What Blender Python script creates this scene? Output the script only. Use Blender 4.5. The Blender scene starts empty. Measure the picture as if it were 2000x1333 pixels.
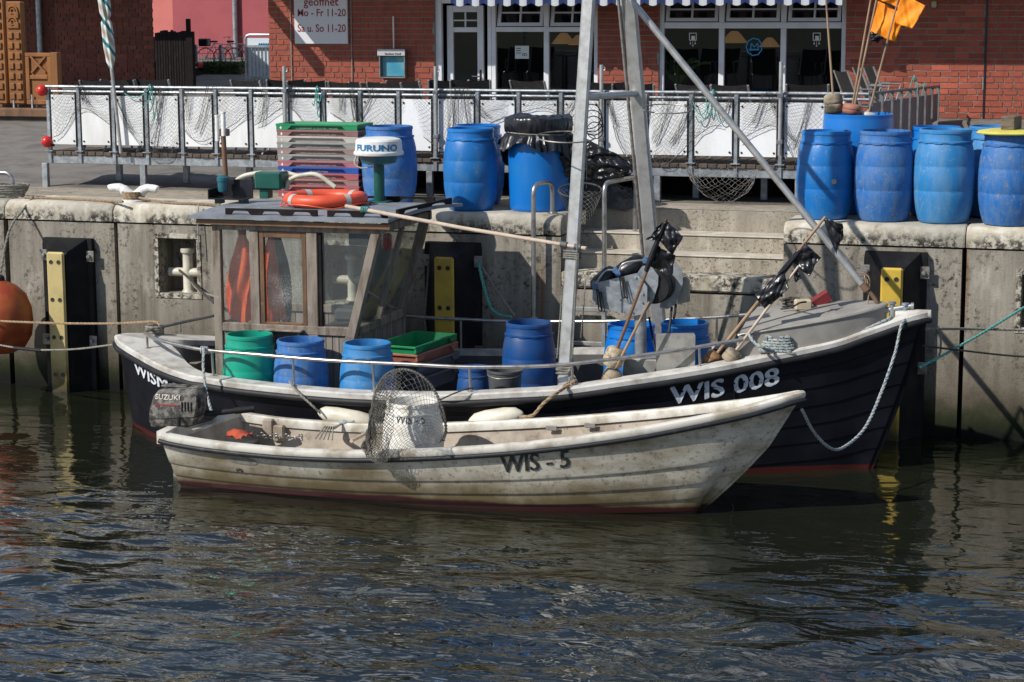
import bpy, math, random
import numpy as np
from mathutils import Vector, Matrix
R = math.radians
random.seed(7); rng = np.random.default_rng(7)
scene = bpy.context.scene
col = scene.collection

# ------------------------------------------------------------------ camera
CAM_F, CAM_H, CAM_D, CAM_YAW, CAM_ROLL = 4000.0, 4.2, 20.75, R(-17), .004
CAM_PITCH = math.atan(666.5 / CAM_F)
cam_loc = np.array([-CAM_D * math.sin(CAM_YAW), -CAM_D * math.cos(CAM_YAW), CAM_H])
_fw = np.array([math.sin(CAM_YAW) * math.cos(CAM_PITCH), math.cos(CAM_YAW) * math.cos(CAM_PITCH), -math.sin(CAM_PITCH)])
_rt0 = np.array([math.cos(CAM_YAW), -math.sin(CAM_YAW), 0.0]); _up0 = np.cross(_rt0, _fw)
_rt = _rt0 * math.cos(CAM_ROLL) - _up0 * math.sin(CAM_ROLL)
_up = _up0 * math.cos(CAM_ROLL) + _rt0 * math.sin(CAM_ROLL)
cam_data = bpy.data.cameras.new('camera')
cam = bpy.data.objects.new('camera', cam_data); col.objects.link(cam)
cam_data.sensor_width = 36; cam_data.lens = 36 * CAM_F / 2000.0
cam_data.clip_start = .1; cam_data.clip_end = 2000
M = Matrix.Identity(4)
for i in range(3):
    M[i][0] = _rt[i]; M[i][1] = _up[i]; M[i][2] = -_fw[i]; M[i][3] = cam_loc[i]
cam.matrix_world = M
scene.camera = cam

def P(px, py, X=None, Y=None, Z=None):
    """the point of the place that a measured photo position shows, on a known plane of the place"""
    d = _fw + _rt * (px - 1000) / CAM_F - _up * (py - 666.5) / CAM_F
    if X is not None: t = (X - cam_loc[0]) / d[0]
    elif Y is not None: t = (Y - cam_loc[1]) / d[1]
    else: t = (Z - cam_loc[2]) / d[2]
    return Vector((cam_loc + d * t).tolist())

# ------------------------------------------------------------------ sun and sky
SUN = Vector((.95, 1.0, -1.12)).normalized()
sun_el = math.asin(-SUN.z); sun_az = math.atan2(-SUN.x, -SUN.y)
sd = bpy.data.lights.new('sun', 'SUN'); sd.energy = 5.0; sd.angle = R(.53); sd.color = (1.0, .955, .88)
sun = bpy.data.objects.new('sun', sd); col.objects.link(sun)
sun.rotation_euler = SUN.to_track_quat('-Z', 'Y').to_euler(); sun.location = (-20, -20, 30)
world = bpy.data.worlds.new('World'); scene.world = world; world.use_nodes = True
nt = world.node_tree; nt.nodes.clear()
wo = nt.nodes.new('ShaderNodeOutputWorld'); bg = nt.nodes.new('ShaderNodeBackground')
sky = nt.nodes.new('ShaderNodeTexSky'); sky.sky_type = 'NISHITA'; sky.sun_disc = False
sky.sun_elevation = sun_el; sky.sun_rotation = sun_az
sky.air_density = 1.0; sky.dust_density = .25; sky.ozone_density = 4.0
tc = nt.nodes.new('ShaderNodeTexCoord'); mp = nt.nodes.new('ShaderNodeMapping'); mp.inputs['Scale'].default_value = (1.6, 1.6, 4.2)
cn = nt.nodes.new('ShaderNodeTexNoise'); cn.inputs['Scale'].default_value = 1.5; cn.inputs['Detail'].default_value = 9; cn.inputs['Roughness'].default_value = .58
cr = nt.nodes.new('ShaderNodeValToRGB'); cr.color_ramp.elements[0].position = .53; cr.color_ramp.elements[1].position = .70
mx = nt.nodes.new('ShaderNodeMix'); mx.data_type = 'RGBA'
nt.links.new(tc.outputs['Generated'], mp.inputs['Vector']); nt.links.new(mp.outputs[0], cn.inputs['Vector'])
nt.links.new(cn.outputs['Fac'], cr.inputs['Fac']); nt.links.new(cr.outputs['Color'], mx.inputs['Factor'])
nt.links.new(sky.outputs[0], mx.inputs['A']); mx.inputs['B'].default_value = (18.0, 18.4, 19.0, 1)
nt.links.new(mx.outputs['Result'], bg.inputs['Color']); bg.inputs['Strength'].default_value = .090
nt.links.new(bg.outputs[0], wo.inputs['Surface'])
scene.view_settings.view_transform = 'Standard'; scene.view_settings.look = 'None'
scene.view_settings.exposure = 0.0; scene.view_settings.gamma = 1.0
scene.view_settings.use_curve_mapping = False
scene.render.film_transparent = False
scene.cycles.max_bounces = 8; scene.cycles.transparent_max_bounces = 16
scene.cycles.use_denoising = True

# ------------------------------------------------------------------ materials
MATS = {}
def _n(nt, t, **k):
    n = nt.nodes.new(t)
    for a, b in k.items(): setattr(n, a, b)
    return n
def mat(name, c1, c2=None, scale=5, lo=.45, hi=.65, rough=.6, metal=0.0, bump=0.0, bscale=60, streak=None,
        c3=None, s3=30, lo3=.62, hi3=.68, var=0.0, rough2=None, spec=.5, coat=0.0, coords='Object', lowz=None, alpha=None):
    """layered weathered surface: base, broad wear, fine specks, per-object tone, low-lying stain"""
    if name in MATS: return MATS[name]
    m = bpy.data.materials.new(name); m.use_nodes = True; MATS[name] = m
    nt = m.node_tree; L = nt.links.new
    b = nt.nodes['Principled BSDF']
    b.inputs['Roughness'].default_value = rough; b.inputs['Metallic'].default_value = metal
    b.inputs['Specular IOR Level'].default_value = spec; b.inputs['Coat Weight'].default_value = coat
    tc = _n(nt, 'ShaderNodeTexCoord'); oi = _n(nt, 'ShaderNodeObjectInfo')
    if coords == 'World':
        g = _n(nt, 'ShaderNodeNewGeometry'); vec = g.outputs['Position']
    else:
        off = _n(nt, 'ShaderNodeVectorMath', operation='MULTIPLY_ADD')
        cmb = _n(nt, 'ShaderNodeCombineXYZ')
        for k in range(3): L(oi.outputs['Random'], cmb.inputs[k])
        off.inputs[1].default_value = (1, 1, 1)
        sc = _n(nt, 'ShaderNodeVectorMath', operation='SCALE'); sc.inputs['Scale'].default_value = 37.0
        L(cmb.outputs[0], sc.inputs[0]); L(tc.outputs['Object'], off.inputs[0]); L(sc.outputs[0], off.inputs[2]); vec = off.outputs[0]
    def noise(s, vz=1.0, det=8, rg=.6):
        mp = _n(nt, 'ShaderNodeMapping'); mp.inputs['Scale'].default_value = (1, 1, vz)
        no = _n(nt, 'ShaderNodeTexNoise'); no.inputs['Scale'].default_value = s; no.inputs['Detail'].default_value = det; no.inputs['Roughness'].default_value = rg
        L(vec, mp.inputs[0]); L(mp.outputs[0], no.inputs['Vector']); return no.outputs['Fac']
    def ramp(f, lo, hi):
        r = _n(nt, 'ShaderNodeMapRange'); r.inputs[1].default_value = lo; r.inputs[2].default_value = hi; L(f, r.inputs[0]); return r.outputs[0]
    def mixc(f, a, bb):
        x = _n(nt, 'ShaderNodeMix', data_type='RGBA')
        L(f, x.inputs['Factor'])
        for s, v in (('A', a), ('B', bb)):
            if isinstance(v, (tuple, list)): x.inputs[s].default_value = (*v, 1)
            else: L(v, x.inputs[s])
        return x.outputs['Result']
    cur = None
    if c2 is not None:
        f = ramp(noise(scale, streak if streak else 1.0), lo, hi); cur = mixc(f, c1, c2)
        if rough2 is not None:
            rr = _n(nt, 'ShaderNodeMapRange'); rr.inputs[3].default_value = rough; rr.inputs[4].default_value = rough2; L(f, rr.inputs[0]); L(rr.outputs[0], b.inputs['Roughness'])
    if c3 is not None:
        f3 = ramp(noise(s3 * .45, 1, 10, .80), lo3 - .02, hi3 - .02); cur = mixc(f3, cur if cur is not None else c1, c3)
    if lowz is not None:                       # weed and slime that grow up to a height above the water
        g = _n(nt, 'ShaderNodeNewGeometry'); sx = _n(nt, 'ShaderNodeSeparateXYZ'); L(g.outputs['Position'], sx.inputs[0])
        for (z0, z1, cc, *amp) in lowz:
            amp = amp[0] if amp else .5
            ad = _n(nt, 'ShaderNodeMath', operation='MULTIPLY_ADD'); L(noise(3.0), ad.inputs[0]); ad.inputs[1].default_value = amp
            sb = _n(nt, 'ShaderNodeMath', operation='ADD'); L(sx.outputs['Z'], ad.inputs[2]); L(ad.outputs[0], sb.inputs[0]); sb.inputs[1].default_value = -amp / 2
            cur = mixc(ramp(sb.outputs[0], z1, z0), cur if cur is not None else c1, cc)
    if var:
        hs = _n(nt, 'ShaderNodeHueSaturation')
        mr = _n(nt, 'ShaderNodeMapRange'); mr.inputs[3].default_value = 1 - var; mr.inputs[4].default_value = 1 + var; L(oi.outputs['Random'], mr.inputs[0]); L(mr.outputs[0], hs.inputs['Value'])
        if cur is None: hs.inputs['Color'].default_value = (*c1, 1)
        else: L(cur, hs.inputs['Color'])
        cur = hs.outputs[0]
    if cur is None: b.inputs['Base Color'].default_value = (*c1, 1)
    else: L(cur, b.inputs['Base Color'])
    if bump:
        bp = _n(nt, 'ShaderNodeBump'); bp.inputs['Strength'].default_value = bump; bp.inputs['Distance'].default_value = .01
        L(noise(bscale, 1, 6), bp.inputs['Height']); L(bp.outputs[0], b.inputs['Normal'])
    return m

def glass_mat(name, tint=(.9, .95, .95), dust=.0, rough=.0):
    if name in MATS: return MATS[name]
    m = bpy.data.materials.new(name); m.use_nodes = True; MATS[name] = m
    nt = m.node_tree; L = nt.links.new; nt.nodes.remove(nt.nodes['Principled BSDF'])
    out = nt.nodes['Material Output']
    tr = _n(nt, 'ShaderNodeBsdfTransparent'); tr.inputs[0].default_value = (*tint, 1)
    gl = _n(nt, 'ShaderNodeBsdfGlossy'); gl.inputs['Roughness'].default_value = rough
    fr = _n(nt, 'ShaderNodeLayerWeight'); fr.inputs['Blend'].default_value = .5
    p4 = _n(nt, 'ShaderNodeMath', operation='POWER'); L(fr.outputs['Facing'], p4.inputs[0]); p4.inputs[1].default_value = 4.0
    fm = _n(nt, 'ShaderNodeMath', operation='MULTIPLY_ADD'); L(p4.outputs[0], fm.inputs[0]); fm.inputs[1].default_value = .7; fm.inputs[2].default_value = .055
    mx = _n(nt, 'ShaderNodeMixShader'); L(fm.outputs[0], mx.inputs[0]); L(tr.outputs[0], mx.inputs[1]); L(gl.outputs[0], mx.inputs[2])
    last = mx.outputs[0]
    if dust:
        tc = _n(nt, 'ShaderNodeTexCoord')
        n1 = _n(nt, 'ShaderNodeTexNoise'); n1.inputs['Scale'].default_value = 150; n1.inputs['Detail'].default_value = 6; L(tc.outputs['Object'], n1.inputs['Vector'])
        n2 = _n(nt, 'ShaderNodeTexNoise'); n2.inputs['Scale'].default_value = 2.2; n2.inputs['Detail'].default_value = 2; L(tc.outputs['Object'], n2.inputs['Vector'])
        ml = _n(nt, 'ShaderNodeMath', operation='MULTIPLY'); L(n1.outputs['Fac'], ml.inputs[0]); L(n2.outputs['Fac'], ml.inputs[1])
        mr = _n(nt, 'ShaderNodeMapRange'); mr.inputs[1].default_value = .40; mr.inputs[2].default_value = .425; L(ml.outputs[0], mr.inputs[0])
        ad = _n(nt, 'ShaderNodeMath', operation='MULTIPLY_ADD'); L(mr.outputs[0], ad.inputs[0]); ad.inputs[1].default_value = .6; ad.inputs[2].default_value = dust
        df = _n(nt, 'ShaderNodeBsdfDiffuse'); df.inputs[0].default_value = (.5, .5, .47, 1)
        m2 = _n(nt, 'ShaderNodeMixShader'); L(ad.outputs[0], m2.inputs[0]); L(last, m2.inputs[1]); L(df.outputs[0], m2.inputs[2]); last = m2.outputs[0]
    L(last, out.inputs['Surface'])
    return m

# ------------------------------------------------------------------ mesh builder
class MB:
    def __init__(s): s.v = []; s.f = []; s.mi = []; s.cur = 0
    def add(s, vs, fs):
        o = len(s.v); s.v.extend([tuple(map(float, p)) for p in vs])
        for f in fs: s.f.append(tuple(i + o for i in f)); s.mi.append(s.cur)
        return s
    def box(s, c, d, bev=0.0, rot=None):
        hx, hy, hz = d[0] / 2, d[1] / 2, d[2] / 2
        b = min(bev, hx * .9, hy * .9, hz * .9)
        if b <= 0:
            vs = [(x, y, z) for x in (-hx, hx) for y in (-hy, hy) for z in (-hz, hz)]
            fs = [(0, 1, 3, 2), (4, 6, 7, 5), (0, 4, 5, 1), (2, 3, 7, 6), (0, 2, 6, 4), (1, 5, 7, 3)]
        else:
            vs = []; idx = {}
            for sx in (-1, 1):
                for sy in (-1, 1):
                    for sz in (-1, 1):
                        for a in range(3):
                            p = [sx * (hx - b), sy * (hy - b), sz * (hz - b)]
                            p[a] = (sx * hx, sy * hy, sz * hz)[a]
                            idx[(sx, sy, sz, a)] = len(vs); vs.append(tuple(p))
            fs = []
            for a in range(3):
                o1, o2 = [(1, 2), (2, 0), (0, 1)][a]
                for sg in (-1, 1):
                    q = []
                    for (u, w) in ((-1, -1), (1, -1), (1, 1), (-1, 1)):
                        k = [0, 0, 0]; k[a] = sg; k[o1] = u; k[o2] = w; q.append(idx[(*k, a)])
                    fs.append(tuple(q if sg > 0 else q[::-1]))
            for a in range(3):
                o1, o2 = [(1, 2), (2, 0), (0, 1)][a]
                for u in (-1, 1):
                    for w in (-1, 1):
                        k1 = [0, 0, 0]; k1[a] = -1; k1[o1] = u; k1[o2] = w
                        k2 = list(k1); k2[a] = 1
                        q = [idx[(*k1, o1)], idx[(*k2, o1)], idx[(*k2, o2)], idx[(*k1, o2)]]
                        fs.append(tuple(q if u * w < 0 else q[::-1]))
            for sx in (-1, 1):
                for sy in (-1, 1):
                    for sz in (-1, 1):
                        t = [idx[(sx, sy, sz, a)] for a in range(3)]
                        fs.append(tuple(t if sx * sy * sz > 0 else t[::-1]))
        if rot is not None: vs = [tuple(rot @ Vector(p)) for p in vs]
        return s.add([(p[0] + c[0], p[1] + c[1], p[2] + c[2]) for p in vs], fs)
    def bb(s, x0, x1, y0, y1, z0, z1, bev=0.0):
        return s.box(((x0 + x1) / 2, (y0 + y1) / 2, (z0 + z1) / 2), (abs(x1 - x0), abs(y1 - y0), abs(z1 - z0)), bev)
    def beam(s, a, b, w, h, up=(0, 0, 1), bev=0.0):
        a = Vector(a); b = Vector(b); d = b - a; l = d.length; d.normalize()
        u = Vector(up); x = d.cross(u)
        if x.length < 1e-4: x = d.cross(Vector((1, 0, 0)))
        x.normalize(); z = x.cross(d)
        rot = Matrix((x, d, z)).transposed()
        return s.box((a + b) / 2, (w, l, h), bev, rot)
    def tube(s, pts, r, n=8, closed=False, caps=True):
        pts = [Vector(p) for p in pts]; k = len(pts)
        rs = r if isinstance(r, (list, tuple)) else [r] * k
        tang = []
        for i in range(k):
            a = pts[(i - 1) % k] if (closed or i > 0) else pts[i]
            b = pts[(i + 1) % k] if (closed or i < k - 1) else pts[i]
            t = b - a
            tang.append(t.normalized() if t.length > 1e-9 else Vector((0, 0, 1)))
        t = tang[0]; nv = t.cross(Vector((0, 0, 1)))
        if nv.length < 1e-3: nv = t.cross(Vector((1, 0, 0)))
        nv.normalize(); vs = []
        for i in range(k):
            t = tang[i]; nv = nv - t * nv.dot(t)
            if nv.length < 1e-6: nv = t.orthogonal()
            nv.normalize(); bi = t.cross(nv)
            for j in range(n):
                a = 2 * math.pi * j / n
                vs.append(pts[i] + (nv * math.cos(a) + bi * math.sin(a)) * rs[i])
        fs = []
        for i in range(k if closed else k - 1):
            i2 = (i + 1) % k
            for j in range(n):
                j2 = (j + 1) % n
                fs.append((i * n + j, i * n + j2, i2 * n + j2, i2 * n + j))
        if caps and not closed:
            fs.append(tuple(range(n))[::-1]); fs.append(tuple((k - 1) * n + j for j in range(n)))
        return s.add(vs, fs)
    def cyl(s, a, b, r, n=16, r2=None): return s.tube([a, b], [r, r if r2 is None else r2], n)
    def lathe(s, prof, n=32, c=(0, 0, 0), axis='z', wob=None):
        vs = []; fs = []
        for i, (r, z) in enumerate(prof):
            for j in range(n):
                a = 2 * math.pi * j / n; rr = r * (1 + (wob(a, z) if wob else 0))
                p = (rr * math.cos(a), rr * math.sin(a), z)
                if axis == 'y': p = (p[0], p[2], p[1])
                elif axis == 'x': p = (p[2], p[0], p[1])
                vs.append((p[0] + c[0], p[1] + c[1], p[2] + c[2]))
        for i in range(len(prof) - 1):
            for j in range(n):
                j2 = (j + 1) % n; q = (i * n + j, i * n + j2, (i + 1) * n + j2, (i + 1) * n + j)
                fs.append(q[::-1] if axis == 'y' else q)
        return s.add(vs, fs)
    def disc(s, c, r, n=24, axis='z'):
        vs = []
        for j in range(n):
            a = 2 * math.pi * j / n; x, y = r * math.cos(a), r * math.sin(a)
            vs.append({'z': (c[0] + x, c[1] + y, c[2]), 'y': (c[0] + x, c[1], c[2] + y), 'x': (c[0], c[1] + x, c[2] + y)}[axis])
        return s.add(vs, [tuple(range(n)) if axis != 'y' else tuple(range(n))[::-1]])
    def prism(s, pts, dvec):
        """closed outline pts (3-D, planar) pushed along dvec"""
        pts = [Vector(p) for p in pts]; d = Vector(dvec); n = len(pts)
        vs = pts + [p + d for p in pts]
        fs = [tuple(range(n))[::-1], tuple(range(n, 2 * n))] + [(i, (i + 1) % n, n + (i + 1) % n, n + i) for i in range(n)]
        return s.add(vs, fs)
    def grid(s, fn, nu, nv, cu=False):
        vs = [fn(i / (nu if cu else nu - 1), j / (nv - 1)) for i in range(nu) for j in range(nv)]
        fs = []
        for i in range(nu if cu else nu - 1):
            for j in range(nv - 1):
                i2 = (i + 1) % nu
                fs.append((i * nv + j, i2 * nv + j, i2 * nv + j + 1, i * nv + j + 1))
        return s.add(vs, fs)
    def ball(s, c, r, n=20, m=12, sc=(1, 1, 1)):
        return s.grid(lambda u, v: (c[0] + r * sc[0] * math.sin(math.pi * v) * math.cos(2 * math.pi * u), c[1] + r * sc[1] * math.sin(math.pi * v) * math.sin(2 * math.pi * u), c[2] - r * sc[2] * math.cos(math.pi * v)), n, m, True)
    def torus(s, c, Rr, r, n=40, m=12, nrm=(0, 0, 1), sz=1.0):
        z = Vector(nrm).normalized(); x = z.orthogonal().normalized(); y = z.cross(x); c = Vector(c)
        vs = []
        for i in range(n):
            a = 2 * math.pi * i / n; d = x * math.cos(a) + y * math.sin(a)
            for j in range(m):
                b = 2 * math.pi * j / m
                vs.append(c + d * (Rr + r * math.cos(b)) + z * r * sz * math.sin(b))
        fs = [(i * m + j, ((i + 1) % n) * m + j, ((i + 1) % n) * m + (j + 1) % m, i * m + (j + 1) % m) for i in range(n) for j in range(m)]
        return s.add(vs, fs)
    def sweep(s, path, prof, side, closed_prof=True):
        """profile [(outward, up)] carried along path; side[i] = outward direction"""
        k = len(prof); vs = []
        for p, d in zip(path, side):
            p = Vector(p); d = Vector(d)
            for (o, z) in prof: vs.append(p + d * o + Vector((0, 0, z)))
        fs = []
        for i in range(len(path) - 1):
            for j in range(k if closed_prof else k - 1):
                j2 = (j + 1) % k
                fs.append((i * k + j, (i + 1) * k + j, (i + 1) * k + j2, i * k + j2))
        if closed_prof: fs.append(tuple(range(k))); fs.append(tuple((len(path) - 1) * k + j for j in range(k))[::-1])
        return s.add(vs, fs)
    def mesh(s, name, mats, smooth=35):
        me = bpy.data.meshes.new(name); me.from_pydata(s.v, [], s.f)
        for m in (mats if isinstance(mats, (list, tuple)) else [mats]): me.materials.append(m)
        if any(s.mi): me.polygons.foreach_set('material_index', s.mi)
        me.validate()
        if smooth:
            me.polygons.foreach_set('use_smooth', [True] * len(me.polygons)); me.set_sharp_from_angle(angle=R(smooth))
        me.update(); return me
    def build(s, name, mats, parent=None, smooth=35, local=False):
        """world-space verts (or local=True: verts given in the parent's frame)"""
        if parent is not None and not local:
            o = wloc(parent); s.v = [(p[0] - o[0], p[1] - o[1], p[2] - o[2]) for p in s.v]
        ob = bpy.data.objects.new(name, s.mesh(name, mats, smooth)); col.objects.link(ob)
        if parent is not None: ob.parent = parent
        return ob

def wloc(o):
    v = Vector(o.location)
    while o.parent is not None: o = o.parent; v += o.location
    return v
def empty(name, loc, label=None, cat=None, group=None, rz=0.0):
    o = bpy.data.objects.new(name, None); col.objects.link(o); o.location = loc; o.rotation_euler = (0, 0, rz); o.empty_display_size = .1
    if label: tag(o, label, cat, group)
    return o
def tag(o, label=None, cat=None, group=None, kind=None):
    if label: o['label'] = label
    if cat: o['category'] = cat
    if group: o['group'] = group
    if kind: o['kind'] = kind
    return o
def recentre(o, p):
    """move a one-mesh thing's origin to its base"""
    p = Vector(p); o.data.transform(Matrix.Translation(-p)); o.location = p; return o
def single(mb, name, mats, label, cat, group=None, base=None, smooth=35):
    o = mb.build(name, mats, None, smooth)
    if base is None:
        vs = np.array(mb.v); base = ((vs[:, 0].min() + vs[:, 0].max()) / 2, (vs[:, 1].min() + vs[:, 1].max()) / 2, vs[:, 2].min())
    recentre(o, base); return tag(o, label, cat, group)
def dup(o, loc=None, rz=None, parent=None, label=None, group=None, scale=None):
    c = o.copy(); col.objects.link(c); c.parent = parent
    if loc is not None: c.location = loc
    if rz is not None: c.rotation_euler = (0, 0, rz)
    if scale is not None: c.scale = scale
    if label: c['label'] = label
    if group: c['group'] = group
    for ch in list(o.children): dup(ch, parent=c)
    return c

def spline(pts, n=8, closed=False):
    pts = [Vector(p) for p in pts]; k = len(pts); out = []
    for i in range(k if closed else k - 1):
        p0 = pts[(i - 1) % k] if (closed or i > 0) else pts[i] * 2 - pts[i + 1]
        p1 = pts[i]; p2 = pts[(i + 1) % k]
        p3 = pts[(i + 2) % k] if (closed or i < k - 2) else p2 * 2 - p1
        for j in range(n):
            t = j / n
            out.append(.5 * ((2 * p1) + (p2 - p0) * t + (2 * p0 - 5 * p1 + 4 * p2 - p3) * t * t + (3 * p1 - p0 - 3 * p2 + p3) * t ** 3))
    if not closed: out.append(pts[-1])
    return out
def bend(pts, r=.06, n=5):
    """polyline with rounded corners"""
    pts = [Vector(p) for p in pts]; out = [pts[0]]
    for i in range(1, len(pts) - 1):
        a = (pts[i - 1] - pts[i]); b = (pts[i + 1] - pts[i]); q = min(r, a.length * .45, b.length * .45)
        A = pts[i] + a.normalized() * q; B = pts[i] + b.normalized() * q
        for j in range(n + 1):
            t = j / n; out.append(A * (1 - t) ** 2 + pts[i] * 2 * t * (1 - t) + B * t * t)
    out.append(pts[-1]); return out
def resample(pts, step):
    out = [pts[0]]; acc = 0
    for a, b in zip(pts, pts[1:]):
        l = (b - a).length; d = step - acc
        while d < l: out.append(a + (b - a) * (d / l)); d += step
        acc = (acc + l) % step if l + acc >= step else acc + l
    out.append(pts[-1]); return out
def rope(mb, pts, r, n=6, strands=3, sp=10):
    """laid rope: twisted strands along a smooth path"""
    path = spline(pts, sp) if len(pts) > 2 else [Vector(pts[0]), Vector(pts[1])]
    path = resample(path, r * 1.6)
    if len(path) < 3: path = [path[0], (path[0] + path[-1]) / 2, path[-1]]
    if len(path) > 700 or strands < 2: mb.tube(path if len(path) < 700 else resample(path, .02), r, 6); return mb
    for k in range(strands):
        t = (path[1] - path[0]).normalized(); nv = t.orthogonal().normalized(); q = []
        for i, p in enumerate(path):
            t = (path[min(i + 1, len(path) - 1)] - path[max(i - 1, 0)]).normalized()
            nv = (nv - t * nv.dot(t)); nv.normalize(); bi = t.cross(nv); a = i * .9 + k * 2 * math.pi / strands
            q.append(p + (nv * math.cos(a) + bi * math.sin(a)) * r * .5)
        mb.tube(q, r * .56, 5)
    return mb
def sag(a, b, d, n=6):
    a = Vector(a); b = Vector(b)
    return [a.lerp(b, i / n) - Vector((0, 0, d * 4 * (i / n) * (1 - i / n))) for i in range(n + 1)]
def strand(mb, a, b, r):
    a = Vector(a); b = Vector(b); t = b - a
    if t.length < 1e-5: return
    t.normalize(); x = t.orthogonal().normalized() * r; y = t.cross(x)
    q = [x, x * -.5 + y * .87, x * -.5 - y * .87]
    mb.add([a + k for k in q] + [b + k for k in q], [(0, 1, 4, 3), (1, 2, 5, 4), (2, 0, 3, 5)])
def net(mb, fn, nu, nv, r=.0016, skip=0.0, cu=False):
    """knotted diamond mesh over a surface fn(u,v)"""
    g = [[fn(i / nu, j / nv) for j in range(nv + 1)] for i in range(nu + 1)]
    for i in range(nu):
        for j in range(nv):
            if random.random() < skip: continue
            if (i + j) % 2 == 0: strand(mb, g[i][j], g[i + 1][j + 1], r)
            else: strand(mb, g[i][j + 1], g[i + 1][j], r)
    return mb
_tc = {}
def text_mb(s, size, depth=.002, bold=0.0, mapf=None, align='LEFT', xs=1.0, shear=0.0):
    """lettering as raised flat shapes; mapf(u, v, w) sets each vertex in the place"""
    cu = bpy.data.curves.new('lettering', 'FONT'); cu.body = s; cu.size = size; cu.extrude = depth; cu.offset = bold * size; cu.align_x = align; cu.resolution_u = 3; cu.shear = shear
    ob = bpy.data.objects.new('lettering', cu); col.objects.link(ob)
    me = bpy.data.meshes.new_from_object(ob)
    mb = MB(); mb.add([mapf(v.co.x * xs, v.co.y, v.co.z) for v in me.vertices], [tuple(p.vertices) for p in me.polygons])
    bpy.data.objects.remove(ob); bpy.data.curves.remove(cu); bpy.data.meshes.remove(me)
    return mb
def onplane(o, ux, uy, nrm):
    o = Vector(o); ux = Vector(ux); uy = Vector(uy); nrm = Vector(nrm)
    return lambda u, v, w: o + ux * u + uy * v + nrm * w
def fbm1(x, s=0):
    return sum(math.sin(x * f + s * 1.7 + f) / f for f in (1.0, 2.3, 4.1, 7.7, 13.1))
def hnoise(x, y, s=0):
    return (math.sin(x * 1.7 + y * 2.3 + s) + math.sin(x * 3.9 - y * 3.1 + s * 2.1) * .5 + math.sin(x * 7.3 + y * 6.1 + s * .7) * .27 + math.sin(x * 13.7 - y * 11.9 + s) * .15) / 1.9
def lerp(a, b, t): return a + (b - a) * t
def interp(x, xs, ys): return float(np.interp(x, xs, ys))
def smooth(a, b, x):
    t = min(1, max(0, (x - a) / (b - a))); return t * t * (3 - 2 * t)

def conc_mat(name, c1, c2, lich=(.03, .027, .022), lich_z=None, lich_t=(.50, .60), patch=(.42, .58), wet=True, rust=.5, bump=.5, fs=16, ps=2.0):
    """old concrete: run-down streaks, blotches, black lichen, rust runs, weed line"""
    m = bpy.data.materials.new(name); m.use_nodes = True; MATS[name] = m; nt = m.node_tree; L = nt.links.new; b = nt.nodes['Principled BSDF']; b.inputs['Roughness'].default_value = .9; b.inputs['Specular IOR Level'].default_value = .25
    g = _n(nt, 'ShaderNodeNewGeometry'); sx = _n(nt, 'ShaderNodeSeparateXYZ'); L(g.outputs['Position'], sx.inputs[0])
    def noise(s, v=(1, 1, 1), det=6, rg=.6):
        mp = _n(nt, 'ShaderNodeMapping'); mp.inputs['Scale'].default_value = v; no = _n(nt, 'ShaderNodeTexNoise'); no.inputs['Scale'].default_value = s; no.inputs['Detail'].default_value = det; no.inputs['Roughness'].default_value = rg
        L(g.outputs['Position'], mp.inputs[0]); L(mp.outputs[0], no.inputs['Vector']); return no.outputs['Fac']
    def ramp(f, lo, hi, a=0.0, c=1.0):
        r = _n(nt, 'ShaderNodeMapRange'); r.inputs[1].default_value = lo; r.inputs[2].default_value = hi; r.inputs[3].default_value = a; r.inputs[4].default_value = c; L(f, r.inputs[0]); return r.outputs[0]
    def mul(a, c):
        x = _n(nt, 'ShaderNodeMath', operation='MULTIPLY'); L(a, x.inputs[0])
        if isinstance(c, float): x.inputs[1].default_value = c
        else: L(c, x.inputs[1])
        return x.outputs[0]
    def mixc(f, a, c):
        x = _n(nt, 'ShaderNodeMix', data_type='RGBA'); L(f, x.inputs['Factor'])
        for s, v in (('A', a), ('B', c)):
            if isinstance(v, (tuple, list)): x.inputs[s].default_value = (*v, 1)
            else: L(v, x.inputs[s])
        return x.outputs['Result']
    fine = noise(fs, det=11, rg=.78); streak = noise(1.0, (6.5, 6.5, .42), 7, .62); big = noise(1.1, det=5)
    cur = mixc(ramp(streak, .36, .66), c1, c2)
    cur = mixc(mul(ramp(big, .42, .66), .65), cur, tuple(x * .62 for x in c1))
    cur = mixc(mul(ramp(noise(3.0, (1, 1, .5), 4), .58, .70), .55), cur, tuple(min(.75, x * 1.45) for x in c1))
    lm = mul(ramp(fine, *lich_t), ramp(noise(ps, (1.6, 1.6, .8), 5), *patch))
    if lich_z: lm = mul(lm, ramp(sx.outputs['Z'], *lich_z))
    cur = mixc(lm, cur, lich)
    cur = mixc(mul(ramp(fine, .60, .68), .8), cur, tuple(x * .25 for x in c1))
    if rust: cur = mixc(mul(ramp(noise(1.0, (5.0, 5.0, .25), 3), .66, .74), rust), cur, (.20, .075, .022))
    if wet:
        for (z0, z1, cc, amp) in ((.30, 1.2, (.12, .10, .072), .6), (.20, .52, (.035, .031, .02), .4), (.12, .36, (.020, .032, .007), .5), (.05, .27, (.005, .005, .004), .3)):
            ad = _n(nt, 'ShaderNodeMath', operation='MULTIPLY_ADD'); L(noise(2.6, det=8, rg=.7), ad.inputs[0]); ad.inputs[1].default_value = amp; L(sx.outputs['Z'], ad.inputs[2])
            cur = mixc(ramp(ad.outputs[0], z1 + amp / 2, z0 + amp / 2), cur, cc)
    L(cur, b.inputs['Base Color'])
    bp = _n(nt, 'ShaderNodeBump'); bp.inputs['Strength'].default_value = bump; bp.inputs['Distance'].default_value = .012; L(noise(45, det=8, rg=.7), bp.inputs['Height']); L(bp.outputs[0], b.inputs['Normal'])
    return m
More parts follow.
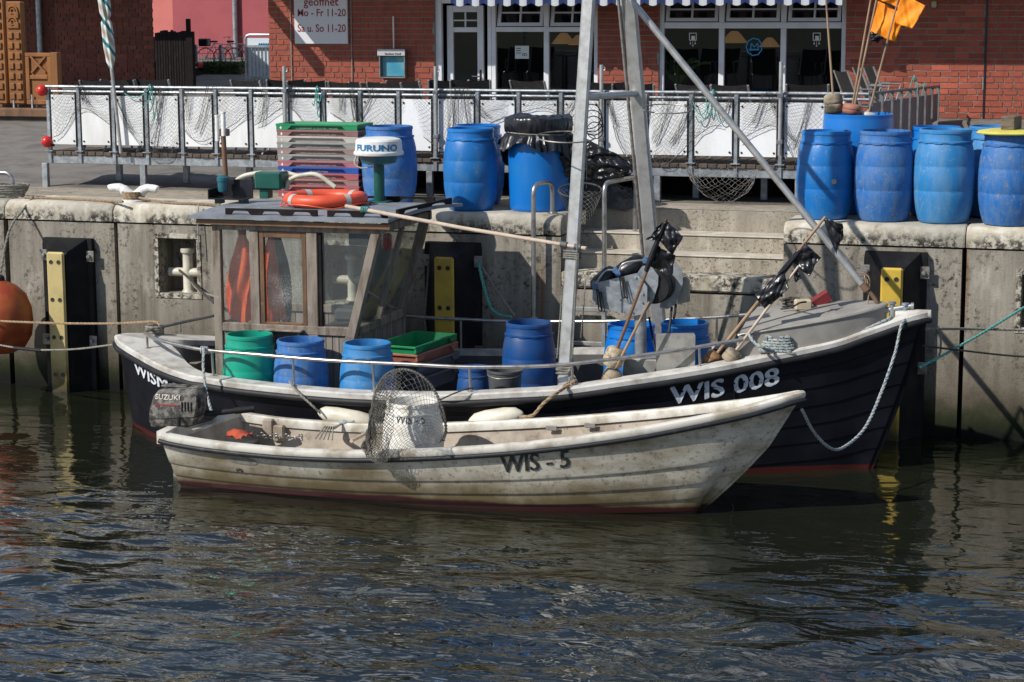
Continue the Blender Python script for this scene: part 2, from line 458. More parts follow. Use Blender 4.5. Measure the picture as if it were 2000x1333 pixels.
# ================================================================== materials used throughout
m_blue = mat('blue_plastic', (.006, .150, .46), (.04, .18, .40), 9, .50, .75, streak=.4, rough=.38, bump=.12, bscale=50, c3=(.25, .22, .17), s3=34, lo3=.60, hi3=.70, rough2=.7, var=.12)
m_blue_worn = mat('blue_plastic_worn', (.014, .125, .40), (.075, .165, .33), 16, .40, .68, streak=.35, rough=.5, bump=.2, bscale=50, c3=(.24, .22, .175), s3=44, lo3=.57, hi3=.68, rough2=.8)
m_blue_clean = mat('blue_plastic_clean', (.005, .145, .50), (.012, .16, .46), 5, rough=.3, c3=(.2, .28, .4), s3=60, lo3=.72, hi3=.76)
m_blue_dark = mat('blue_plastic_dark', (.006, .060, .22), (.03, .07, .18), 6, rough=.42, c3=(.12, .12, .11), s3=30, lo3=.66, hi3=.74)
m_green_barrel = mat('green_plastic', (.004, .30, .20), (.02, .26, .18), 5, rough=.32, c3=(.10, .28, .20), s3=40, lo3=.70, hi3=.76)
m_white_barrel = mat('white_plastic', (.74, .73, .68), (.58, .54, .46), 7, .46, .7, rough=.5, c3=(.14, .11, .08), s3=30, lo3=.63, hi3=.70)
m_blue_faded = mat('blue_plastic_faded', (.018, .185, .45), (.085, .23, .42), 8, .42, .7, streak=.3, rough=.5, bump=.15, c3=(.22, .25, .26), s3=40, lo3=.58, hi3=.68, rough2=.75)
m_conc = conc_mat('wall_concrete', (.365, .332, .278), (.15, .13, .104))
m_coping = conc_mat('coping_concrete', (.56, .53, .45), (.38, .33, .25), lich=(.045, .038, .03), lich_z=(2.03, 1.90), lich_t=(.44, .54), patch=(.36, .5), wet=False, rust=.6, bump=.3)
m_coping_top = conc_mat('quay_top_concrete', (.37, .325, .26), (.26, .22, .17), lich_t=(.54, .62), wet=False, rust=.2, bump=.3)
m_step = conc_mat('step_concrete', (.42, .375, .305), (.27, .235, .185), lich=(.06, .052, .04), lich_t=(.53, .60), patch=(.30, .60), wet=False, rust=.25, fs=30, ps=1.2)
m_pave = mat('paving', (.175, .158, .138), (.11, .10, .09), 2.5, rough=.9, bump=.6, bscale=14, streak=1, c3=(.09, .08, .07), s3=18, lo3=.58, hi3=.7, coords='World')
m_galv = mat('galvanised_steel', (.42, .45, .47), (.27, .29, .31), 14, .4, .6, rough=.45, metal=.6, bump=.08, bscale=60)
m_galv_dark = mat('dull_galvanised', (.20, .21, .22), (.12, .12, .12), 12, rough=.55, metal=.5)
m_alu = mat('weathered_aluminium', (.47, .47, .455), (.31, .30, .28), 9, .45, .7, rough=.42, metal=.55, bump=.1, c3=(.10, .10, .09), s3=45, lo3=.68, hi3=.73)
m_steel = mat('stainless_tube', (.50, .475, .45), (.27, .25, .225), 12, .45, .72, rough=.32, metal=.85, bump=.04)
m_steel_dull = mat('dull_steel_sheet', (.34, .33, .30), (.24, .23, .21), 8, rough=.5, metal=.45, c3=(.12, .11, .10), s3=50, lo3=.66, hi3=.72)
m_rubber = mat('black_rubber', (.010, .010, .012), (.02, .02, .022), 6, rough=.55, spec=.3, bump=.15, c3=(.12, .12, .11), s3=36, lo3=.70, hi3=.76)
m_black = mat('black_paint', (.010, .010, .014), (.022, .022, .028), 5, rough=.35, c3=(.14, .14, .14), s3=26, lo3=.72, hi3=.77)
m_bag = mat('black_polythene', (.008, .008, .010), (.016, .016, .02), 8, rough=.30, bump=.25, bscale=18)
m_white = mat('white_paint', (.74, .74, .73), (.62, .61, .58), 5, rough=.45, c3=(.30, .28, .25), s3=40, lo3=.69, hi3=.75)
m_panel = mat('white_panel', (.76, .77, .78), (.60, .59, .56), 4, .45, .75, rough=.5, var=.06, streak=.3, c3=(.30, .27, .23), s3=30, lo3=.64, hi3=.72)
m_frame = mat('window_frame_white', (.70, .72, .76), (.62, .63, .66), 4, rough=.35)
m_yellow = mat('fender_yellow', (.56, .38, .045), (.42, .28, .05), 5, .45, .7, rough=.55, bump=.1, c3=(.10, .07, .03), s3=30, lo3=.66, hi3=.72, lowz=[(.02, .35, (.05, .04, .015))])
m_yellow_pale = mat('fender_yellow_faded', (.50, .40, .17), (.38, .29, .12), 5, .45, .7, rough=.6, bump=.1, c3=(.10, .07, .03), s3=30, lo3=.66, hi3=.72, lowz=[(.1, .45, (.10, .075, .01)), (-.05, .16, (.01, .009, .005))])
m_fend = mat('fender_black', (.008, .008, .010), (.016, .016, .016), 5, rough=.55, spec=.2, bump=.2, c3=(.09, .09, .09), s3=40, lo3=.69, hi3=.75)
m_bolt = mat('bolt_steel', (.30, .29, .27), (.18, .15, .12), 20, rough=.5, metal=.6)
m_darkhole = mat('bolt_hole', (.02, .018, .015), None)
m_cream = mat('cream_painted_iron', (.56, .53, .43), (.40, .37, .29), 8, rough=.5, c3=(.14, .08, .04), s3=24, lo3=.63, hi3=.7)
m_rope = mat('manila_rope', (.33, .235, .145), (.20, .14, .085), 30, rough=.9, var=.1)
m_rope_grey = mat('grey_rope', (.25, .235, .20), (.15, .14, .12), 30, rough=.9)
m_rope_dark = mat('dark_rope', (.06, .055, .045), (.03, .03, .028), 30, rough=.9)
m_rope_blue = mat('blue_flecked_rope', (.36, .37, .34), (.02, .13, .24), 60, .52, .60, rough=.85)
m_rope_teal = mat('teal_rope', (.05, .30, .26), (.14, .36, .32), 50, .45, .55, rough=.85)
m_net = mat('grey_net_twine', (.16, .155, .145), (.26, .25, .23), 8, rough=.9)
m_net_dark = mat('dark_net_twine', (.055, .053, .05), (.12, .115, .105), 8, rough=.9)
m_net_weed = mat('weedy_net_twine', (.09, .083, .07), (.20, .19, .165), 8, rough=.9, c3=(.12, .15, .03), s3=9, lo3=.66, hi3=.72)
m_wood_grey = mat('weathered_wood', (.245, .205, .168), (.10, .07, .047), 12, .42, .66, rough=.8, bump=.4, bscale=70, streak=.18, c3=(.33, .31, .28), s3=30, lo3=.58, hi3=.70)
m_wood_board = mat('grey_boards', (.25, .22, .19), (.15, .125, .105), 9, rough=.85, bump=.3, streak=.15, var=.14)
m_wood_dark = mat('varnished_wood', (.17, .085, .040), (.09, .05, .03), 8, rough=.5, streak=.3, bump=.2, c3=(.22, .16, .11), s3=22, lo3=.6, hi3=.7)
m_wood_kiosk = mat('oiled_larch', (.25, .095, .02), (.16, .06, .013), 6, rough=.55, streak=.25, bump=.2, var=.12)
m_deckboard = mat('deck_board', (.115, .085, .06), (.07, .055, .04), 8, rough=.9, var=.25)
m_blackwood = mat('black_stained_wood', (.010, .007, .007), (.018, .012, .012), 7, rough=.75, var=.3, spec=.15)
m_brick = mat('brick_face', (.36, .088, .050), (.27, .060, .036), 9, .4, .65, rough=.88, bump=.35, bscale=50, var=.27, c3=(.40, .19, .13), s3=20, lo3=.66, hi3=.74)
m_brick_dark = mat('shaded_brick_face', (.20, .055, .034), (.125, .035, .025), 8, .4, .65, rough=.9, bump=.35, bscale=50, var=.25)  # the house front's shade is put into this darker brick
m_mortar = mat('mortar', (.30, .27, .235), (.22, .20, .17), 14, rough=.95, bump=.3, coords='World')
m_mortar_dark = mat('dark_mortar', (.15, .12, .10), (.10, .08, .07), 14, rough=.95, coords='World')
m_pink_shaded = mat('shaded_pink_render', (.36, .085, .095), (.33, .075, .085), 2, rough=.9, bump=.1)  # the wall's shade is put into a darker pink
m_pink_lit = mat('sunlit_pink_render', (.55, .17, .15), (.50, .15, .135), 2, rough=.9)  # sunlight on the farther wall is put into a paler pink
m_red = mat('red_plastic', (.55, .018, .012), (.45, .016, .012), 5, rough=.3)
m_orange = mat('orange_plastic', (.72, .085, .030), (.58, .07, .03), 6, rough=.45, c3=(.35, .09, .05), s3=18, lo3=.64, hi3=.72)
m_flag = mat('orange_flag', (.95, .30, .006), (.90, .22, .005), 6, rough=.7)
m_buoy = mat('orange_buoy', (.42, .115, .022), (.28, .042, .012), 2.5, .4, .6, rough=.45, c3=(.25, .14, .05), s3=14, lo3=.62, hi3=.72)
m_lamp = mat('lampshade', (.55, .33, .16), None, rough=.8)
m_dark = mat('dark_interior', (.012, .010, .010), None, rough=.9)
m_dgreen = mat('dark_green_paint', (.006, .075, .058), (.012, .09, .07), 6, rough=.35, c3=(.10, .14, .12), s3=50, lo3=.72, hi3=.77)
m_teal = mat('teal_paint', (.015, .11, .14), None, rough=.4)
m_hull = mat('black_hull', (.0035, .0035, .006), (.009, .009, .013), 3, .45, .7, rough=.45, spec=.22, bump=.06, bscale=20, c3=(.10, .10, .10), s3=16, lo3=.72, hi3=.78, coords='World', lowz=[(.040, .050, (.05, .009, .007), .04)])
m_ding = mat('dirty_white_hull', (.55, .515, .43), (.25, .20, .13), 1.6, .40, .66, streak=3.2, rough=.5, bump=.1, bscale=40, c3=(.10, .078, .052), s3=48, lo3=.545, hi3=.67, coords='World', lowz=[(.10, .36, (.13, .098, .045)), (.060, .085, (.035, .005, .005), .06)])
m_ding_in = mat('dirty_cream_inside', (.40, .34, .27), (.23, .185, .135), 4, rough=.7, c3=(.12, .09, .07), s3=24, lo3=.58, hi3=.68, coords='World')
m_ding_rim = mat('cream_gunwale', (.62, .595, .53), (.33, .285, .215), 4, .44, .64, rough=.45, c3=(.14, .11, .08), s3=30, lo3=.64, hi3=.72, coords='World')
m_cap = mat('white_gunwale', (.55, .535, .50), (.32, .295, .255), 5, .44, .66, rough=.5, c3=(.10, .09, .07), s3=30, lo3=.63, hi3=.70, coords='World')
m_bulwark = mat('grey_bulwark', (.085, .085, .085), (.055, .05, .045), 4, rough=.7)
m_deckpaint = mat('grey_deck_paint', (.20, .20, .20), (.13, .125, .115), 5, rough=.75)
m_roof = mat('grey_roof_paint', (.22, .24, .27), (.15, .163, .178), 4, rough=.6, bump=.1)
m_float = mat('cork_float', (.50, .42, .30), (.30, .23, .15), 9, rough=.85, bump=.7, bscale=24, c3=(.05, .045, .035), s3=16, lo3=.54, hi3=.64)
m_float_dirty = mat('fouled_float', (.33, .27, .19), (.08, .07, .05), 7, .38, .6, rough=.9, bump=1.0, bscale=20, c3=(.40, .35, .26), s3=18, lo3=.6, hi3=.68)
m_float_brown = mat('brown_float', (.30, .16, .065), (.18, .10, .05), 9, rough=.8, bump=.4, c3=(.06, .05, .04), s3=16, lo3=.58, hi3=.66)
m_cane = mat('bamboo_cane', (.33, .22, .13), (.20, .12, .075), 9, rough=.6, streak=.3)
m_pole_pale = mat('pale_wood_pole', (.52, .42, .33), (.40, .31, .24), 9, rough=.7)
m_slate = mat('grey_plastic', (.06, .065, .07), (.10, .10, .10), 6, rough=.55)
m_oil_orange = mat('orange_oilskin', (.80, .12, .022), (.62, .08, .016), 6, rough=.45, bump=.3, bscale=12)
m_oil_green = mat('dark_green_oilskin', (.018, .045, .04), None, rough=.5)
m_text_red = mat('dark_red_lettering', (.25, .012, .022), None, rough=.5)
m_text_black = mat('black_lettering', (.018, .018, .018), (.08, .07, .06), 30, .55, .7, rough=.5)
m_text_white = mat('white_lettering', (.62, .64, .68), (.40, .42, .46), 20, .5, .7, rough=.5)
m_text_blue = mat('blue_lettering', (.012, .16, .36), None, rough=.4)
m_motor = mat('dirty_black_cowl', (.035, .034, .032), (.19, .175, .15), 16, .44, .60, rough=.65, bump=.4, bscale=60, c3=(.25, .23, .20), s3=50, lo3=.57, hi3=.64)
m_hedge = mat('hedge_leaf', (.045, .085, .018), (.08, .12, .03), 5, rough=.7, var=.2)
m_glass = glass_mat('window_glass', (.88, .92, .92))
m_glass_cab = glass_mat('salty_glass', (.93, .95, .94), dust=.05)
# ================================================================== water
def make_water():
    xs = np.concatenate([np.linspace(-90, -9.5, 14), np.arange(-9, 10, .075), np.linspace(10.5, 90, 14)])
    ys = np.concatenate([np.linspace(-120, -15.5, 16), np.arange(-15, .31, .075)])
    X, Y = np.meshgrid(xs, ys, indexing='ij'); Z = np.zeros_like(X)
    r = np.random.default_rng(3)
    for lam, amp, k in ((3.1, .024, 4), (1.6, .022, 6), (.9, .019, 8), (.5, .0105, 9)):
        for _ in range(k):
            a = r.normal(R(100), R(38)); q = 2 * np.pi / (lam * r.uniform(.8, 1.25)); ph = r.uniform(0, 6.28)
            Z += amp / math.sqrt(k) * np.sin(q * (X * math.cos(a) + Y * math.sin(a)) + ph + .6 * np.sin(X * r.uniform(.3, .9) + Y * r.uniform(.2, .8) + ph))
    gust = .55 + .45 * np.sin(X * .55 + Y * .8 + 1.2) * np.sin(X * .23 - Y * .41 + .4)
    calm = np.clip((-Y - 3.4) / 3.0, .18, 1.0)
    Z *= gust * calm
    n, m = X.shape; v = np.stack([X, Y, Z], -1).reshape(-1, 3)
    i = np.arange(n - 1)[:, None] * m + np.arange(m - 1)[None, :]
    f = np.stack([i, i + m, i + m + 1, i + 1], -1).reshape(-1, 4)
    me = bpy.data.meshes.new('water'); me.from_pydata(v.tolist(), [], f.tolist()); me.polygons.foreach_set('use_smooth', [True] * len(me.polygons)); me.update()
    m_ = bpy.data.materials.new('harbour_water'); m_.use_nodes = True; nt = m_.node_tree; L = nt.links.new
    b = nt.nodes['Principled BSDF']; b.inputs['Base Color'].default_value = (.0105, .0120, .0070, 1); b.inputs['Roughness'].default_value = .02; b.inputs['IOR'].default_value = 1.85
    g = _n(nt, 'ShaderNodeNewGeometry')
    hs = []
    for (sx, sy, sc, rot, det) in ((1.0, 2.1, 1.45, .22, 2), (1.0, 2.0, 4.4, -.2, 2)):
        mp = _n(nt, 'ShaderNodeMapping'); mp.inputs['Scale'].default_value = (sx, sy, 1); mp.inputs['Rotation'].default_value = (0, 0, rot)
        no = _n(nt, 'ShaderNodeTexNoise'); no.inputs['Scale'].default_value = sc; no.inputs['Detail'].default_value = det; no.inputs['Distortion'].default_value = .5
        L(g.outputs['Position'], mp.inputs[0]); L(mp.outputs[0], no.inputs['Vector']); hs.append(no.outputs['Fac'])
    a1 = _n(nt, 'ShaderNodeMath', operation='MULTIPLY_ADD'); L(hs[1], a1.inputs[0]); a1.inputs[1].default_value = .17; L(hs[0], a1.inputs[2])
    # wind-ruffled and sheltered patches
    pn = _n(nt, 'ShaderNodeTexNoise'); pn.inputs['Scale'].default_value = .33; pn.inputs['Detail'].default_value = 2; L(g.outputs['Position'], pn.inputs['Vector'])
    sx = _n(nt, 'ShaderNodeSeparateXYZ'); L(g.outputs['Position'], sx.inputs[0])
    ca = _n(nt, 'ShaderNodeMapRange'); ca.inputs[1].default_value = -3.4; ca.inputs[2].default_value = -6.0; ca.inputs[3].default_value = .3; ca.inputs[4].default_value = 1.0; L(sx.outputs['Y'], ca.inputs[0])
    pr = _n(nt, 'ShaderNodeMapRange'); pr.inputs[1].default_value = .35; pr.inputs[2].default_value = .65; pr.inputs[3].default_value = .55; pr.inputs[4].default_value = 1.0; L(pn.outputs['Fac'], pr.inputs[0])
    st = _n(nt, 'ShaderNodeMath', operation='MULTIPLY'); L(ca.outputs[0], st.inputs[0]); L(pr.outputs[0], st.inputs[1])
    bp = _n(nt, 'ShaderNodeBump'); bp.inputs['Distance'].default_value = .075; L(st.outputs[0], bp.inputs['Strength']); L(a1.outputs[0], bp.inputs['Height']); L(bp.outputs[0], b.inputs['Normal'])
    me.materials.append(m_)
    o = bpy.data.objects.new('water', me); col.objects.link(o); tag(o, kind='structure')
make_water()
# unseen dark bank added behind the camera to darken what the panes mirror
mb = MB(); mb.grid(lambda u, v: (lerp(-260, 260, u), -85 - 60 * v, lerp(-.5, 9, min(1, v * 2.2)) + 2.0 * hnoise(u * 40, v * 3) * (v > .2)), 60, 6)
tag(mb.build('added_dark_bank', mat('added_dark_bank', (.035, .045, .025), (.06, .055, .045), .15, rough=.9, coords='World'), None, 0), kind='structure')

# ================================================================== ground behind the quay edge
QZ = 2.05
mb = MB()
gx = [-60, -12, -9, -6.9, -5, -3, 0, 3, 6, 12, 60]; gy = [1.6, 2.2, 3.5, 5, 7, 9, 12, 17, 25, 60, 160]
gz = [2.05, 2.08, 2.2, 2.33, 2.42, 2.5, 2.6, 2.74, 2.85, 3.2, 4.0]
mb.grid(lambda u, v: (gx[round(u * 10)], gy[round(v * 10)], gz[round(v * 10)] if gx[round(u * 10)] < -3 else (2.05 if gy[round(v * 10)] < 9 else gz[round(v * 10)])), 11, 11)
tag(mb.build('ground', m_pave), kind='structure')
SX0, SX1 = .52, 2.785          # the steps' gap in the quay edge
mb = MB()
for (x0, x1, y0, y1) in ((-40, SX0, .52, 1.6), (SX1, 40, .52, 1.6), (SX0, SX1, .97, 1.6)):
    mb.add([(x0, y0, QZ - .004), (x1, y0, QZ - .004), (x1, y1, QZ - .004), (x0, y1, QZ - .004)], [(0, 1, 2, 3)])
tag(mb.build('quay_pavement', m_coping_top), kind='structure')

# ================================================================== quay wall
quay = empty('quay_wall', (0, 0, 0), 'weathered concrete quay wall with rounded pale coping and a flight of steps', 'quay wall')
def panel(x0, x1, z0, z1, depth, holes=()):
    """one concrete slab, with square mooring recesses cut into it"""
    mb = MB(); xs = sorted({x0, x1, *[h[0] for h in holes], *[h[1] for h in holes]}); zs = sorted({z0, z1, *[h[2] for h in holes], *[h[3] for h in holes]})
    for a, b in zip(xs, xs[1:]):
        for c, d in zip(zs, zs[1:]):
            hole = any(h[0] <= a and b <= h[1] and h[2] <= c and d <= h[3] for h in holes)
            y = .34 if hole else 0
            mb.add([(a, y, c), (b, y, c), (b, y, d), (a, y, d)], [(0, 1, 2, 3)])
    for (a, b, c, d) in holes:
        mb.add([(a, 0, c), (a, .34, c), (a, .34, d), (a, 0, d)], [(0, 1, 2, 3)]); mb.add([(b, 0, c), (b, .34, c), (b, .34, d), (b, 0, d)], [(3, 2, 1, 0)])
        mb.add([(a, 0, c), (b, 0, c), (b, .34, c), (a, .34, c)], [(0, 1, 2, 3)]); mb.add([(a, 0, d), (b, 0, d), (b, .34, d), (a, .34, d)], [(3, 2, 1, 0)])
    for x, o in ((x0, 1), (x1, 0)):
        q = [(x, 0, z0), (x, depth, z0), (x, depth, z1), (x, 0, z1)]; mb.add(q, [(0, 1, 2, 3) if not o else (3, 2, 1, 0)])
    mb.add([(x0, 0, z1), (x1, 0, z1), (x1, depth, z1), (x0, depth, z1)], [(0, 1, 2, 3)])
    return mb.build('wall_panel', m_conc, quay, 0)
rec = []
for (a, b, c, d) in ((313, 383, 572, 468), (634, 708, 588, 482), (1993, 2075, 640, 540)):
    p = P(a, c, Y=0); q = P(b, d, Y=0); rec.append((p.x, q.x, p.z, q.z))
panel(-14, -5.85, -1.2, 1.832, .5); panel(-5.79, -4.50, -1.2, 1.832, .5)
panel(-4.455, -2.10, -1.2, 1.832, .5, [rec[0]]); panel(-2.065, SX0, -1.2, 1.832, 1.2, [rec[1]])
panel(SX1, 4.50, -1.2, 1.832, 1.2); panel(4.545, 7.6, -1.2, 1.832, .5, [rec[2]]); panel(7.64, 16, -1.2, 1.832, .5)
for r_ in rec:       # raised plaster frame round each mooring recess
    mb = MB(); w = .055
    a, b, c, d = r_
    mb.bb(a - w, b + w, -.010, .002, d + .002, d + w, .004); mb.bb(a - w, b + w, -.010, .002, c - w, c - .002, .004)
    mb.bb(a - w, a - .002, -.0095, .002, c, d, .004); mb.bb(b + .002, b + w, -.0095, .002, c, d, .004)
    mb.build('recess_frame', m_coping, quay, 0)
mb = MB(); mb.bb(-14, SX0 - .01, .12, .55, -1.2, 1.86); mb.bb(SX1 + .01, 16, .12, .55, -1.2, 1.86); 
# the backing sits behind slabs and recesses
for r_ in rec: pass
mb.v = [(p[0], p[1] + (.25 if p[1] < .2 else .1), p[2]) for p in mb.v]
mb.build('joint_backing', m_darkhole, quay, 0)
def coping(x0, x1, dz=0):
    prof = [(.62, 1.85), (-.018, 1.85), (-.020, 1.93)]
    for k in range(7):
        t = k / 6 * math.pi / 2; prof.append((-.02 + .115 * (1 - math.cos(t)), 1.935 + dz + .115 * math.sin(t)))
    prof += [(.62, 2.052)]
    mb = MB(); n = len(prof); e = .02
    st = [(x0, .012), (x0 + e, 0), (x1 - e, 0), (x1, .012)]
    vs = [(x, y + s, z - (s if z > 2 else 0)) for (x, s) in st for (y, z) in prof]
    fs = [(i * n + j, (i + 1) * n + j, (i + 1) * n + (j + 1) % n, i * n + (j + 1) % n) for i in range(3) for j in range(n)]
    fs += [tuple(range(n)), tuple(3 * n + j for j in range(n))[::-1]]
    mb.add(vs, fs); return mb.build('coping_block', m_coping, quay, 40)
for a, b in ((-14, -8.3), (-8.29, -5.83), (-5.82, -4.51), (-4.495, -2.08), (-2.07, SX0), (SX1, 4.525), (4.535, 7.62), (7.64, 16)): coping(a, b)
m_tread = conc_mat('sunlit_tread_concrete', (.56, .51, .43), (.40, .355, .285), lich_t=(.58, .64), wet=False, rust=.15, fs=30)  # paler than the steps: sun on the treads put into the colour
# steps: three treads down to a landing flush with the wall face
sy = [(.97, 422), (.63, 466), (.31, 507), (-.004, 544)]
sz = [P(1500, y, Y=Y).z for Y, y in sy]; sz[0] = QZ
for i in range(1, 3):
    mb = MB(); mb.bb(SX0 + .003, SX1 - .003, sy[i][0], sy[i - 1][0] + .25, .9, sz[i], .012); st_o = mb.build('step', m_step, quay, 0)
    mb = MB(); mb.bb(SX0 + .006, SX1 - .006, sy[i][0] - .012, sy[i - 1][0] + .001, sz[i] + .001, sz[i] + .018, .006); mb.build('tread', m_tread, st_o, 0)  # thin slab added so its overhang draws a shadow line
mb = MB(); mb.bb(SX0 + .003, SX1 - .003, .97, 1.3, .9, sz[0] - .002, .012); mb.build('step', m_step, quay, 0)
mb = MB(); mb.bb(SX0 + .003, SX1 - .003, -.01, .5, sz[3] - .165, sz[3], .02); mb.build('landing_slab', m_coping, quay, 0)
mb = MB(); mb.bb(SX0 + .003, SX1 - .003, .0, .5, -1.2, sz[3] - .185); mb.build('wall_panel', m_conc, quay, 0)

# mooring crosses in the recesses
def cross_bollard(rr, label):
    a, b, c, d = rr; x = a + (b - a) * .60; w = (b - a); y = .15
    t = empty('mooring_cross', (x, y, c), label, 'bollard', 'mooring crosses in the wall recesses')
    mb = MB(); mb.lathe([(.075, c), (.07, c + .01), (.056, c + .03), (.054, c + .40 * (d - c) / .52), (.054, d - .17), (.072, d - .165), (.078, d - .15), (.076, d - .115), (0, d - .112)], 24, (x, y, 0)); mb.build('post', m_cream, t)
    zb = c + (d - c) * .36
    mb = MB(); mb.tube([(x - w * .52, y, zb), (x - w * .5, y, zb), (x - .02, y, zb)], [.03, .048, .048], 16); mb.tube([(x + .02, y, zb), (x + w * .36, y, zb), (x + w * .38, y, zb)], [.048, .048, .03], 16); mb.build('arm', m_cream, t)
    return t
cross_bollard(rec[0], 'cream iron mooring cross in the left square recess of the quay wall')
cross_bollard(rec[1], 'cream iron mooring cross seen through the wheelhouse windows')
cross_bollard(rec[2], 'iron mooring cross in the recess at the far right edge of the quay wall')

# ================================================================== rubber fenders
def fender(px, pytop, label, ym):
    c = P(px, pytop, Y=-.345); x, zt = c.x, c.z
    t = empty('dock_fender', (x, 0, 0), label, 'fender', 'dock fenders on the quay wall')
    plan = [(-.30, -.003), (-.30, -.07), (-.25, -.075), (-.115, -.30), (.115, -.30), (.25, -.075), (.30, -.07), (.30, -.003)]
    mb = MB(); n = len(plan)
    lv = [(-.9, 1, 0), (zt - .05, 1, 0), (zt + .02, .97, 0)]
    vs = []
    for (z, s, _) in lv:
        for (px_, py_) in plan: vs.append((x + px_ * s, py_ * (1 if s == 1 else .96), z + (.10 if (py_ > -.1 and z > zt - .1) else (0 if z < zt - .02 else -.03 if abs(px_) < .2 else 0))))
    fs = [(i * n + j, i * n + (j + 1) % n, (i + 1) * n + (j + 1) % n, (i + 1) * n + j) for i in range(2) for j in range(n)] + [tuple(2 * n + j for j in range(n))]
    mb.add(vs, fs); mb.build('rubber_body', m_fend, t, 20)
    mb = MB(); mb.bb(x - .105, x + .105, -.345, -.302, -.6, zt, .022); pad = mb.build('face_pad', ym, t, 0)
    for k in range(4):
        for s in (-1, 1):
            z = zt - .11 - k * .41; mb = MB()
            mb.lathe([(.0, -.3465), (.020, -.3465), (.024, -.348), (.024, -.344)], 14, (x + s * .045, 0, z), 'y'); mb.build('bolt_hole', m_darkhole, pad)
    for z in (zt - .07, zt - 1.0):
        for s in (-1, 1):
            mb = MB(); mb.bb(x + s * .275 - .055, x + s * .275 + .055, -.088, -.073, z - .06, z + .06, .004); pl = mb.build('clamp_plate', m_bolt, t, 0)
            mb = MB(); mb.lathe([(0, -.118), (.022, -.116), (.022, -.089)], 6, (x + s * .275, 0, z), 'y'); mb.build('bolt', m_bolt, pl, 0)
fender(106, 493, 'black rubber dock fender with faded cream-yellow face beside the orange buoy', m_yellow_pale)
fender(866, 503, 'black rubber dock fender with yellow face just right of the wheelhouse', m_yellow)
fender(1742, 524, 'black rubber dock fender with yellow face behind the bow of the black boat', m_yellow)

# ================================================================== white horn cleat on the quay
c = P(272, 392, Z=QZ + .0); c.y = .22
t = empty('horn_cleat', (c.x, c.y, QZ), 'white painted iron horn bollard on the quay edge with rope round it', 'bollard')
mb = MB(); mb.lathe([(.13, QZ), (.13, QZ + .02), (.085, QZ + .04), (.075, QZ + .085), (0, QZ + .09)], 20, (c.x, c.y, 0)); mb.build('base', m_white, t)
for s in (-1, 1):
    mb = MB(); q = [Vector((c.x + s * a, c.y, QZ + z)) for a, z in ((0, .05), (.06, .085), (.13, .135), (.19, .15), (.27, .142), (.285, .138))]
    mb.tube(spline(q, 5), [.055] * 6 + [.056] * 4 + [.048] * 5 + [.044] * 5 + [.042] * 5 + [.02], 14); mb.build('horn', m_white, t)

# ================================================================== hand rails by the steps
def hoop(pts, label, r=.024):
    mb = MB(); mb.tube(bend(pts, .11, 7), r, 14); 
    for p in (pts[0], pts[-1]):
        mb.lathe([(.055, 0), (.055, .012), (.03, .016), (.03, .03)], 16, p)
    single(mb, 'hand_rail', m_steel, label, 'hand rail', 'steel hand rails at the quay steps', base=pts[-1])
a = P(1042, 622, Y=-.13); b = P(1042, 360, Y=-.13); d = P(1079, 418, Z=QZ); 
hoop([a, b, (d.x, d.y, b.z), (d.x, d.y, QZ + .001)], 'steel tube hand rail loop left of the steps, in front of the bagged barrel')
a = P(1174, 566, Y=-.10); b = P(1174, 360, Y=-.10); d = P(1240, 488, Z=sz[2] + .0); d.y = max(d.y, .36)
hoop([(a.x, a.y + .13, sz[3] + .001), (b.x, b.y + .13, b.z), (d.x, d.y, b.z), (d.x, d.y, sz[2] + .001)], 'taller steel tube hand rail loop standing on the steps')
b = P(24, 338, Y=.25); 
hoop([(b.x - .9, .25, QZ), (b.x - .9, .25, b.z), (b.x, .25, b.z), (b.x, .25, QZ)], 'steel tube hand rail at the far left of the quay, wound with rope')

# ladder on the quay wall below the landing
a = P(1108, 640, Y=-.10); b = P(1180, 640, Y=-.10)
t = empty('quay_ladder', ((a.x + b.x) / 2, -.1, -.6), 'galvanised ladder fixed to the quay wall below the landing', 'ladder')
for x in (a.x, b.x):
    mb = MB(); mb.bb(x - .022, x + .022, -.13, -.07, -.6, 1.12, .006); mb.build('stile', m_galv, t, 0)
for y in (604, 671, 738, 805):
    z = P(1140, y, Y=-.1).z; mb = MB(); mb.bb(a.x + .02, b.x - .02, -.118, -.082, z - .022, z + .022, .005); mb.build('rung', m_alu, t, 0)
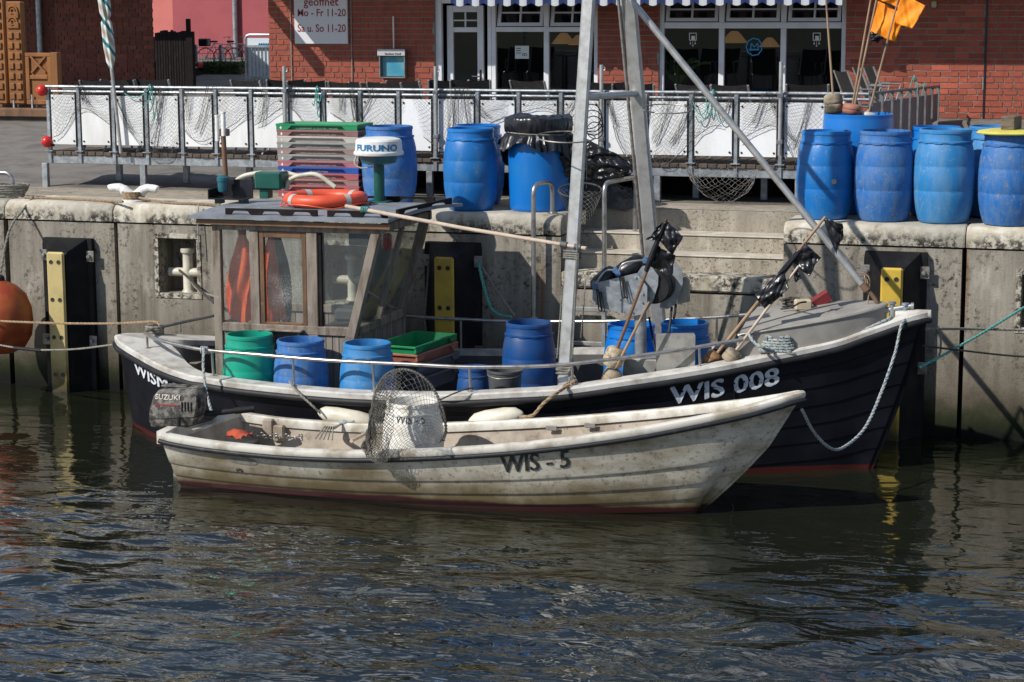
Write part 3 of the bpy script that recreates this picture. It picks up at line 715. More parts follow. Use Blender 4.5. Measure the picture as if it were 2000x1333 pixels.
# ================================================================== brick walls
_bmesh = {}
def unit_brick(m):
    if m.name not in _bmesh:
        L = []
        for k in range(4):
            mb = MB(); mb.box((0, 0, 0), (1, 1, 1)); mb.v = [(p[0] + random.uniform(-.012, .012), p[1] + random.uniform(-.12, .12) * (p[1] < 0), p[2] + random.uniform(-.03, .03)) for p in mb.v]
            L.append(mb.mesh('brick', m, 0))
        _bmesh[m.name] = L
    return random.choice(_bmesh[m.name])
def brick_rows(x0, x1, z0, z1, ch=.0833, gap=.014):
    out = []; k = 0; z = z0
    while z < z1 - .02:
        x = x0 + (0 if k % 2 else -.06) ; first = True
        while x < x1:
            l = random.choice((.115, .115, .24, .24, .18)); e = min(x + l, x1); s = max(x, x0)
            if e - s > .03: out.append((s, e, z, min(z + ch - gap, z1)))
            x = e + gap
        z += ch; k += 1
    return out
def brick_wall(parent, rects, Y, m, n_obj, depth=.035):
    allb = [b for r_ in rects for b in brick_rows(*r_)]
    off = wloc(parent); rest = MB()
    for i, (a, b, c, d) in enumerate(allb):
        if i < n_obj:
            o = bpy.data.objects.new('brick', unit_brick(m)); col.objects.link(o); o.parent = parent
            o.location = Vector(((a + b) / 2, Y + depth / 2 - random.uniform(0, .004), (c + d) / 2)) - off; o.scale = (b - a, depth, d - c)
        else:
            y = Y - random.uniform(0, .004); rest.bb(a, b, y, Y + depth, c, d)
    if rest.v: tag(rest.build('brickwork', m, parent, 0), kind='stuff')

# ================================================================== restaurant
BY = 9.7
rest = empty('restaurant_building', (-1, BY, 2.3), 'red brick harbour restaurant with white framed windows and striped awning', 'building')
bx = lambda px: P(px, 60, Y=BY).x
bz = lambda py, px=1400: P(px, py, Y=BY).z
XL, D0_, D1_, W1, W1e, W2, W2e, XR = bx(525), bx(848), bx(958), bx(958), bx(1167), bx(1287), bx(1652), 7.5
ZT = 4.62
mb = MB()
for (a, b) in ((XL, D0_), (W1e, W2), (W2e, XR)): mb.bb(a, b, BY + .006, BY + .3, 2.2, ZT)
for (a, b) in ((D0_, W1e), (W2, W2e)): mb.bb(a, b, BY + .006, BY + .3, 4.32, ZT)
mb.bb(W1, W1e, BY + .006, BY + .3, 2.2, 2.5); mb.bb(W2, W2e, BY + .006, BY + .3, 2.2, 2.5)
mb.bb(XL, XL + .3, BY + .3, 18, 2.2, ZT); mb.bb(XL + .3, XR, 17.7, 18, 2.2, ZT); mb.bb(XR - .3, XR, BY + .3, 17.7, 2.2, ZT)
mb.build('wall', m_mortar, rest, 0)
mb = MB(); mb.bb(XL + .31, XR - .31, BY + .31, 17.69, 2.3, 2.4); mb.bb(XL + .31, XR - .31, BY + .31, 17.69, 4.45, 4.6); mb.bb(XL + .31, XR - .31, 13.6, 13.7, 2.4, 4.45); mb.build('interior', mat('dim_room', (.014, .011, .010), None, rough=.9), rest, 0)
brick_wall(rest, [(W2e + .004, bx(1924), 2.45, ZT), (W1e + .004, W2 - .004, 2.6, ZT)], BY - .004, m_brick, 300)
brick_wall(rest, [(XL, D0_ - .004, 2.45, ZT), (bx(1928), XR, 2.45, ZT)], BY - .004, m_brick, 0)
# eaves, roof and end beams
ex = P(646, 136, Y=BY).x - 1.14
mb = MB(); mb.bb(ex, XR + .4, BY - 1.2, BY + .3, ZT + .0, ZT + .10); mb.build('eave', m_white, rest, 0)
mb = MB(); mb.prism([(ex - .1, BY - 1.25, ZT + .11), (ex - .1, BY + 4.1, ZT + 1.3), (ex - .1, BY + 9.5, ZT + .11)], (XR + .6 - ex, 0, 0)); mb.build('roof', mat('roof_tiles', (.20, .06, .04), (.13, .04, .03), 9, rough=.8), rest, 0)
be = P(632, 152, Y=BY).x - 1.28
mb = MB(); mb.bb(be - .055, be + .055, BY - 1.33, BY, ZT - .10, ZT + .08, .01); mb.build('rafter_end', m_wood_dark, rest, 0)
mb = MB(); mb.bb(be - .05, ex - .1, BY - .3, BY + .1, ZT + .08, ZT + .2); mb.build('rafter_plate', m_wood_dark, rest, 0)
# vertical movement joint and downpipe line on the right bay, cable runs on the left bay
mb = MB(); x = bx(1926); mb.bb(x - .012, x + .012, BY - .020, BY - .004, 2.4, ZT); mb.build('expansion_joint', m_black, rest, 0)
for px in (570, 688):
    mb = MB(); x = P(px, 100, Y=BY).x; mb.tube([(x, BY - .022, 2.4), (x, BY - .022, ZT)], .008, 6); mb.build('cable', m_mortar, rest)
p = P(1824, 9, Y=BY - .05); mb = MB(); mb.bb(p.x - .035, p.x + .035, BY - .06, BY - .014, p.z - .045, p.z + .045, .01); mb.build('wall_socket', mat('beige_plastic', (.42, .36, .22), None, rough=.5), rest, 0)

def bar(mb, x0, x1, z0, z1, y0=None, y1=None):
    mb.bb(x0, x1, BY + .05 if y0 is None else y0, BY + .13 if y1 is None else y1, z0, z1, .006)
def window(x0, x1, mull, zt0, zt1, ztop, frame=.065):
    mb = MB(); bar(mb, x0, x0 + frame, 2.5, ztop); bar(mb, x1 - frame, x1, 2.5, ztop); bar(mb, x0 + frame, x1 - frame, ztop - .06, ztop); bar(mb, x0 + frame, x1 - frame, 2.5, 2.57)
    bar(mb, x0 + frame, x1 - frame, zt0, zt1, BY + .045, BY + .125)
    f = mb.build('window', m_frame, rest, 0)
    edges = [x0 + frame] + [v for m_ in mull for v in (m_ - .04, m_ + .04)] + [x1 - frame]
    for m_ in mull:
        mb = MB(); bar(mb, m_ - .04, m_ + .04, 2.57, zt0); bar(mb, m_ - .04, m_ + .04, zt1, ztop - .06); mb.build('mullion', m_frame, f, 0)
    for a, b in zip(edges[::2], edges[1::2]):
        mb = MB(); mb.bb(a, b, BY + .085, BY + .092, 2.57, zt0); mb.build('pane', m_glass, f, 0)
        # small tilted top light with glazing bars
        w = .05; z0, z1 = zt1 + .012, ztop - .075; tilt = .10
        def tl(mb, xa, xb, za, zb, dy=0):
            for_z = lambda z: BY + .06 + tilt * (z - z0) / (z1 - z0)
            vs = [(x, for_z(z) + y, z) for x in (xa, xb) for y in (dy, dy + .035) for z in (za, zb)]
            mb.add(vs, [(0, 1, 3, 2), (4, 6, 7, 5), (0, 4, 5, 1), (2, 3, 7, 6), (0, 2, 6, 4), (1, 5, 7, 3)])
        mb = MB(); a2, b2 = a + .02, b - .02
        tl(mb, a2, b2, z0, z0 + w); tl(mb, a2, b2, z1 - w, z1); tl(mb, a2, a2 + w, z0 + w, z1 - w); tl(mb, b2 - w, b2, z0 + w, z1 - w)
        tl(mb, (a2 + b2) / 2 - .014, (a2 + b2) / 2 + .014, z0 + w, z1 - w, .004); tl(mb, a2 + w, b2 - w, (z0 + z1) / 2 - .012, (z0 + z1) / 2 + .012, .006)
        mb.build('top_light', m_frame, f, 0)
        mb = MB(); tl(mb, a2 + w, b2 - w, z0 + w, z1 - w, .045); mb.build('pane', m_glass, f, 0)
    return f
window(W1, W1e, [bx(1065)], bz(63), bz(53), 4.28)
window(W2, W2e, [bx(1408), bx(1529)], bz(56), bz(44), 4.30)
# door
mb = MB(); bar(mb, D0_, D0_ + .10, 2.4, 4.28); bar(mb, D0_ + .1, D1_ - .002, 4.15, 4.28); bar(mb, D1_ - .065, D1_ - .002, 2.4, 4.15); dr = mb.build('door', m_frame, rest, 0)
l0, l1 = bx(866), bx(938)
mb = MB()
for (a, b, c, d) in ((l0, l0 + .10, 2.4, 4.12), (l1 - .10, l1, 2.4, 4.12), (l0 + .1, l1 - .1, 4.02, 4.12), (l0 + .1, l1 - .1, bz(64), bz(54)), (l0 + .1, l1 - .1, 2.4, 2.6)): bar(mb, a, b, c, d, BY + .16, BY + .22)
bar(mb, (l0 + l1) / 2 - .012, (l0 + l1) / 2 + .012, bz(54), 4.02, BY + .17, BY + .21); bar(mb, l0 + .1, l1 - .1, bz(40) - .01, bz(40) + .01, BY + .172, BY + .208)
mb.build('leaf', m_frame, dr, 0)
mb = MB(); mb.bb(l0 + .1, l1 - .1, BY + .188, BY + .194, 2.6, 4.02); mb.build('pane', m_glass, dr, 0)
h = P(935, 150, Y=BY + .1); mb = MB(); mb.tube([(l1 - .05, BY + .16, h.z), (l1 - .05, BY + .11, h.z), (l1 - .17, BY + .11, h.z)], .011, 8); mb.bb(l1 - .065, l1 - .035, BY + .148, BY + .16, h.z - .1, h.z + .1, .004); mb.build('handle', m_black, dr)

# pendant lamps and other things behind the panes
def pend(px, py, Y, s=1.0, lab=''):
    c = P(px, py, Y=Y); t = empty('pendant_lamp', (c.x, Y, c.z), lab, 'lamp', 'cone shaded lamps inside the restaurant')
    mb = MB(); mb.lathe([(.0, .165 * s), (.05 * s, .165 * s), (.10 * s, .115 * s), (.19 * s, 0), (.18 * s, .004), (.09 * s, .112 * s)], 28); 
    m = bpy.data.materials.get('glowing_shade')
    if m is None:
        m = mat('glowing_shade', (.60, .34, .15), None, rough=.8); m.node_tree.nodes['Principled BSDF'].inputs['Emission Color'].default_value = (1, .50, .20, 1); m.node_tree.nodes['Principled BSDF'].inputs['Emission Strength'].default_value = .10
    mb.build('shade', m, t, local=True)
    mb = MB(); mb.tube([(0, 0, .18 * s), (0, 0, 4.45 - c.z)], .006, 6); mb.build('flex', m_black, t, local=True)
pend(1101, 86, 10.9, 1, 'glowing cone lamp behind the middle window, left of the near mast leg')
pend(1131, 88, 11.2, .9, 'glowing cone lamp behind the middle window, half hidden by the near mast leg')
pend(1434, 84, 10.9, 1.05, 'glowing cone lamp behind the right window, left of the blue window sticker')
pend(1503, 92, 11.3, .85, 'glowing cone lamp behind the right window, right of the blue window sticker')

# awning
aw = empty('awning', (0, 8.85, 4.1), 'blue and white striped awning valance over the restaurant windows', 'awning')
a0, a1 = P(880, 6, Y=8.85).x, P(1645, 6, Y=8.85).x
m_aw = bpy.data.materials.new('awning_stripes'); m_aw.use_nodes = True
nt = m_aw.node_tree; g = _n(nt, 'ShaderNodeNewGeometry'); sx = _n(nt, 'ShaderNodeSeparateXYZ'); nt.links.new(g.outputs['Position'], sx.inputs[0])
md = _n(nt, 'ShaderNodeMath', operation='PINGPONG'); md.inputs[1].default_value = .12; nt.links.new(sx.outputs[0], md.inputs[0])
gt = _n(nt, 'ShaderNodeMath', operation='GREATER_THAN'); gt.inputs[1].default_value = .062; nt.links.new(md.outputs[0], gt.inputs[0])
mx = _n(nt, 'ShaderNodeMix', data_type='RGBA'); mx.inputs['A'].default_value = (.012, .03, .12, 1); mx.inputs['B'].default_value = (.42, .44, .48, 1); nt.links.new(gt.outputs[0], mx.inputs['Factor'])  # white stripe greyed to hold the awning's shade
nt.links.new(mx.outputs['Result'], nt.nodes['Principled BSDF'].inputs['Base Color']); nt.nodes['Principled BSDF'].inputs['Roughness'].default_value = .8
zb = P(1300, 9, Y=8.85).z
mb = MB(); n = 400
def val(u, v):
    x = lerp(a0, a1, u); sc = abs(math.sin(math.pi * x / .24)); zlow = zb - .02 + .05 * (1 - sc)
    return (x, 8.85 + .012 * math.sin(x * 26), lerp(zb + .16, zlow, v))
mb.grid(val, n, 3); mb.build('valance', m_aw, aw)
mb = MB(); mb.grid(lambda u, v: (lerp(a0, a1, u), lerp(8.85, BY - .03, v), lerp(zb + .16, zb + .42, v) - .03 * math.sin(math.pi * v)), 12, 4); mb.build('canopy_cloth', m_aw, aw)
mb = MB(); mb.tube([(a0, 8.85, zb + .165), (a1, 8.85, zb + .165)], .02, 8); mb.build('front_bar', m_white, aw)
for x in (a0 + .3, (a0 + a1) / 2, a1 - .3):
    mb = MB(); mb.beam((x, 8.86, zb + .15), (x, BY, zb + .36), .03, .03); mb.build('arm', m_white, aw, 0)

# opening hours board
c0 = P(576, 86, Y=BY - .05); c1 = P(680, -30, Y=BY - .05)
c1.x = P(679, 60, Y=BY - .05).x
sg = empty('opening_hours_sign', ((c0.x + c1.x) / 2, BY - .05, c0.z), 'white opening hours board with dark red lettering on the brick wall', 'sign')
mb = MB(); mb.bb(c0.x, c1.x, BY - .055, BY - .015, c0.z, c1.z, .004); mb.build('board', mat('sign_white', (.62, .62, .64), None, rough=.4), sg, 0)
def sign_text(s, px, py, w_px, name='lettering', m=m_text_red, Y=BY - .0555, par=None, bold=.012, h=1.0):
    a = P(px, py, Y=Y); b = P(px + w_px, py, Y=Y)
    mbt = text_mb(s, 1, .0, bold, lambda u, v, w: (u, v, w)); W_ = max(p[0] for p in mbt.v) - min(p[0] for p in mbt.v); x_ = min(p[0] for p in mbt.v); k = (b.x - a.x) / W_
    mbt.v = [(a.x + (p[0] - x_) * k, Y - .002, a.z + p[1] * k * h) for p in mbt.v]
    return mbt.build(name, m, par, 0)
sign_text('geöffnet', 593, 11.5, 68, par=sg, h=1.02); sign_text('Mo - Fr 11-20', 581.5, 32, 94, par=sg, h=1.10); sign_text('Sa u. So 11-20', 581.5, 62.5, 94, par=sg, h=1.18)
# lit menu case
c0 = P(741, 153, Y=BY - .12); c1 = P(791, 97, Y=BY - .12)
mn = empty('menu_case', ((c0.x + c1.x) / 2, BY - .1, c0.z), 'small wall mounted menu case with pale blue sheet beside the door', 'menu case')
mb = MB(); w = .02
mb.bb(c0.x, c1.x, BY - .03, BY - .014, c0.z, c1.z); mb.bb(c0.x, c0.x + w, BY - .13, BY - .03, c0.z, c1.z, .003); mb.bb(c1.x - w, c1.x, BY - .13, BY - .03, c0.z, c1.z, .003); mb.bb(c0.x + w, c1.x - w, BY - .13, BY - .03, c0.z, c0.z + w, .003); mb.bb(c0.x + w, c1.x - w, BY - .13, BY - .03, c1.z - .1, c1.z, .003)
mb.build('case', m_galv_dark, mn, 0)
mb = MB(); mb.bb(c0.x - .02, c1.x + .005, BY - .145, BY - .131, c1.z - .095, c1.z + .005, .003); hd = mb.build('header_strip', mat('header_grey', (.42, .43, .45), None), mn, 0)
sign_text('Berliner Kindl', 752, 107.5, 31, m=m_text_black, Y=BY - .147, par=mn)
mb = MB(); mb.bb(c0.x + .03, c1.x - .03, BY - .05, BY - .045, c0.z + .03, c1.z - .11); mb.build('menu_sheet', mat('blue_menu_sheet', (.33, .62, .72), (.08, .42, .62), 3, .42, .6, rough=.5), mn, 0)
mb = MB(); mb.bb(c0.x + .02, c1.x - .02, BY - .110, BY - .106, c0.z + .02, c1.z - .1); mb.build('glass', m_glass, mn, 0)
a = P(768, 32, Y=BY - .06); b = P(769, 95, Y=BY - .06)
single(MB().cyl((b.x, BY - .06, b.z), (a.x, BY - .06, a.z), .012, 10), 'conduit_pipe', m_white, 'thin white conduit on the brick wall above the menu case', 'pipe')
# stickers and papers on the panes
def paper(px0, py0, px1, py1, m, name, label, cat, Y=BY + .078):
    a = P(px0, py1, Y=Y); b = P(px1, py0, Y=Y); mb = MB(); mb.bb(a.x, b.x, Y, Y + .004, a.z, b.z); return single(mb, name, m, label, cat, smooth=0), a, b
m_paper = mat('paper', (.55, .62, .60), None, rough=.7)
pp, a, b = paper(1006, 90, 1033, 115, m_paper, 'window_notice', 'small pale notice stuck inside the window left of the mast', 'notice')
for k in range(3):
    mbt = MB(); z = b.z - .035 - k * .035; mbt.bb(a.x + .02, a.x + .09, BY + .0755, BY + .0775, z - .008, z + .004); mbt.build('print', m_text_black, pp, 0)
mbt = MB(); mbt.torus((b.x - .05, BY + .077, a.z + .06), .018, .004, 14, 5, (0, 1, 0)); mbt.torus((b.x - .085, BY + .077, a.z + .06), .018, .004, 14, 5, (0, 1, 0)); mbt.build('print', m_text_black, pp)
st = P(1473, 92, Y=BY + .07); mb = MB(); pts = []
for k in range(40):
    t_ = 2 * math.pi * k / 40; rr = .105 * (1 + .10 * abs(math.sin(4.5 * t_))); pts.append((st.x + rr * math.cos(t_), BY + .072, st.z + rr * 1.08 * math.sin(t_)))
mb.tube(pts, .009, 6, True); mb.tube([(st.x - .07, BY + .072, st.z - .04), (st.x + .07, BY + .072, st.z - .04)], .012, 6); mb.tube(spline([(st.x - .05, BY + .072, st.z - .04), (st.x - .04, BY + .072, st.z + .05), (st.x, BY + .072, st.z), (st.x + .05, BY + .072, st.z + .05), (st.x + .06, BY + .072, st.z - .03)], 5), .008, 6)
single(mb, 'window_sticker', mat('sky_blue_film', (.03, .30, .58), None), 'blue scalloped sticker in the right hand restaurant window', 'sticker')
for px, lab in ((1353, 'small white hanging ornament in the left pane of the right window'), (1595, 'small white hanging ornament in the right pane of the right window')):
    c = P(px, 72, Y=BY + .06); mb = MB(); s = .05
    mb.tube([(c.x - s, BY + .07, c.z - s), (c.x + s, BY + .07, c.z - s), (c.x + s, BY + .07, c.z + s), (c.x - s, BY + .07, c.z + s)], .009, 4, True)
    mb.bb(c.x - .02, c.x + .03, BY + .066, BY + .074, c.z - .045, c.z + .01)
    for k in (-1, 0, 1): mb.tube([(c.x + k * .035, BY + .07, c.z - s), (c.x + k * .035, BY + .07, c.z - .09 - .03 * (k == 0))], .003, 4); mb.ball((c.x + k * .035, BY + .07, c.z - .1 - .03 * (k == 0)), .012, 8, 6)
    single(mb, 'window_ornament', m_white, lab, 'ornament', 'white ornaments hung in the right window')
# palm in the window
pl = P(1322, 175, Y=10.6); mb = MB()
for k in range(16):
    a = random.uniform(0, 6.28); l = random.uniform(.5, .9); q = [Vector((pl.x, 10.6, 2.9))]
    for i in range(1, 6):
        t_ = i / 5; q.append(Vector((pl.x + math.cos(a) * l * t_ * .8, 10.6 + .35 * math.sin(a) * l * t_, 2.9 + l * (1.3 * t_ - .75 * t_ * t_))))
    for i in range(5):
        d = Vector((-math.sin(a) * .045 * (1 - i / 6), 0, .02)); mb.add([q[i] - d, q[i] + d, q[i + 1] + d * .8, q[i + 1] - d * .8], [(0, 1, 2, 3)])
mb.lathe([(.0, 2.4), (.14, 2.4), (.17, 2.72), (.0, 2.7)], 16, (pl.x, 10.6, 0)); mb.tube([(pl.x, 10.6, 2.7), (pl.x, 10.6, 2.92)], .03, 8)
single(mb, 'potted_palm', m_hedge, 'potted palm behind the left pane of the right window', 'plant')

# ================================================================== left background
# brick building, its shade put into darker brick
OY = 14.5
ob_ = empty('brick_house', (P(180, 100, Y=OY).x, OY, 2.7), 'shade-darkened red brick house behind the folded parasol', 'building')
x0, x1, xr = P(-60, 100, Y=OY).x, P(300, 100, Y=OY).x, P(110, 100, Y=OY).x
mb = MB(); mb.prism([(xr, OY + .006, 2.4), (x1, OY + .006, 2.4), (x1 - 3.4, OY + 6, 2.4), (xr - 3.4, OY + 6, 2.4)], (0, 0, 2.9)); mb.prism([(x0, OY + .22, 2.4), (xr - .001, OY + .22, 2.4), (xr - .13, OY + .4, 2.4), (x0, OY + .4, 2.4)], (0, 0, 2.9)); mb.build('wall', m_mortar_dark, ob_, 0)
brick_wall(ob_, [(xr, x1, 2.5, 5.2)], OY - .008, m_brick_dark, 300)
brick_wall(ob_, [(x0, xr - .02, 2.5, 5.2)], OY + .207, m_brick_dark, 0)
mb = MB(); mb.prism([(x0 - .3, OY - 2.7, 5.3), (x1 + .5, OY - 2.7, 5.3), (x1 - 3.4, OY + 6.2, 5.3), (x0 - 3.7, OY + 6.2, 5.3)], (0, 0, .12)); mb.build('roof', m_slate, ob_, 0)  # unseen overhang stretched out to keep the brick front in shade
dp = P(76, 60, Y=OY + .1); mb = MB(); mb.tube([(dp.x, OY + .12, 2.5), (dp.x, OY + .12, 5.3)], .055, 12); mb.build('downpipe', m_galv, ob_)
# carved timber kiosk on a stone plinth
KY = 7.4
kz = P(60, 212, Y=KY).z; gzk = P(60, 300, Y=KY).z
kx = lambda px: P(px, 150, Y=KY).x
pw = empty('plinth_wall', (kx(20), KY, gzk), 'low dark stone wall with a timber beam on top at the left', 'wall')
mb = MB(); mb.bb(kx(-160), kx(92), KY, KY + .5, gzk - .4, kz - .13); mb.build('stone_wall', mat('rough_stone', (.085, .075, .068), (.05, .045, .04), 3, rough=.95, bump=1.0, bscale=12), pw, 0)
mb = MB(); mb.bb(kx(-160), kx(96), KY - .06, KY + .56, kz - .13, kz, .015); mb.build('timber_beam', m_wood_dark, pw, 0)
ki = empty('carved_kiosk', (kx(40), KY + .2, kz), 'carved orange-brown timber kiosk front at the left edge', 'kiosk')
def kpost(px0, px1, ztop, name='carved_post'):
    mb = MB(); a, b = kx(px0), kx(px1); mb.bb(a, b, KY + .1, KY + .22, kz + .05, ztop, .02); o = mb.build(name, m_wood_kiosk, ki, 0)
    z = kz + .12; k = 0
    while z < ztop - .12:
        mb = MB(); w = (b - a) * .32
        for s in (0, 1): mb.bb(a + .03 + s * (w + .03), a + .03 + s * (w + .03) + w, KY + .075, KY + .1, z, z + .10, .01)
        mb.build('carved_block', m_wood_kiosk, o, 0); z += .15; k += 1
zt = P(20, -20, Y=KY).z
kpost(-30, 6, zt); kpost(9, 40, P(20, 3, Y=KY).z)
mb = MB(); a, b = kx(12), kx(37)
for k in range(2):
    c = P(24, 22 + k * 22, Y=KY + .08); mb.torus((c.x, KY + .09, c.z), .075, .018, 20, 6, (0, 1, 0)); mb.torus((c.x, KY + .09, c.z), .035, .014, 16, 6, (0, 1, 0))
mb.build('carved_rosette', m_wood_kiosk, ki)
a, b, zt = kx(43), kx(94), P(70, 104, Y=KY).z
mb = MB()
for (u0, u1, v0, v1) in ((a, b, zt - .06, zt), (a, b, kz + .05, kz + .12), (a, a + .07, kz + .12, zt - .06), (b - .07, b, kz + .12, zt - .06), (a + .07, b - .07, P(70, 152, Y=KY).z - .03, P(70, 152, Y=KY).z + .03)): mb.bb(u0, u1, KY + .1, KY + .17, v0, v1, .008)
mb.build('rail_frame', m_wood_kiosk, ki, 0)
mb = MB(); mb.bb(a + .07, b - .07, KY + .13, KY + .15, kz + .12, zt - .06); mb.build('infill_board', m_wood_kiosk, ki, 0)
mb = MB(); cc = ((a + b) / 2, P(70, 127, Y=KY).z); s = .12
mb.beam((cc[0] - s, KY + .115, cc[1] - s), (cc[0] + s, KY + .115, cc[1] + s), .03, .03, (0, 1, 0)); mb.beam((cc[0] - s, KY + .105, cc[1] + s), (cc[0] + s, KY + .105, cc[1] - s), .03, .03, (0, 1, 0)); mb.build('carved_cross', m_wood_kiosk, ki, 0)
mb = MB(); mb.bb(kx(94), kx(108), KY + .08, KY + .2, kz + .05, P(100, 103, Y=KY).z, .01); mb.build('end_post', m_wood_kiosk, ki, 0)
for px in (18, 54):
    mb = MB(); mb.bb(kx(px) - .012, kx(px) + .012, KY + .09, KY + .1, kz, kz + .2); mb.bb(kx(px) - .012, kx(px) + .012, KY + .22, KY + .23, kz, kz + .2); mb.build('foot_bracket', m_galv, ki, 0)
mb = MB(); mb.bb(kx(-160), kx(40), KY + .3, KY + 2.2, kz, kz + .1); mb.build('floor_and_back', m_wood_dark, ki, 0)

# black board fence
FY = 13.4; fx = lambda px: P(px, 100, Y=FY).x
fe = empty('board_fence', (fx(340), FY, 2.6), 'black stained vertical board fence beside the brick house', 'fence')
n = 13
for k in range(n):
    px = 303 + (370 - 303) * k / n; a, b = fx(px), fx(px + 4.4); mb = MB(); mb.bb(a, b, FY, FY + .03, 2.55, P(340, 62, Y=FY).z + random.uniform(-.03, .03), .004); mb.build('board', m_blackwood, fe, 0)
mb = MB(); mb.bb(fx(303), fx(378), FY + .032, FY + .075, 3.35, 3.45); mb.bb(fx(303), fx(378), FY + .032, FY + .075, 2.8, 2.9); mb.build('cross_rail', m_blackwood, fe, 0)
mb = MB(); mb.bb(fx(366), fx(379), FY - .05, FY + .05, 2.5, P(370, 62, Y=FY).z, .008); mb.bb(fx(366), fx(373), FY - .04, FY + .03, P(370, 62, Y=FY).z, P(370, 37, Y=FY).z, .006); mb.build('post', m_blackwood, fe, 0)
# pink houses
PY = 26
px_ = lambda px, Y=PY: P(px, 50, Y=Y).x
ph = empty('pink_house', (px_(440), PY, 2.9), 'pink rendered house behind the bicycle fence, shade in its wall colour', 'building')
mb = MB(); mb.bb(px_(338), px_(600), PY, PY + 6, 2.5, 7.0); mb.build('wall', m_pink_shaded, ph, 0)
mb = MB(); mb.prism([(px_(338) - .3, PY - 2.2, 7.0), (px_(338) - .3, PY + 3, 8.0), (px_(338) - .3, PY + 6.5, 7.0)], (px_(600) - px_(338) + .6, 0, 0)); mb.build('roof', m_slate, ph, 0)
mb = MB(); x = px_(462); mb.tube([(x, PY - .08, 2.8), (x, PY - .08, 7)], .06, 12); mb.build('downpipe', m_galv, ph)
ph2 = empty('pale_pink_house', (px_(318, 30), 30, 2.9), 'pink house wall with sunlight in its paler colour, left of the shaded one', 'building')
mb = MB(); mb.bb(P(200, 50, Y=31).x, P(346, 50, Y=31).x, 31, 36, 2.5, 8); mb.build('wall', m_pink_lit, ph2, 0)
mb = MB(); mb.prism([(P(200, 50, Y=31).x, 30.6, 8), (P(200, 50, Y=31).x, 33, 10), (P(200, 50, Y=31).x, 36.4, 8)], (3.5, 0, 0)); mb.build('roof', m_slate, ph2, 0)
# wire mesh fence, hedge, bicycles
MY = 19.0; mx_ = lambda px: P(px, 110, Y=MY).x
z0, z1 = P(430, 128, Y=MY).z, P(430, 93, Y=MY).z
mf = empty('wire_fence', (mx_(430), MY, z0), 'thin grey welded wire fence above the hedge', 'fence')
mb = MB()
a, b = mx_(380), mx_(482)
k = a
while k < b: strand(mb, (k, MY, z0 - .8), (k, MY, z1), .005); k += .06
for k in range(9): strand(mb, (a, MY, lerp(z0 - .6, z1, k / 8)), (b, MY, lerp(z0 - .6, z1, k / 8)), .006)
tag(mb.build('wire_mesh', m_galv, mf, 0), kind='stuff')
for px in (381, 430, 481):
    mb = MB(); mb.bb(mx_(px) - .03, mx_(px) + .03, MY + .01, MY + .07, 2.7, z1 + .05); mb.build('post', m_galv, mf, 0)
hx0, hx1 = P(390, 140, Y=18.2).x, P(480, 140, Y=18.2).x; hz0, hz1 = P(430, 157, Y=18.2).z, P(430, 126, Y=18.2).z
mb = MB()
for k in range(5200):
    x, y, z = random.uniform(hx0, hx1), random.uniform(17.9, 18.6), random.uniform(hz0 - .1, hz1 + .02 * hnoise(k, k * .3))
    if random.random() < .6: y = 17.9 + random.uniform(0, .06)
    elif random.random() < .5: z = hz1 + random.uniform(-.05, .04)
    d = Vector((random.uniform(-1, 1), random.uniform(-1, 1), random.uniform(-1, 1))).normalized() * .035; e = d.orthogonal().normalized() * .022; c = Vector((x, y, z))
    mb.add([c - d, c + e, c + d, c - e], [(0, 1, 2, 3)])
hd = empty('hedge', ((hx0 + hx1) / 2, 18.2, hz0 - .1), 'clipped green hedge below the wire fence', 'hedge')
tag(mb.build('foliage', m_hedge, hd, 0), kind='stuff')
mb = MB(); mb.bb(hx0 + .05, hx1 - .05, 17.98, 18.5, hz0 - .1, hz1 - .05); mb.build('branches', m_wood_dark, hd, 0)
def bicycle(px, py, sgn, label):
    c = P(px, py, Y=19.8); zg = c.z; x = c.x; y = 19.8; r = .33
    t = empty('bicycle', (x, y, zg), label, 'bicycle', 'bicycles parked behind the hedge')
    for w in (-.52, .52):
        mb = MB(); mb.torus((x + w, y, zg + r), r, .018, 28, 6, (0, 1, 0))
        for k in range(10): a = k * math.pi / 5; strand(mb, (x + w, y, zg + r), (x + w + r * math.cos(a), y, zg + r + r * math.sin(a)), .004)
        mb.build('wheel', m_rubber, t)
    B, S, Hd, Rr, Fr = (x - .05 * sgn, y, zg + .3), (x - .2 * sgn, y, zg + .82), (x + .36 * sgn, y, zg + .88), (x - .52 * sgn, y, zg + r), (x + .52 * sgn, y, zg + r)
    mb = MB()
    for p, q in ((B, S), (B, Hd), (S, (x + .34 * sgn, y, zg + .78)), (Rr, S), (Rr, B), (Hd, Fr)): mb.tube([p, q], .017, 8)
    mb.build('frame', m_white, t)
    mb = MB(); mb.box((S[0], y, S[2] + .06), (.25, .14, .06), .025); mb.build('saddle', m_black, t)
    mb = MB(); mb.tube(spline([(Hd[0] - .1 * sgn, y - .26, Hd[2] + .14), (Hd[0] + .02 * sgn, y - .1, Hd[2] + .17), (Hd[0], y, Hd[2] + .12), (Hd[0] + .02 * sgn, y + .1, Hd[2] + .17), (Hd[0] - .1 * sgn, y + .26, Hd[2] + .14)], 5), .013, 8); mb.tube([Hd, (Hd[0], y, Hd[2] + .13)], .014, 8); mb.build('handlebar', m_steel, t)
    t.scale = (.62, .62, .62); t.location.z = zg - .0
    return t
bicycle(462, 133, 1, 'white framed bicycle nearer the gate, behind the wire fence')
t = bicycle(430, 133, 1, 'bicycle with a dark basket left of the white one behind the wire fence')
p = wloc(t); mb = MB(); mb.bb(p.x - .72, p.x - .38, p.y - .16, p.y + .16, p.z + .72, p.z + .98, .03); mb.build('basket', m_black, t, 0)
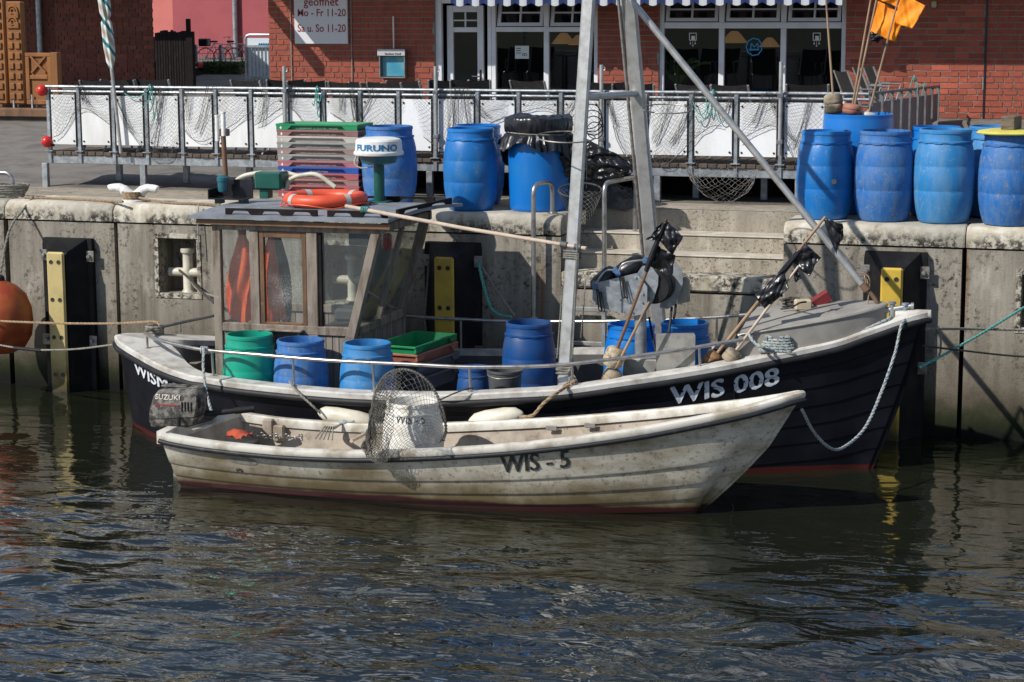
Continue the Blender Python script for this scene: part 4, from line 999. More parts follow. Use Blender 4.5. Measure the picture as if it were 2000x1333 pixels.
# gate with notice board
GY = 15.2; gx_ = lambda px: P(px, 110, Y=GY).x
gt_ = empty('notice_gate', (gx_(505), GY, 2.6), 'grey barred gate with white and blue notice board by the restaurant corner', 'gate')
za, zb_ = P(500, 152, Y=GY).z, P(500, 75, Y=GY).z
mb = MB(); mb.bb(gx_(482), gx_(540), GY + .04, GY + .06, za, zb_, .004); bd = mb.build('notice_board', mat('notice_white', (.55, .62, .68), (.30, .50, .65), 1.5, .5, .62, rough=.4), gt_, 0)
mb = MB(); mb.tube(bend([(gx_(478), GY + .05, 2.6), (gx_(478), GY + .05, zb_ + .06), (gx_(545), GY + .05, zb_ + .06)], .1), .025, 8); mb.build('gate_frame', m_galv, gt_)
z1 = P(500, 91, Y=GY).z
for k in range(9):
    x = gx_(485) + k * .072; mb = MB(); mb.tube([(x, GY, 2.62), (x, GY, z1)], .011, 6); mb.build('bar', m_galv, gt_)
for zz in (z1, za):
    mb = MB(); mb.bb(gx_(482), gx_(540), GY - .02, GY + .02, zz - .02, zz + .02); mb.build('gate_rail', m_galv, gt_, 0)
mb = MB(); q = P(514, 89, Y=GY + .03)
for k in range(5): mb.tube(spline([(q.x - .1 + k * .045, GY + .035, q.z - .05), (q.x - .08 + k * .045, GY + .035, q.z + .04), (q.x - .05 + k * .045, GY + .035, q.z - .03)], 4), .008, 5)
mb.build('logo', m_text_blue, bd)
# tail of a parked black car behind the fence
cy = 16.8; q = P(326, 168, Y=cy - .8); 
car = empty('parked_car', (q.x - 1.5, cy, 2.75), 'tail of a black parked car behind the board fence', 'car')
mb = MB(); prof = [(-3.9, .35), (-3.9, .7), (-3.0, .85), (-2.3, 1.32), (-1.1, 1.38), (-.55, .95), (-.22, .66), (-.05, .58), (0, .42), (-.04, .16)]
mb.prism([(q.x + a, cy - .8, 2.62 + z * .66) for a, z in prof], (0, 1.6, 0)); mb.build('body', mat('car_black', (.008, .008, .01), None, rough=.2), car, 0)
mb = MB(); mb.bb(q.x - .10, q.x + .010, cy + .60, cy + .806, 2.62 + .28, 2.62 + .38, .01); mb.build('tail_light', m_red, car, 0)
mb = MB(); mb.prism([(q.x + a, cy - .812, 2.62 + z * .66) for a, z in ((-2.2, .98), (-1.9, 1.28), (-1.15, 1.30), (-.75, 1.02))], (0, .01, 0)); mb.build('side_window', mat('car_glass', (.02, .022, .025), None, rough=.05), car, 0)
for w in (-.8, -3.1):
    mb = MB(); mb.lathe([(0, -.84), (.2, -.85), (.28, -.83), (.28, -.6)], 20, (q.x + w, cy, 2.62 + .28), 'y'); mb.build('wheel', m_rubber, car)
# ================================================================== terrace
TY, TZ = 1.6, 2.47
tx = lambda px, y=230: P(px, y, Y=TY).x
T0, T1 = tx(92), 3.38
deck = empty('terrace_deck', (T0, TY, QZ), 'raised timber terrace on a galvanised steel frame behind the quay', 'terrace')
x = T0; w = .1035
while x < T1 - .02:
    y1 = 2.35 if x < -2.9 else 9.3
    mb = MB(); mb.bb(x + .004, x + w - .004, TY - .02 + random.uniform(-.006, .006), y1, TZ - .042, TZ + random.uniform(-.003, .003), .004); mb.build('plank', m_deckboard, deck, 0); x += w
mb = MB(); mb.bb(T0, T1, TY, TY + .06, TZ - .14, TZ - .044, .004); mb.build('edge_beam', m_galv, deck, 0)
mb = MB(); mb.bb(T0, T0 + .06, TY + .06, 2.35, TZ - .14, TZ - .044); mb.build('end_beam', m_galv, deck, 0)
mb = MB(); mb.bb(-2.75, T1 - .02, 2.5, 2.54, 2.04, TZ - .05); mb.build('shade_board', m_blackwood, deck, 0)  # dark board added to stand for the shade under the deck
def gz_at(y): return interp(y, gy, gz)
for px, Y in ((90, TY + .03), (234, 2.25), (281, TY + .03), (365, 2.25), (488, 2.25), (640, TY + .03), (840, TY + .03), (1284, TY + .03), (1360, 2.2), (1493, 2.2), (1560, TY + .03)):
    x = P(px, 350, Y=Y).x; zb_ = QZ - .02 if x > -3 or Y < 2 else gz_at(Y) - .02
    mb = MB(); mb.bb(x - .036, x + .036, Y - .03, Y + .03, zb_, TZ - .142 if Y < 2 else TZ - .044, .005); mb.build('leg', m_galv, deck, 0)

fence = empty('terrace_railing', (T0, TY, TZ), 'terrace railing of steel tubes hung with square white panels', 'railing')
ZR = 3.225
post_px = [96, 155, 222, 287, 356, 422, 491, 561, 633, 704, 779, 850, 933, 1013, 1096, 1177, 1261, 1350, 1438, 1525, 1618]
mb = MB(); mb.tube([(T0 - .06, TY - .01, ZR), (T1, TY - .01, ZR)], .017, 10); mb.build('top_rail', m_galv, fence)
mb = MB(); mb.tube([(T0, TY + .02, ZR - .058), (T1, TY + .02, ZR - .058)], .019, 10); mb.build('middle_rail', m_galv, fence)
_pm = None
for i, px in enumerate(post_px):
    x = tx(px); mb = MB(); mb.bb(x - .022, x + .022, TY - .02, TY + .02, TZ - .14, ZR - .018, .005); mb.bb(x - .05, x + .05, TY - .045, TY + .045, TZ + .003, TZ + .012); mb.build('post', m_galv, fence, 0)
    if i < len(post_px) - 1:
        x2 = tx(post_px[i + 1]); a, b = x + .045, x2 - .040
        if px == 96: a = x + .05
        z0, z1 = 2.555 + random.uniform(-.006, .006), 3.125 + random.uniform(-.006, .006)
        mb = MB(); mb.box(((a + b) / 2, TY - .027, (z0 + z1) / 2), (b - a, .006, z1 - z0), 0, Matrix.Rotation(random.uniform(-.008, .008), 3, 'Y') @ Matrix.Rotation(random.uniform(-.012, .012), 3, 'X')); pn = mb.build('panel', m_panel, fence, 0)
        for (u, v) in ((a + .022, z0 + .04), (b - .022, z0 + .04), (a + .022, z1 - .04), (b - .022, z1 - .04)):
            o = None
            if _pm is None:
                mq = MB(); mq.lathe([(0, -.006), (.011, -.005), (.012, 0)], 8, (0, 0, 0), 'y'); _pm = mq.mesh('bolt', m_black, 40)
            o = bpy.data.objects.new('bolt', _pm); col.objects.link(o); o.parent = pn; o.location = Vector((u, TY - .033, v)) - wloc(pn)
        for (u0, u1) in ((a - .024, a + .006), (b - .006, b + .022)):
            mb = MB(); mb.bb(u0, u1, TY - .020, TY + .006, z0 - .03, z1 + .02); mb.build('panel_batten', m_rubber, fence, 0)
# return side along the terrace's right end, seen from outside
yy = [1.75 + k * .93 for k in range(9)]
zr_ = lambda y: lerp(ZR + .004, 2.99, (y - TY) / 7.7)
mb = MB(); mb.tube([(T1, TY - .01, ZR + .004), (T1, 9.3, 2.99)], .017, 10); mb.build('side_rail', m_galv_dark, fence)
for k, y in enumerate(yy):
    mb = MB(); mb.bb(T1 - .022, T1 + .022, y - .022, y + .022, TZ, zr_(y) - .015); mb.build('post', m_galv_dark, fence, 0)
    if k < 8:
        mb = MB(); mb.prism([(T1 - .006, y + .05, 2.53), (T1 - .006, y + .86, 2.53), (T1 - .006, y + .86, zr_(y + .86) - .10), (T1 - .006, y + .05, zr_(y + .05) - .10)], (.010, 0, 0)); mb.build('panel', mat('brown_panel', (.20, .145, .15), (.15, .11, .115), 5, rough=.7), fence, 0)  # side panels in brown-mauve, darker than the white front ones
# tall clamp-on parasol tubes
for px, py in ((555, 130), (851, 130), (1175, 127), (1526, 121)):
    a = P(px, py, Y=TY - .07); mb = MB(); mb.tube([(a.x, TY - .075, 2.58), (a.x, TY - .075, a.z)], .021, 12); mb.torus((a.x + .025, TY - .075, a.z - .04), .016, .005, 12, 5, (0, 1, 0)); pole = mb.build('parasol_tube', m_alu, fence)
    for z in (ZR - .02, 2.72):
        mb = MB(); mb.bb(a.x - .032, a.x + .032, TY - .10, TY - .031, z - .022, z + .022, .006); mb.build('clamp', m_galv_dark, pole, 0)
for px, py, lab in ((82, 177, 'red ball on the upper corner of the terrace railing'), (92, 277, 'red ball on the lower corner of the terrace railing')):
    c = P(px, py, Y=TY - .03); mb = MB(); mb.ball((c.x, TY - .03, c.z), .068, 28, 16); mb.lathe([(.0685, -.004), (.0695, 0), (.0685, .004)], 28, (c.x, TY - .03, c.z)); mb.cyl((c.x + .05, TY - .03, c.z), (T0 + .03, TY - .01, c.z + .01), .012, 8)
    single(mb, 'red_ball', m_red, lab, 'ball', 'red balls on the railing corner')

# folded parasol
pa = P(236, 290, Y=TY - .1); pb = P(203, 0, Y=TY - .1); pa.z = TZ + .0
t = empty('folded_parasol', pa, 'folded cream parasol with green stripes standing at the railing on the left', 'parasol')
d = (pb - pa); zf = P(213, 131, Y=TY - .1)
mb = MB(); mb.tube([pa, pa + d * 1.25], .020, 12); mb.build('pole', m_alu, t)
k0 = (zf.z - pa.z) / d.z
m_par = bpy.data.materials.new('parasol_cloth'); m_par.use_nodes = True; nt = m_par.node_tree
w_ = _n(nt, 'ShaderNodeTexWave'); w_.inputs['Scale'].default_value = 2.6; w_.inputs['Distortion'].default_value = 1.5; w_.bands_direction = 'DIAGONAL'; tcn = _n(nt, 'ShaderNodeTexCoord'); nt.links.new(tcn.outputs['Object'], w_.inputs['Vector'])
rp = _n(nt, 'ShaderNodeValToRGB'); rp.color_ramp.elements[0].color = (.42, .36, .26, 1); rp.color_ramp.elements[1].color = (.62, .64, .64, 1); rp.color_ramp.elements[1].position = .55
e = rp.color_ramp.elements.new(.88); e.color = (.62, .64, .64, 1); e = rp.color_ramp.elements.new(.90); e.color = (.01, .14, .13, 1); e = rp.color_ramp.elements.new(.95); e.color = (.01, .17, .15, 1)
nt.links.new(w_.outputs['Fac'], rp.inputs[0]); nt.links.new(rp.outputs[0], nt.nodes['Principled BSDF'].inputs['Base Color']); nt.nodes['Principled BSDF'].inputs['Roughness'].default_value = .85
def par(u, v):
    s = k0 + (1.3 - k0) * v; c = pa + d * s; rr = interp(v, [0, .05, .18, .40, .43, .46, .7, 1], [.025, .045, .062, .050, .026, .05, .06, .07]) * (1 + .30 * math.sin(u * 2 * math.pi * 6 + v * 9) * (.4 + .6 * abs(math.sin(v * 3))))
    return (c.x + rr * math.cos(2 * math.pi * u), c.y + rr * math.sin(2 * math.pi * u), c.z + .02 * math.sin(u * 20) * (v < .08))
mb = MB(); mb.grid(par, 60, 34, True); mb.build('folded_cloth', m_par, t, 60)

# sling chairs on the terrace
def make_chair():
    t = empty('terrace_chair', (0, 0, 0))
    for s in (-1, 1):
        mb = MB(); mb.tube(bend([(s * .25, .28, 0), (s * .25, .20, .40), (s * .25, -.16, .40), (s * .25, -.36, .86)], .05), .014, 8); mb.build('side_frame', m_alu, t, local=True)
        mb = MB(); mb.tube([(s * .25, -.34, 0), (s * .25, -.02, .40), (s * .25, .04, .62), (s * .25, -.27, .63)], .013, 8); mb.build('arm_frame', m_alu, t, local=True)
    sl = mat('black_sling', (.014, .012, .013), (.03, .025, .025), 20, rough=.8)
    mb = MB(); mb.grid(lambda u, v: (lerp(-.245, .245, u), -.16 - .20 * v, .41 + .46 * v - .02 * math.sin(math.pi * u) * (1 if v > .9 else .6)), 8, 8); mb.build('back_sling', sl, t, local=True)
    mb = MB(); mb.grid(lambda u, v: (lerp(-.245, .245, u), .20 - .36 * v, .405 - .03 * math.sin(math.pi * u) * math.sin(math.pi * v)), 8, 6); mb.build('seat_sling', sl, t, local=True)
    return t
ch0 = make_chair()
chairs = [(222, 2.0, 172), (262, 2.0, 174), (330, 2.0, 173), (520, 2.0, 160), (572, 2.5, 190), (610, 2.5, 192), (707, 2.5, 165), (747, 2.5, 165), (781, 2.35, 168), (820, 2.5, 165), (880, 2.6, 195), (925, 2.5, 192), (1060, 2.6, 165), (1195, 2.6, 185), (1240, 2.45, 190), (1385, 2.6, 160), (1450, 2.6, 165), (1580, 2.7, 185), (1690, 6.4, 120), (1722, 7.3, 110), (1742, 8.0, 115)]
for i, (px, Y, ang) in enumerate(chairs):
    x = min(P(px, 200, Y=Y).x, 2.95); o = ch0 if i == 0 else dup(ch0)
    nb = ('the folded parasol' if px < 300 else 'the fifth white panel' if px < 400 else 'the crate stack' if px < 640 else 'the menu case' if px < 800 else 'the restaurant door' if px < 1000 else 'the near mast leg' if px < 1220 else 'the right window' if px < 1620 else 'the orange flags')
    o.location = (x, Y, TZ + .002); o.rotation_euler = (0, 0, R(ang - 180)); o.scale = (.90, .95, .955 + .02 * math.sin(i * 7.0))
    tag(o, 'black sling chair behind the railing below ' + nb + ', ' + ('first', 'second', 'third', 'fourth')[sum(1 for q in chairs[:i] if (q[0] < 300) == (px < 300) and (q[0] < 400) == (px < 400) and (q[0] < 640) == (px < 640) and (q[0] < 800) == (px < 800) and (q[0] < 1000) == (px < 1000) and (q[0] < 1220) == (px < 1220) and (q[0] < 1620) == (px < 1620))] + ' from left', 'chair', 'sling chairs on the terrace')

# ------------------------------------------------------------------ nets draped on the railing
def rail_net(px0, px1, drop, seed, gather, label, m=m_net_dark, dens=.05):
    x0, x1 = tx(px0), tx(px1); W_ = x1 - x0; nu, nv = max(6, int(W_ / dens)), max(6, int(drop / dens * 1.0))
    def fn(u, v):
        x = lerp(x0, x1, u); g = gather
        xx = lerp(x, x0 + W_ * (.5 + .1 * math.sin(seed)), g * v ** .8 * (.6 + .4 * math.sin(u * 5 + seed)))
        z = ZR + .01 - v * drop * (.72 + .28 * math.sin(u * 4.3 + seed * 2.1)) - .03 * math.sin(math.pi * u * 3)
        return (xx + .016 * hnoise(u * 4, v * 3, seed), TY - .050 - .03 * abs(hnoise(u * 4, v * 3, seed + 3)), max(z, 2.36) + .006 * hnoise(u * 5, v * 5, seed))
    mb = MB(); net(mb, fn, nu, nv, .0011, .02)
    # hanging foot rope and gathered strands
    for c_ in range(2 + int(gather * 4)):
        ua = random.random(); ub = min(1, max(0, ua + random.uniform(-.35, .35))); vb = random.uniform(.7, 1)
        for k in range(9):
            a = fn(min(1, max(0, ua + random.uniform(-.05, .05))), 0); b = Vector(fn(ub, vb)) + Vector((random.uniform(-.03, .03), random.uniform(-.02, .01), random.uniform(-.03, .03))); q = sag(a, b, random.uniform(.0, .10), 6); mb.tube(spline(q, 2), .0016, 3)
    mb.tube(spline([fn(i / 8, 1) for i in range(9)], 4), .0035, 4)
    o = single(mb, 'fishing_net', m, label, 'net', 'fishing nets hung over the terrace railing', smooth=0)
    return o
nets = [(100, 225, .62, 1.0, .10, 'fine dark net over the first two white panels by the red balls'),
        (225, 360, .95, 2.2, .25, 'dark net with teal cords right of the folded parasol'),
        (360, 500, .60, 3.1, .05, 'fine dark net over the panels behind the white aerials'),
        (500, 640, .55, 4.4, .1, 'fine dark net over the panels behind the crate stack'),
        (640, 790, .62, 5.3, .55, 'bunched dark net right of the crate stack'),
        (800, 1000, .66, 6.1, .6, 'bunched dark net behind the pair of barrels in the middle'),
        (1000, 1170, .42, 7.7, .1, 'short dark net behind the black plastic bag'),
        (1180, 1270, .85, 8.2, .35, 'dense dark net hanging behind the far mast leg'),
        (1262, 1440, .75, 9.4, .3, 'wide dark net over the panels right of the mast'),
        (1440, 1620, .80, 10.6, .35, 'dark net over the panels left of the flag tub')]
for (a, b, d_, s, g, lab) in nets: rail_net(a, b, d_, s, g, lab, dens=.026)
# net bag sagging below the terrace edge
c = P(1415, 335, Y=TY - .06); Wd = P(1492, 335, Y=TY - .06).x - P(1345, 335, Y=TY - .06).x
def bagf(u, v):
    x = (u - .5) * Wd; dz = .35 * math.sqrt(max(0, 1 - (2 * u - 1) ** 2)); a = v * math.pi
    return (c.x + x * (1 - .12 * v), c.y - .13 * math.sin(a) - .02 + .03 * hnoise(u * 6, v * 5, 2), c.z + .03 - dz * (v ** .8) * 1.0 + .015 * hnoise(u * 8, v * 7))
mb = MB(); net(mb, bagf, 22, 14, .0022); mb.tube([bagf(i / 20, 1) for i in range(21)], .004, 5); 
single(mb, 'net_bag', m_net, 'pale net sagging in a bag below the terrace edge right of the mast', 'net', smooth=0)
# loose teal cords on the railing
for k, (px, lab) in enumerate(((300, 'teal cord knotted on the railing right of the folded parasol'), (625, 'teal cord hanging from the railing above the crate stack'), (1395, 'teal cord wound on the rail right of the sloping stay'), (1775, 'teal cords tied to the railing right of the orange flags'))):
    x = tx(px) if px < 1700 else T1; mb = MB(); y0 = TY - .06 if px < 1700 else 6.0
    for j in range(4):
        a = Vector((x + random.uniform(-.03, .03), y0, ZR)); b = a + Vector((random.uniform(-.35, .25), -.02, random.uniform(-.30, -.02))); mb.tube(spline(sag(a, b, random.uniform(.05, .22), 6), 4), .0055, 5)
    mb.torus((x, y0, ZR), .03, .008, 14, 6, (1, 0, 0))
    single(mb, 'cord', m_rope_teal, lab, 'cord', 'teal cords on the railing')

# ================================================================== barrels
def make_barrel(loc, Rm, h, m, label, group, rz=0.0, tilt=(0, 0), lid=None, straight=False, fill=None, name='barrel'):
    t = empty(name, loc, label, 'barrel', group, rz); t.rotation_euler = (tilt[0], tilt[1], rz); rr = Rm
    if straight: pr = [(0, 0), (.90, 0), (.94, .015), (.96, .05), (.985, .3), (1, .6), (1, .93), (.985, .95), (.985, .97)]
    else: pr = [(0, .0), (.70, .0), (.78, .012), (.83, .04), (.91, .14), (.965, .25), (.985, .335), (.978, .345), (.978, .36), (.99, .37), (1.0, .48), (.99, .60), (.978, .61), (.978, .625), (.982, .64), (.955, .73), (.905, .81), (.855, .862), (.835, .875), (.835, .985)]
    out = [(a * rr, b * h) for a, b in pr]; top = out[-1]
    inn = [(top[0] - .016, h), (top[0] - .02, h * .9), (rr * .93, h * .62), (rr * .93, h * .3), (0, h * .28)]
    mb = MB(); mb.lathe(out + [(top[0], h * .997), (top[0] - .006, h)] + inn, 40); mb.build('body', m, t, 32, local=True)
    if not straight:
        mb = MB(); n = 64; z = h * .868; r0 = rr * .842; r1 = rr * .90
        vs = []; 
        for k in range(n):
            a = 2 * math.pi * k / n; dz = -.008 * (math.sin(a * 12) > .2)
            for (r_, zz) in ((r0, z + .012), (r1, z + .007), (r1, z - .004 + dz), (r0, z - .016)): vs.append((r_ * math.cos(a), r_ * math.sin(a), zz))
        mb.add(vs, [(i * 4 + j, ((i + 1) % n) * 4 + j, ((i + 1) % n) * 4 + j + 1, i * 4 + j + 1) for i in range(n) for j in range(3)]); mb.build('collar', m, t, 30, local=True)
        mb = MB(); mb.lathe([(top[0], h * .955), (top[0] + .006, h * .96), (top[0] + .006, h * .985), (top[0], h * .99)], 40); mb.build('rim', m, t, local=True)
    if lid:
        mb = MB(); mb.lathe([(0, h + .03), (rr * .7, h + .028), (rr * 1.04, h + .012), (rr * 1.10, h - .004), (rr * 1.08, h - .014), (rr * .8, h - .002)], 40, wob=lambda a, z: .02 * math.sin(3 * a + 1) + .012 * math.sin(7 * a)); mb.build('lid', lid, t, local=True)
    return t
QB = 'blue plastic barrels on the quay'
def qbar(px, py, Y, m, label, h=.945, r=.292, **k):
    c = P(px, py, Y=Y); r = r * random.uniform(.975, 1.015); h = P(px, py, Y=Y).z - QZ; return make_barrel((c.x, Y, QZ), r, h, m, label, QB, rz=random.uniform(0, 6), **k)
qbar(760, 246, .62, m_blue_worn, 'scuffed blue barrel behind the radar, right of the crate stack')
qbar(919, 250, .34, m_blue, 'blue barrel on the quay edge right of the wheelhouse roof, front of a pair')
qbar(933, 244, .98, m_blue_clean, 'blue barrel half hidden behind the one right of the wheelhouse roof')
qbar(1614, 255, .42, m_blue, 'bright blue barrel with a round sticker, leftmost of the right hand row', h=.93)
qbar(1729, 255, .38, m_blue_worn, 'badly scuffed grey-blue barrel, second of the right hand row')
qbar(1847, 252, .36, m_blue_faded, 'bright blue barrel, third of the right hand row', h=.95)
qbar(1829, 247, 1.0, m_blue_clean, 'blue barrel behind the third one of the right hand row')
qbar(1943, 246, 1.02, m_blue_faded, 'pale rimmed blue barrel behind the yellow lidded one')
m_ylid = mat('yellow_lid', (.62, .55, .10), (.50, .44, .09), 5, rough=.5)
yb = qbar(1975, 258, .30, m_blue_worn, 'scuffed blue barrel with yellow lid at the right edge', h=.90, lid=m_ylid)
pw_ = wloc(yb); YBH = P(1975, 258, Y=.30).z; mb = MB(); mb.box((pw_.x + .0, pw_.y - .03, YBH + .029 + .062), (.13, .26, .125), .006, Matrix.Rotation(R(-12), 3, 'Z'))
single(mb, 'wood_block', mat('old_timber', (.16, .125, .09), (.08, .06, .045), 12, rough=.9, bump=.5, streak=3), 'block of grey weathered timber lying on the yellow barrel lid', 'wood block')
# sticker on the leftmost of the right row
q = P(1629, 355, Y=.42 - .29); mb = MB(); mb.disc((q.x, q.y - .006, q.z), .026, 20, 'y'); o = mb.build('sticker', m_steel_dull); 
for b in list(bpy.data.objects):
    if b.get('label', '').startswith('bright blue barrel with a round sticker'): 
        o.parent = b; b.rotation_euler = (0, 0, 0); recentre(o, (q.x, q.y, q.z)); o.location = Vector((q.x, q.y, q.z)) - b.location
# barrel under a black bag
c = P(1052, 300, Y=.5); bagb = make_barrel((c.x, .5, QZ), .315, .90, m_blue_clean, 'bright blue drum with a black plastic bag tied over its top', QB, straight=True)
mb = MB()
def bag(u, v):
    a = 2 * math.pi * u; fold = .5 + .5 * math.sin(a * 23 + 3 * math.sin(a * 5)); f2 = .5 + .5 * math.sin(a * 37 + 2 * math.sin(a * 7 + 1))
    if v < .30: r_ = .335 * (v / .30) ** .5; z = .965 + .018 * math.sin(a * 3) * (v / .3) + .01 * hnoise(a * 2, v * 20)
    elif v < .62: t_ = (v - .3) / .32; r_ = .342 + .012 * math.sin(math.pi * t_) - .016 * fold * t_ + .006 * f2; z = .96 - .16 * t_
    else:
        t_ = (v - .62) / .38; sk = .13 + .20 * max(0, math.sin(a * 2 + 2.2)) ** 3 + .05 * math.sin(a * 5 + 1); r_ = .328 + .055 * t_ ** .6 + .035 * fold * t_ ** .5 + .012 * f2 * t_; z = .80 - sk * t_
    return (c.x + r_ * math.cos(a) + .006 * hnoise(a * 3, v * 9), .5 + r_ * math.sin(a), QZ + z + .008 * hnoise(a * 4, v * 8))
mb.grid(bag, 200, 30, True); bg_ = single(mb, 'plastic_bag', m_bag, 'crumpled black plastic bag tied over the bright blue drum', 'plastic bag', smooth=50)
mb = MB(); mb.torus((c.x, .5, QZ + .80), .336, .007, 48, 6, (.04, .0, 1)); mb.build('tie_cord', m_rope_grey, bg_)
# torn bag trailing to the right and net heap
p0, p2 = P(1098, 262, Y=.42), P(1240, 324, Y=.50)
def torn(u, v):
    a = Vector(p0).lerp(Vector(p2), u); b = Vector(P(1098, 350, Y=.45)).lerp(Vector(P(1232, 346, Y=.50)), u); q = a.lerp(b, v)
    rid = abs(hnoise(u * 3.1 + v * 1.2, v * 2.3, 4)); cr = abs(hnoise(u * 8 + 2, v * 6 - u * 3, 9))
    return q + Vector((.02 * hnoise(u * 2, v * 2, 1), -.05 * math.sin(math.pi * v) - .06 * rid - .022 * cr + .02 * u, .06 * math.sin(math.pi * u) * (1 - v) + .02 * hnoise(u * 4, v * 3, 7)))
mb = MB(); mb.grid(torn, 70, 44); single(mb, 'plastic_sheet', m_bag, 'torn black plastic sheet trailing right of the bagged drum', 'plastic sheet', smooth=40)
hc = P(1170, 385, Y=1.05)
def heap(u, v):
    a = 2 * math.pi * u; r_ = .42 * (1 - v) + .03; return (hc.x + r_ * 1.05 * math.cos(a) + .03 * hnoise(a * 2, v * 7), 1.1 + r_ * .5 * math.sin(a), QZ + .01 + .30 * v ** .7 + .05 * hnoise(a * 3, v * 6, 2))
mb = MB(); net(mb, heap, 40, 18, .003); mb.grid(lambda u, v: (heap(u, v)[0] * .97 + hc.x * .03, heap(u, v)[1], heap(u, v)[2] - .025), 24, 8, True)
single(mb, 'net_heap', m_net_dark, 'heap of dark net on the quay behind the bagged drum', 'net', smooth=0)

# ================================================================== stack of fish crates
def make_crate(W_, D_, Hh, m, local_origin, name, label, group, rz=0.0, txt=None, cat='crate', arrow=True, scale=1.0):
    t = empty(name, local_origin, label, cat, group, rz)
    tp = .035; th = .008; hw, hd = W_ / 2, D_ / 2
    mb = MB()
    def ring(z, i): 
        s = tp * (1 - z / Hh) + i; return [(-hw + s, -hd + s, z), (hw - s, -hd + s, z), (hw - s, hd - s, z), (-hw + s, hd - s, z)]
    r0, r1, r2, r3 = ring(0, .012), ring(Hh, .012), ring(Hh, .012 + th), ring(th, .012 + th)
    mb.add(r0 + r1 + r2 + r3, [(0, 3, 2, 1)] + [(i, (i + 1) % 4, 4 + (i + 1) % 4, 4 + i) for i in range(4)] + [(4 + i, 4 + (i + 1) % 4, 8 + (i + 1) % 4, 8 + i) for i in range(4)] + [(8 + i, 8 + (i + 1) % 4, 12 + (i + 1) % 4, 12 + i) for i in range(4)] + [(12, 13, 14, 15)])
    mb.build('tray', m, t, 0, local=True)
    mb = MB(); k = .016; zt = Hh + .002; lip = .022
    for s in (-1, 1):
        mb.box((0, s * (hd - .005), zt - lip / 2), (W_ + .01, k, lip), .004); mb.box((s * (hw - .005), 0, zt - lip / 2), (k, D_ - .02, lip), .004)
    mb.build('rim', m, t, 0, local=True)
    for sx in (-1, 1):
        for sy in (-1, 1):
            mb = MB(); x1 = sx * (hw - .003); x0 = sx * (hw - W_ * .17); y = sy * (hd + .002); z0, z1 = max(.0, Hh - .062), Hh - .018
            q = [(x1, y, z0), (x0 - sx * -.03, y, z0), (x0 - sx * .02, y, z1), (x1, y, z1)]
            mb.prism(q, (0, -sy * .02, 0)); b_ = mb.build('corner_block', m, t, 0, local=True)
            if sy < 0 and sx < 0 and arrow:
                mq = MB(); cx_ = -hw + W_ * .06; cz = Hh - .04; mq.add([(cx_ - .016, -hd - .0045, cz + .002), (cx_ + .016, -hd - .0045, cz + .002), (cx_, -hd - .0045, cz - .018), (cx_ - .006, -hd - .0045, cz + .002), (cx_ + .006, -hd - .0045, cz + .002), (cx_ + .006, -hd - .0045, cz + .016), (cx_ - .006, -hd - .0045, cz + .016)], [(0, 2, 1), (3, 4, 5, 6)]); mq.build('arrow_mark', m_white, b_, 0, local=True)
    if txt:
        mbt = text_mb(txt, .030, .0, .0, lambda u, v, w: (u, v, 0)); w_ = max(p[0] for p in mbt.v); mbt.v = [((p[0] - w_ / 2), -hd + .0095 + tp * .30, Hh - .056 + p[1]) for p in mbt.v]; mbt.build('lettering', mat('crate_print', (.42, .38, .36), None, rough=.7), t, 0, local=True)
    return t
CY = .52
a, b = P(541, 300, Y=CY), P(700, 300, Y=CY); Wc = b.x - a.x; Dc = .46
ztop = P(600, 243, Y=CY).z; cols = [('green', (.006, .26, .10)), ('brown-mauve', (.24, .095, .085)), ('off white', (.52, .48, .42)), ('grey', (.26, .265, .25)), ('pinkish brown', (.28, .18, .155)), ('light grey', (.27, .275, .26)), ('rose', (.36, .10, .125)), ('blue', (.012, .09, .42)), ('crimson', (.38, .055, .075)), ('faded red', (.29, .14, .125)), ('red', (.37, .065, .08)), ('dark red', (.33, .035, .05)), ('dull red', (.30, .045, .06))]
txts = ['L. QUENTUM  G. ZOUTEL - NUUNS', 'HEIPLOEG B.V.-HOLLAND 1993', 'EIGENDOM G.B.T.V. DEN OEVER', 'HEIPLOEG ZOUTKES', 'HEIPLOEG B.V.-HOLLAND 1993', 'HEIPLOEG ZOUTKES', 'HEIPLOEG B.V. HOLLAND 1995', '50 % EDELWEISS', 'HEIPLOEG BV HOLLAND 1995', 'HEIPLOEG BV 1993', 'HEIPLOEG BV HOLLAND 1993', 'HEIPLOEG BV-HOLLAND', 'HEIPLOEG BV']
pitch = .0655; n = int((ztop - QZ - .11) / pitch) + 1
ordw = ['topmost', 'second from the top', 'third from the top', 'fourth from the top', 'fifth from the top', 'sixth from the top', 'seventh from the top', 'eighth from the top', 'ninth from the top', 'tenth from the top', 'eleventh from the top', 'twelfth from the top', 'lowest']
base = None
for k in range(n):
    nm, cc = cols[k]; z = ztop - .12 - k * pitch
    if k == n - 1: z = max(z, QZ + .001)
    cc = tuple(c_ * .85 + (.045 if nm not in ('green', 'blue') else .0) for c_ in cc); m = mat('crate_' + nm, cc, tuple(c_ * .8 for c_ in cc), 6, rough=.55, c3=tuple(c_ * .6 + .12 for c_ in cc), s3=30, lo3=.64, hi3=.72)
    make_crate(Wc - .004 + random.uniform(-.006, .006), Dc, .12, m, ((a.x + b.x) / 2 + random.uniform(-.006, .006), CY + Dc / 2, z), 'fish_crate', nm + ' plastic fish crate, ' + ordw[k] + ' of the tall stack on the quay', 'stacked fish crates on the quay', rz=random.uniform(-.01, .01), txt=txts[k])
zlow = ztop - .12 - (n - 1) * pitch
if zlow - QZ > .01:
    mb = MB(); mb.bb(a.x + .05, b.x - .05, CY + .05, CY + Dc - .05, QZ, zlow, .01); single(mb, 'wood_pallet', m_wood_grey, 'timber support under the stack of fish crates', 'pallet', smooth=0)

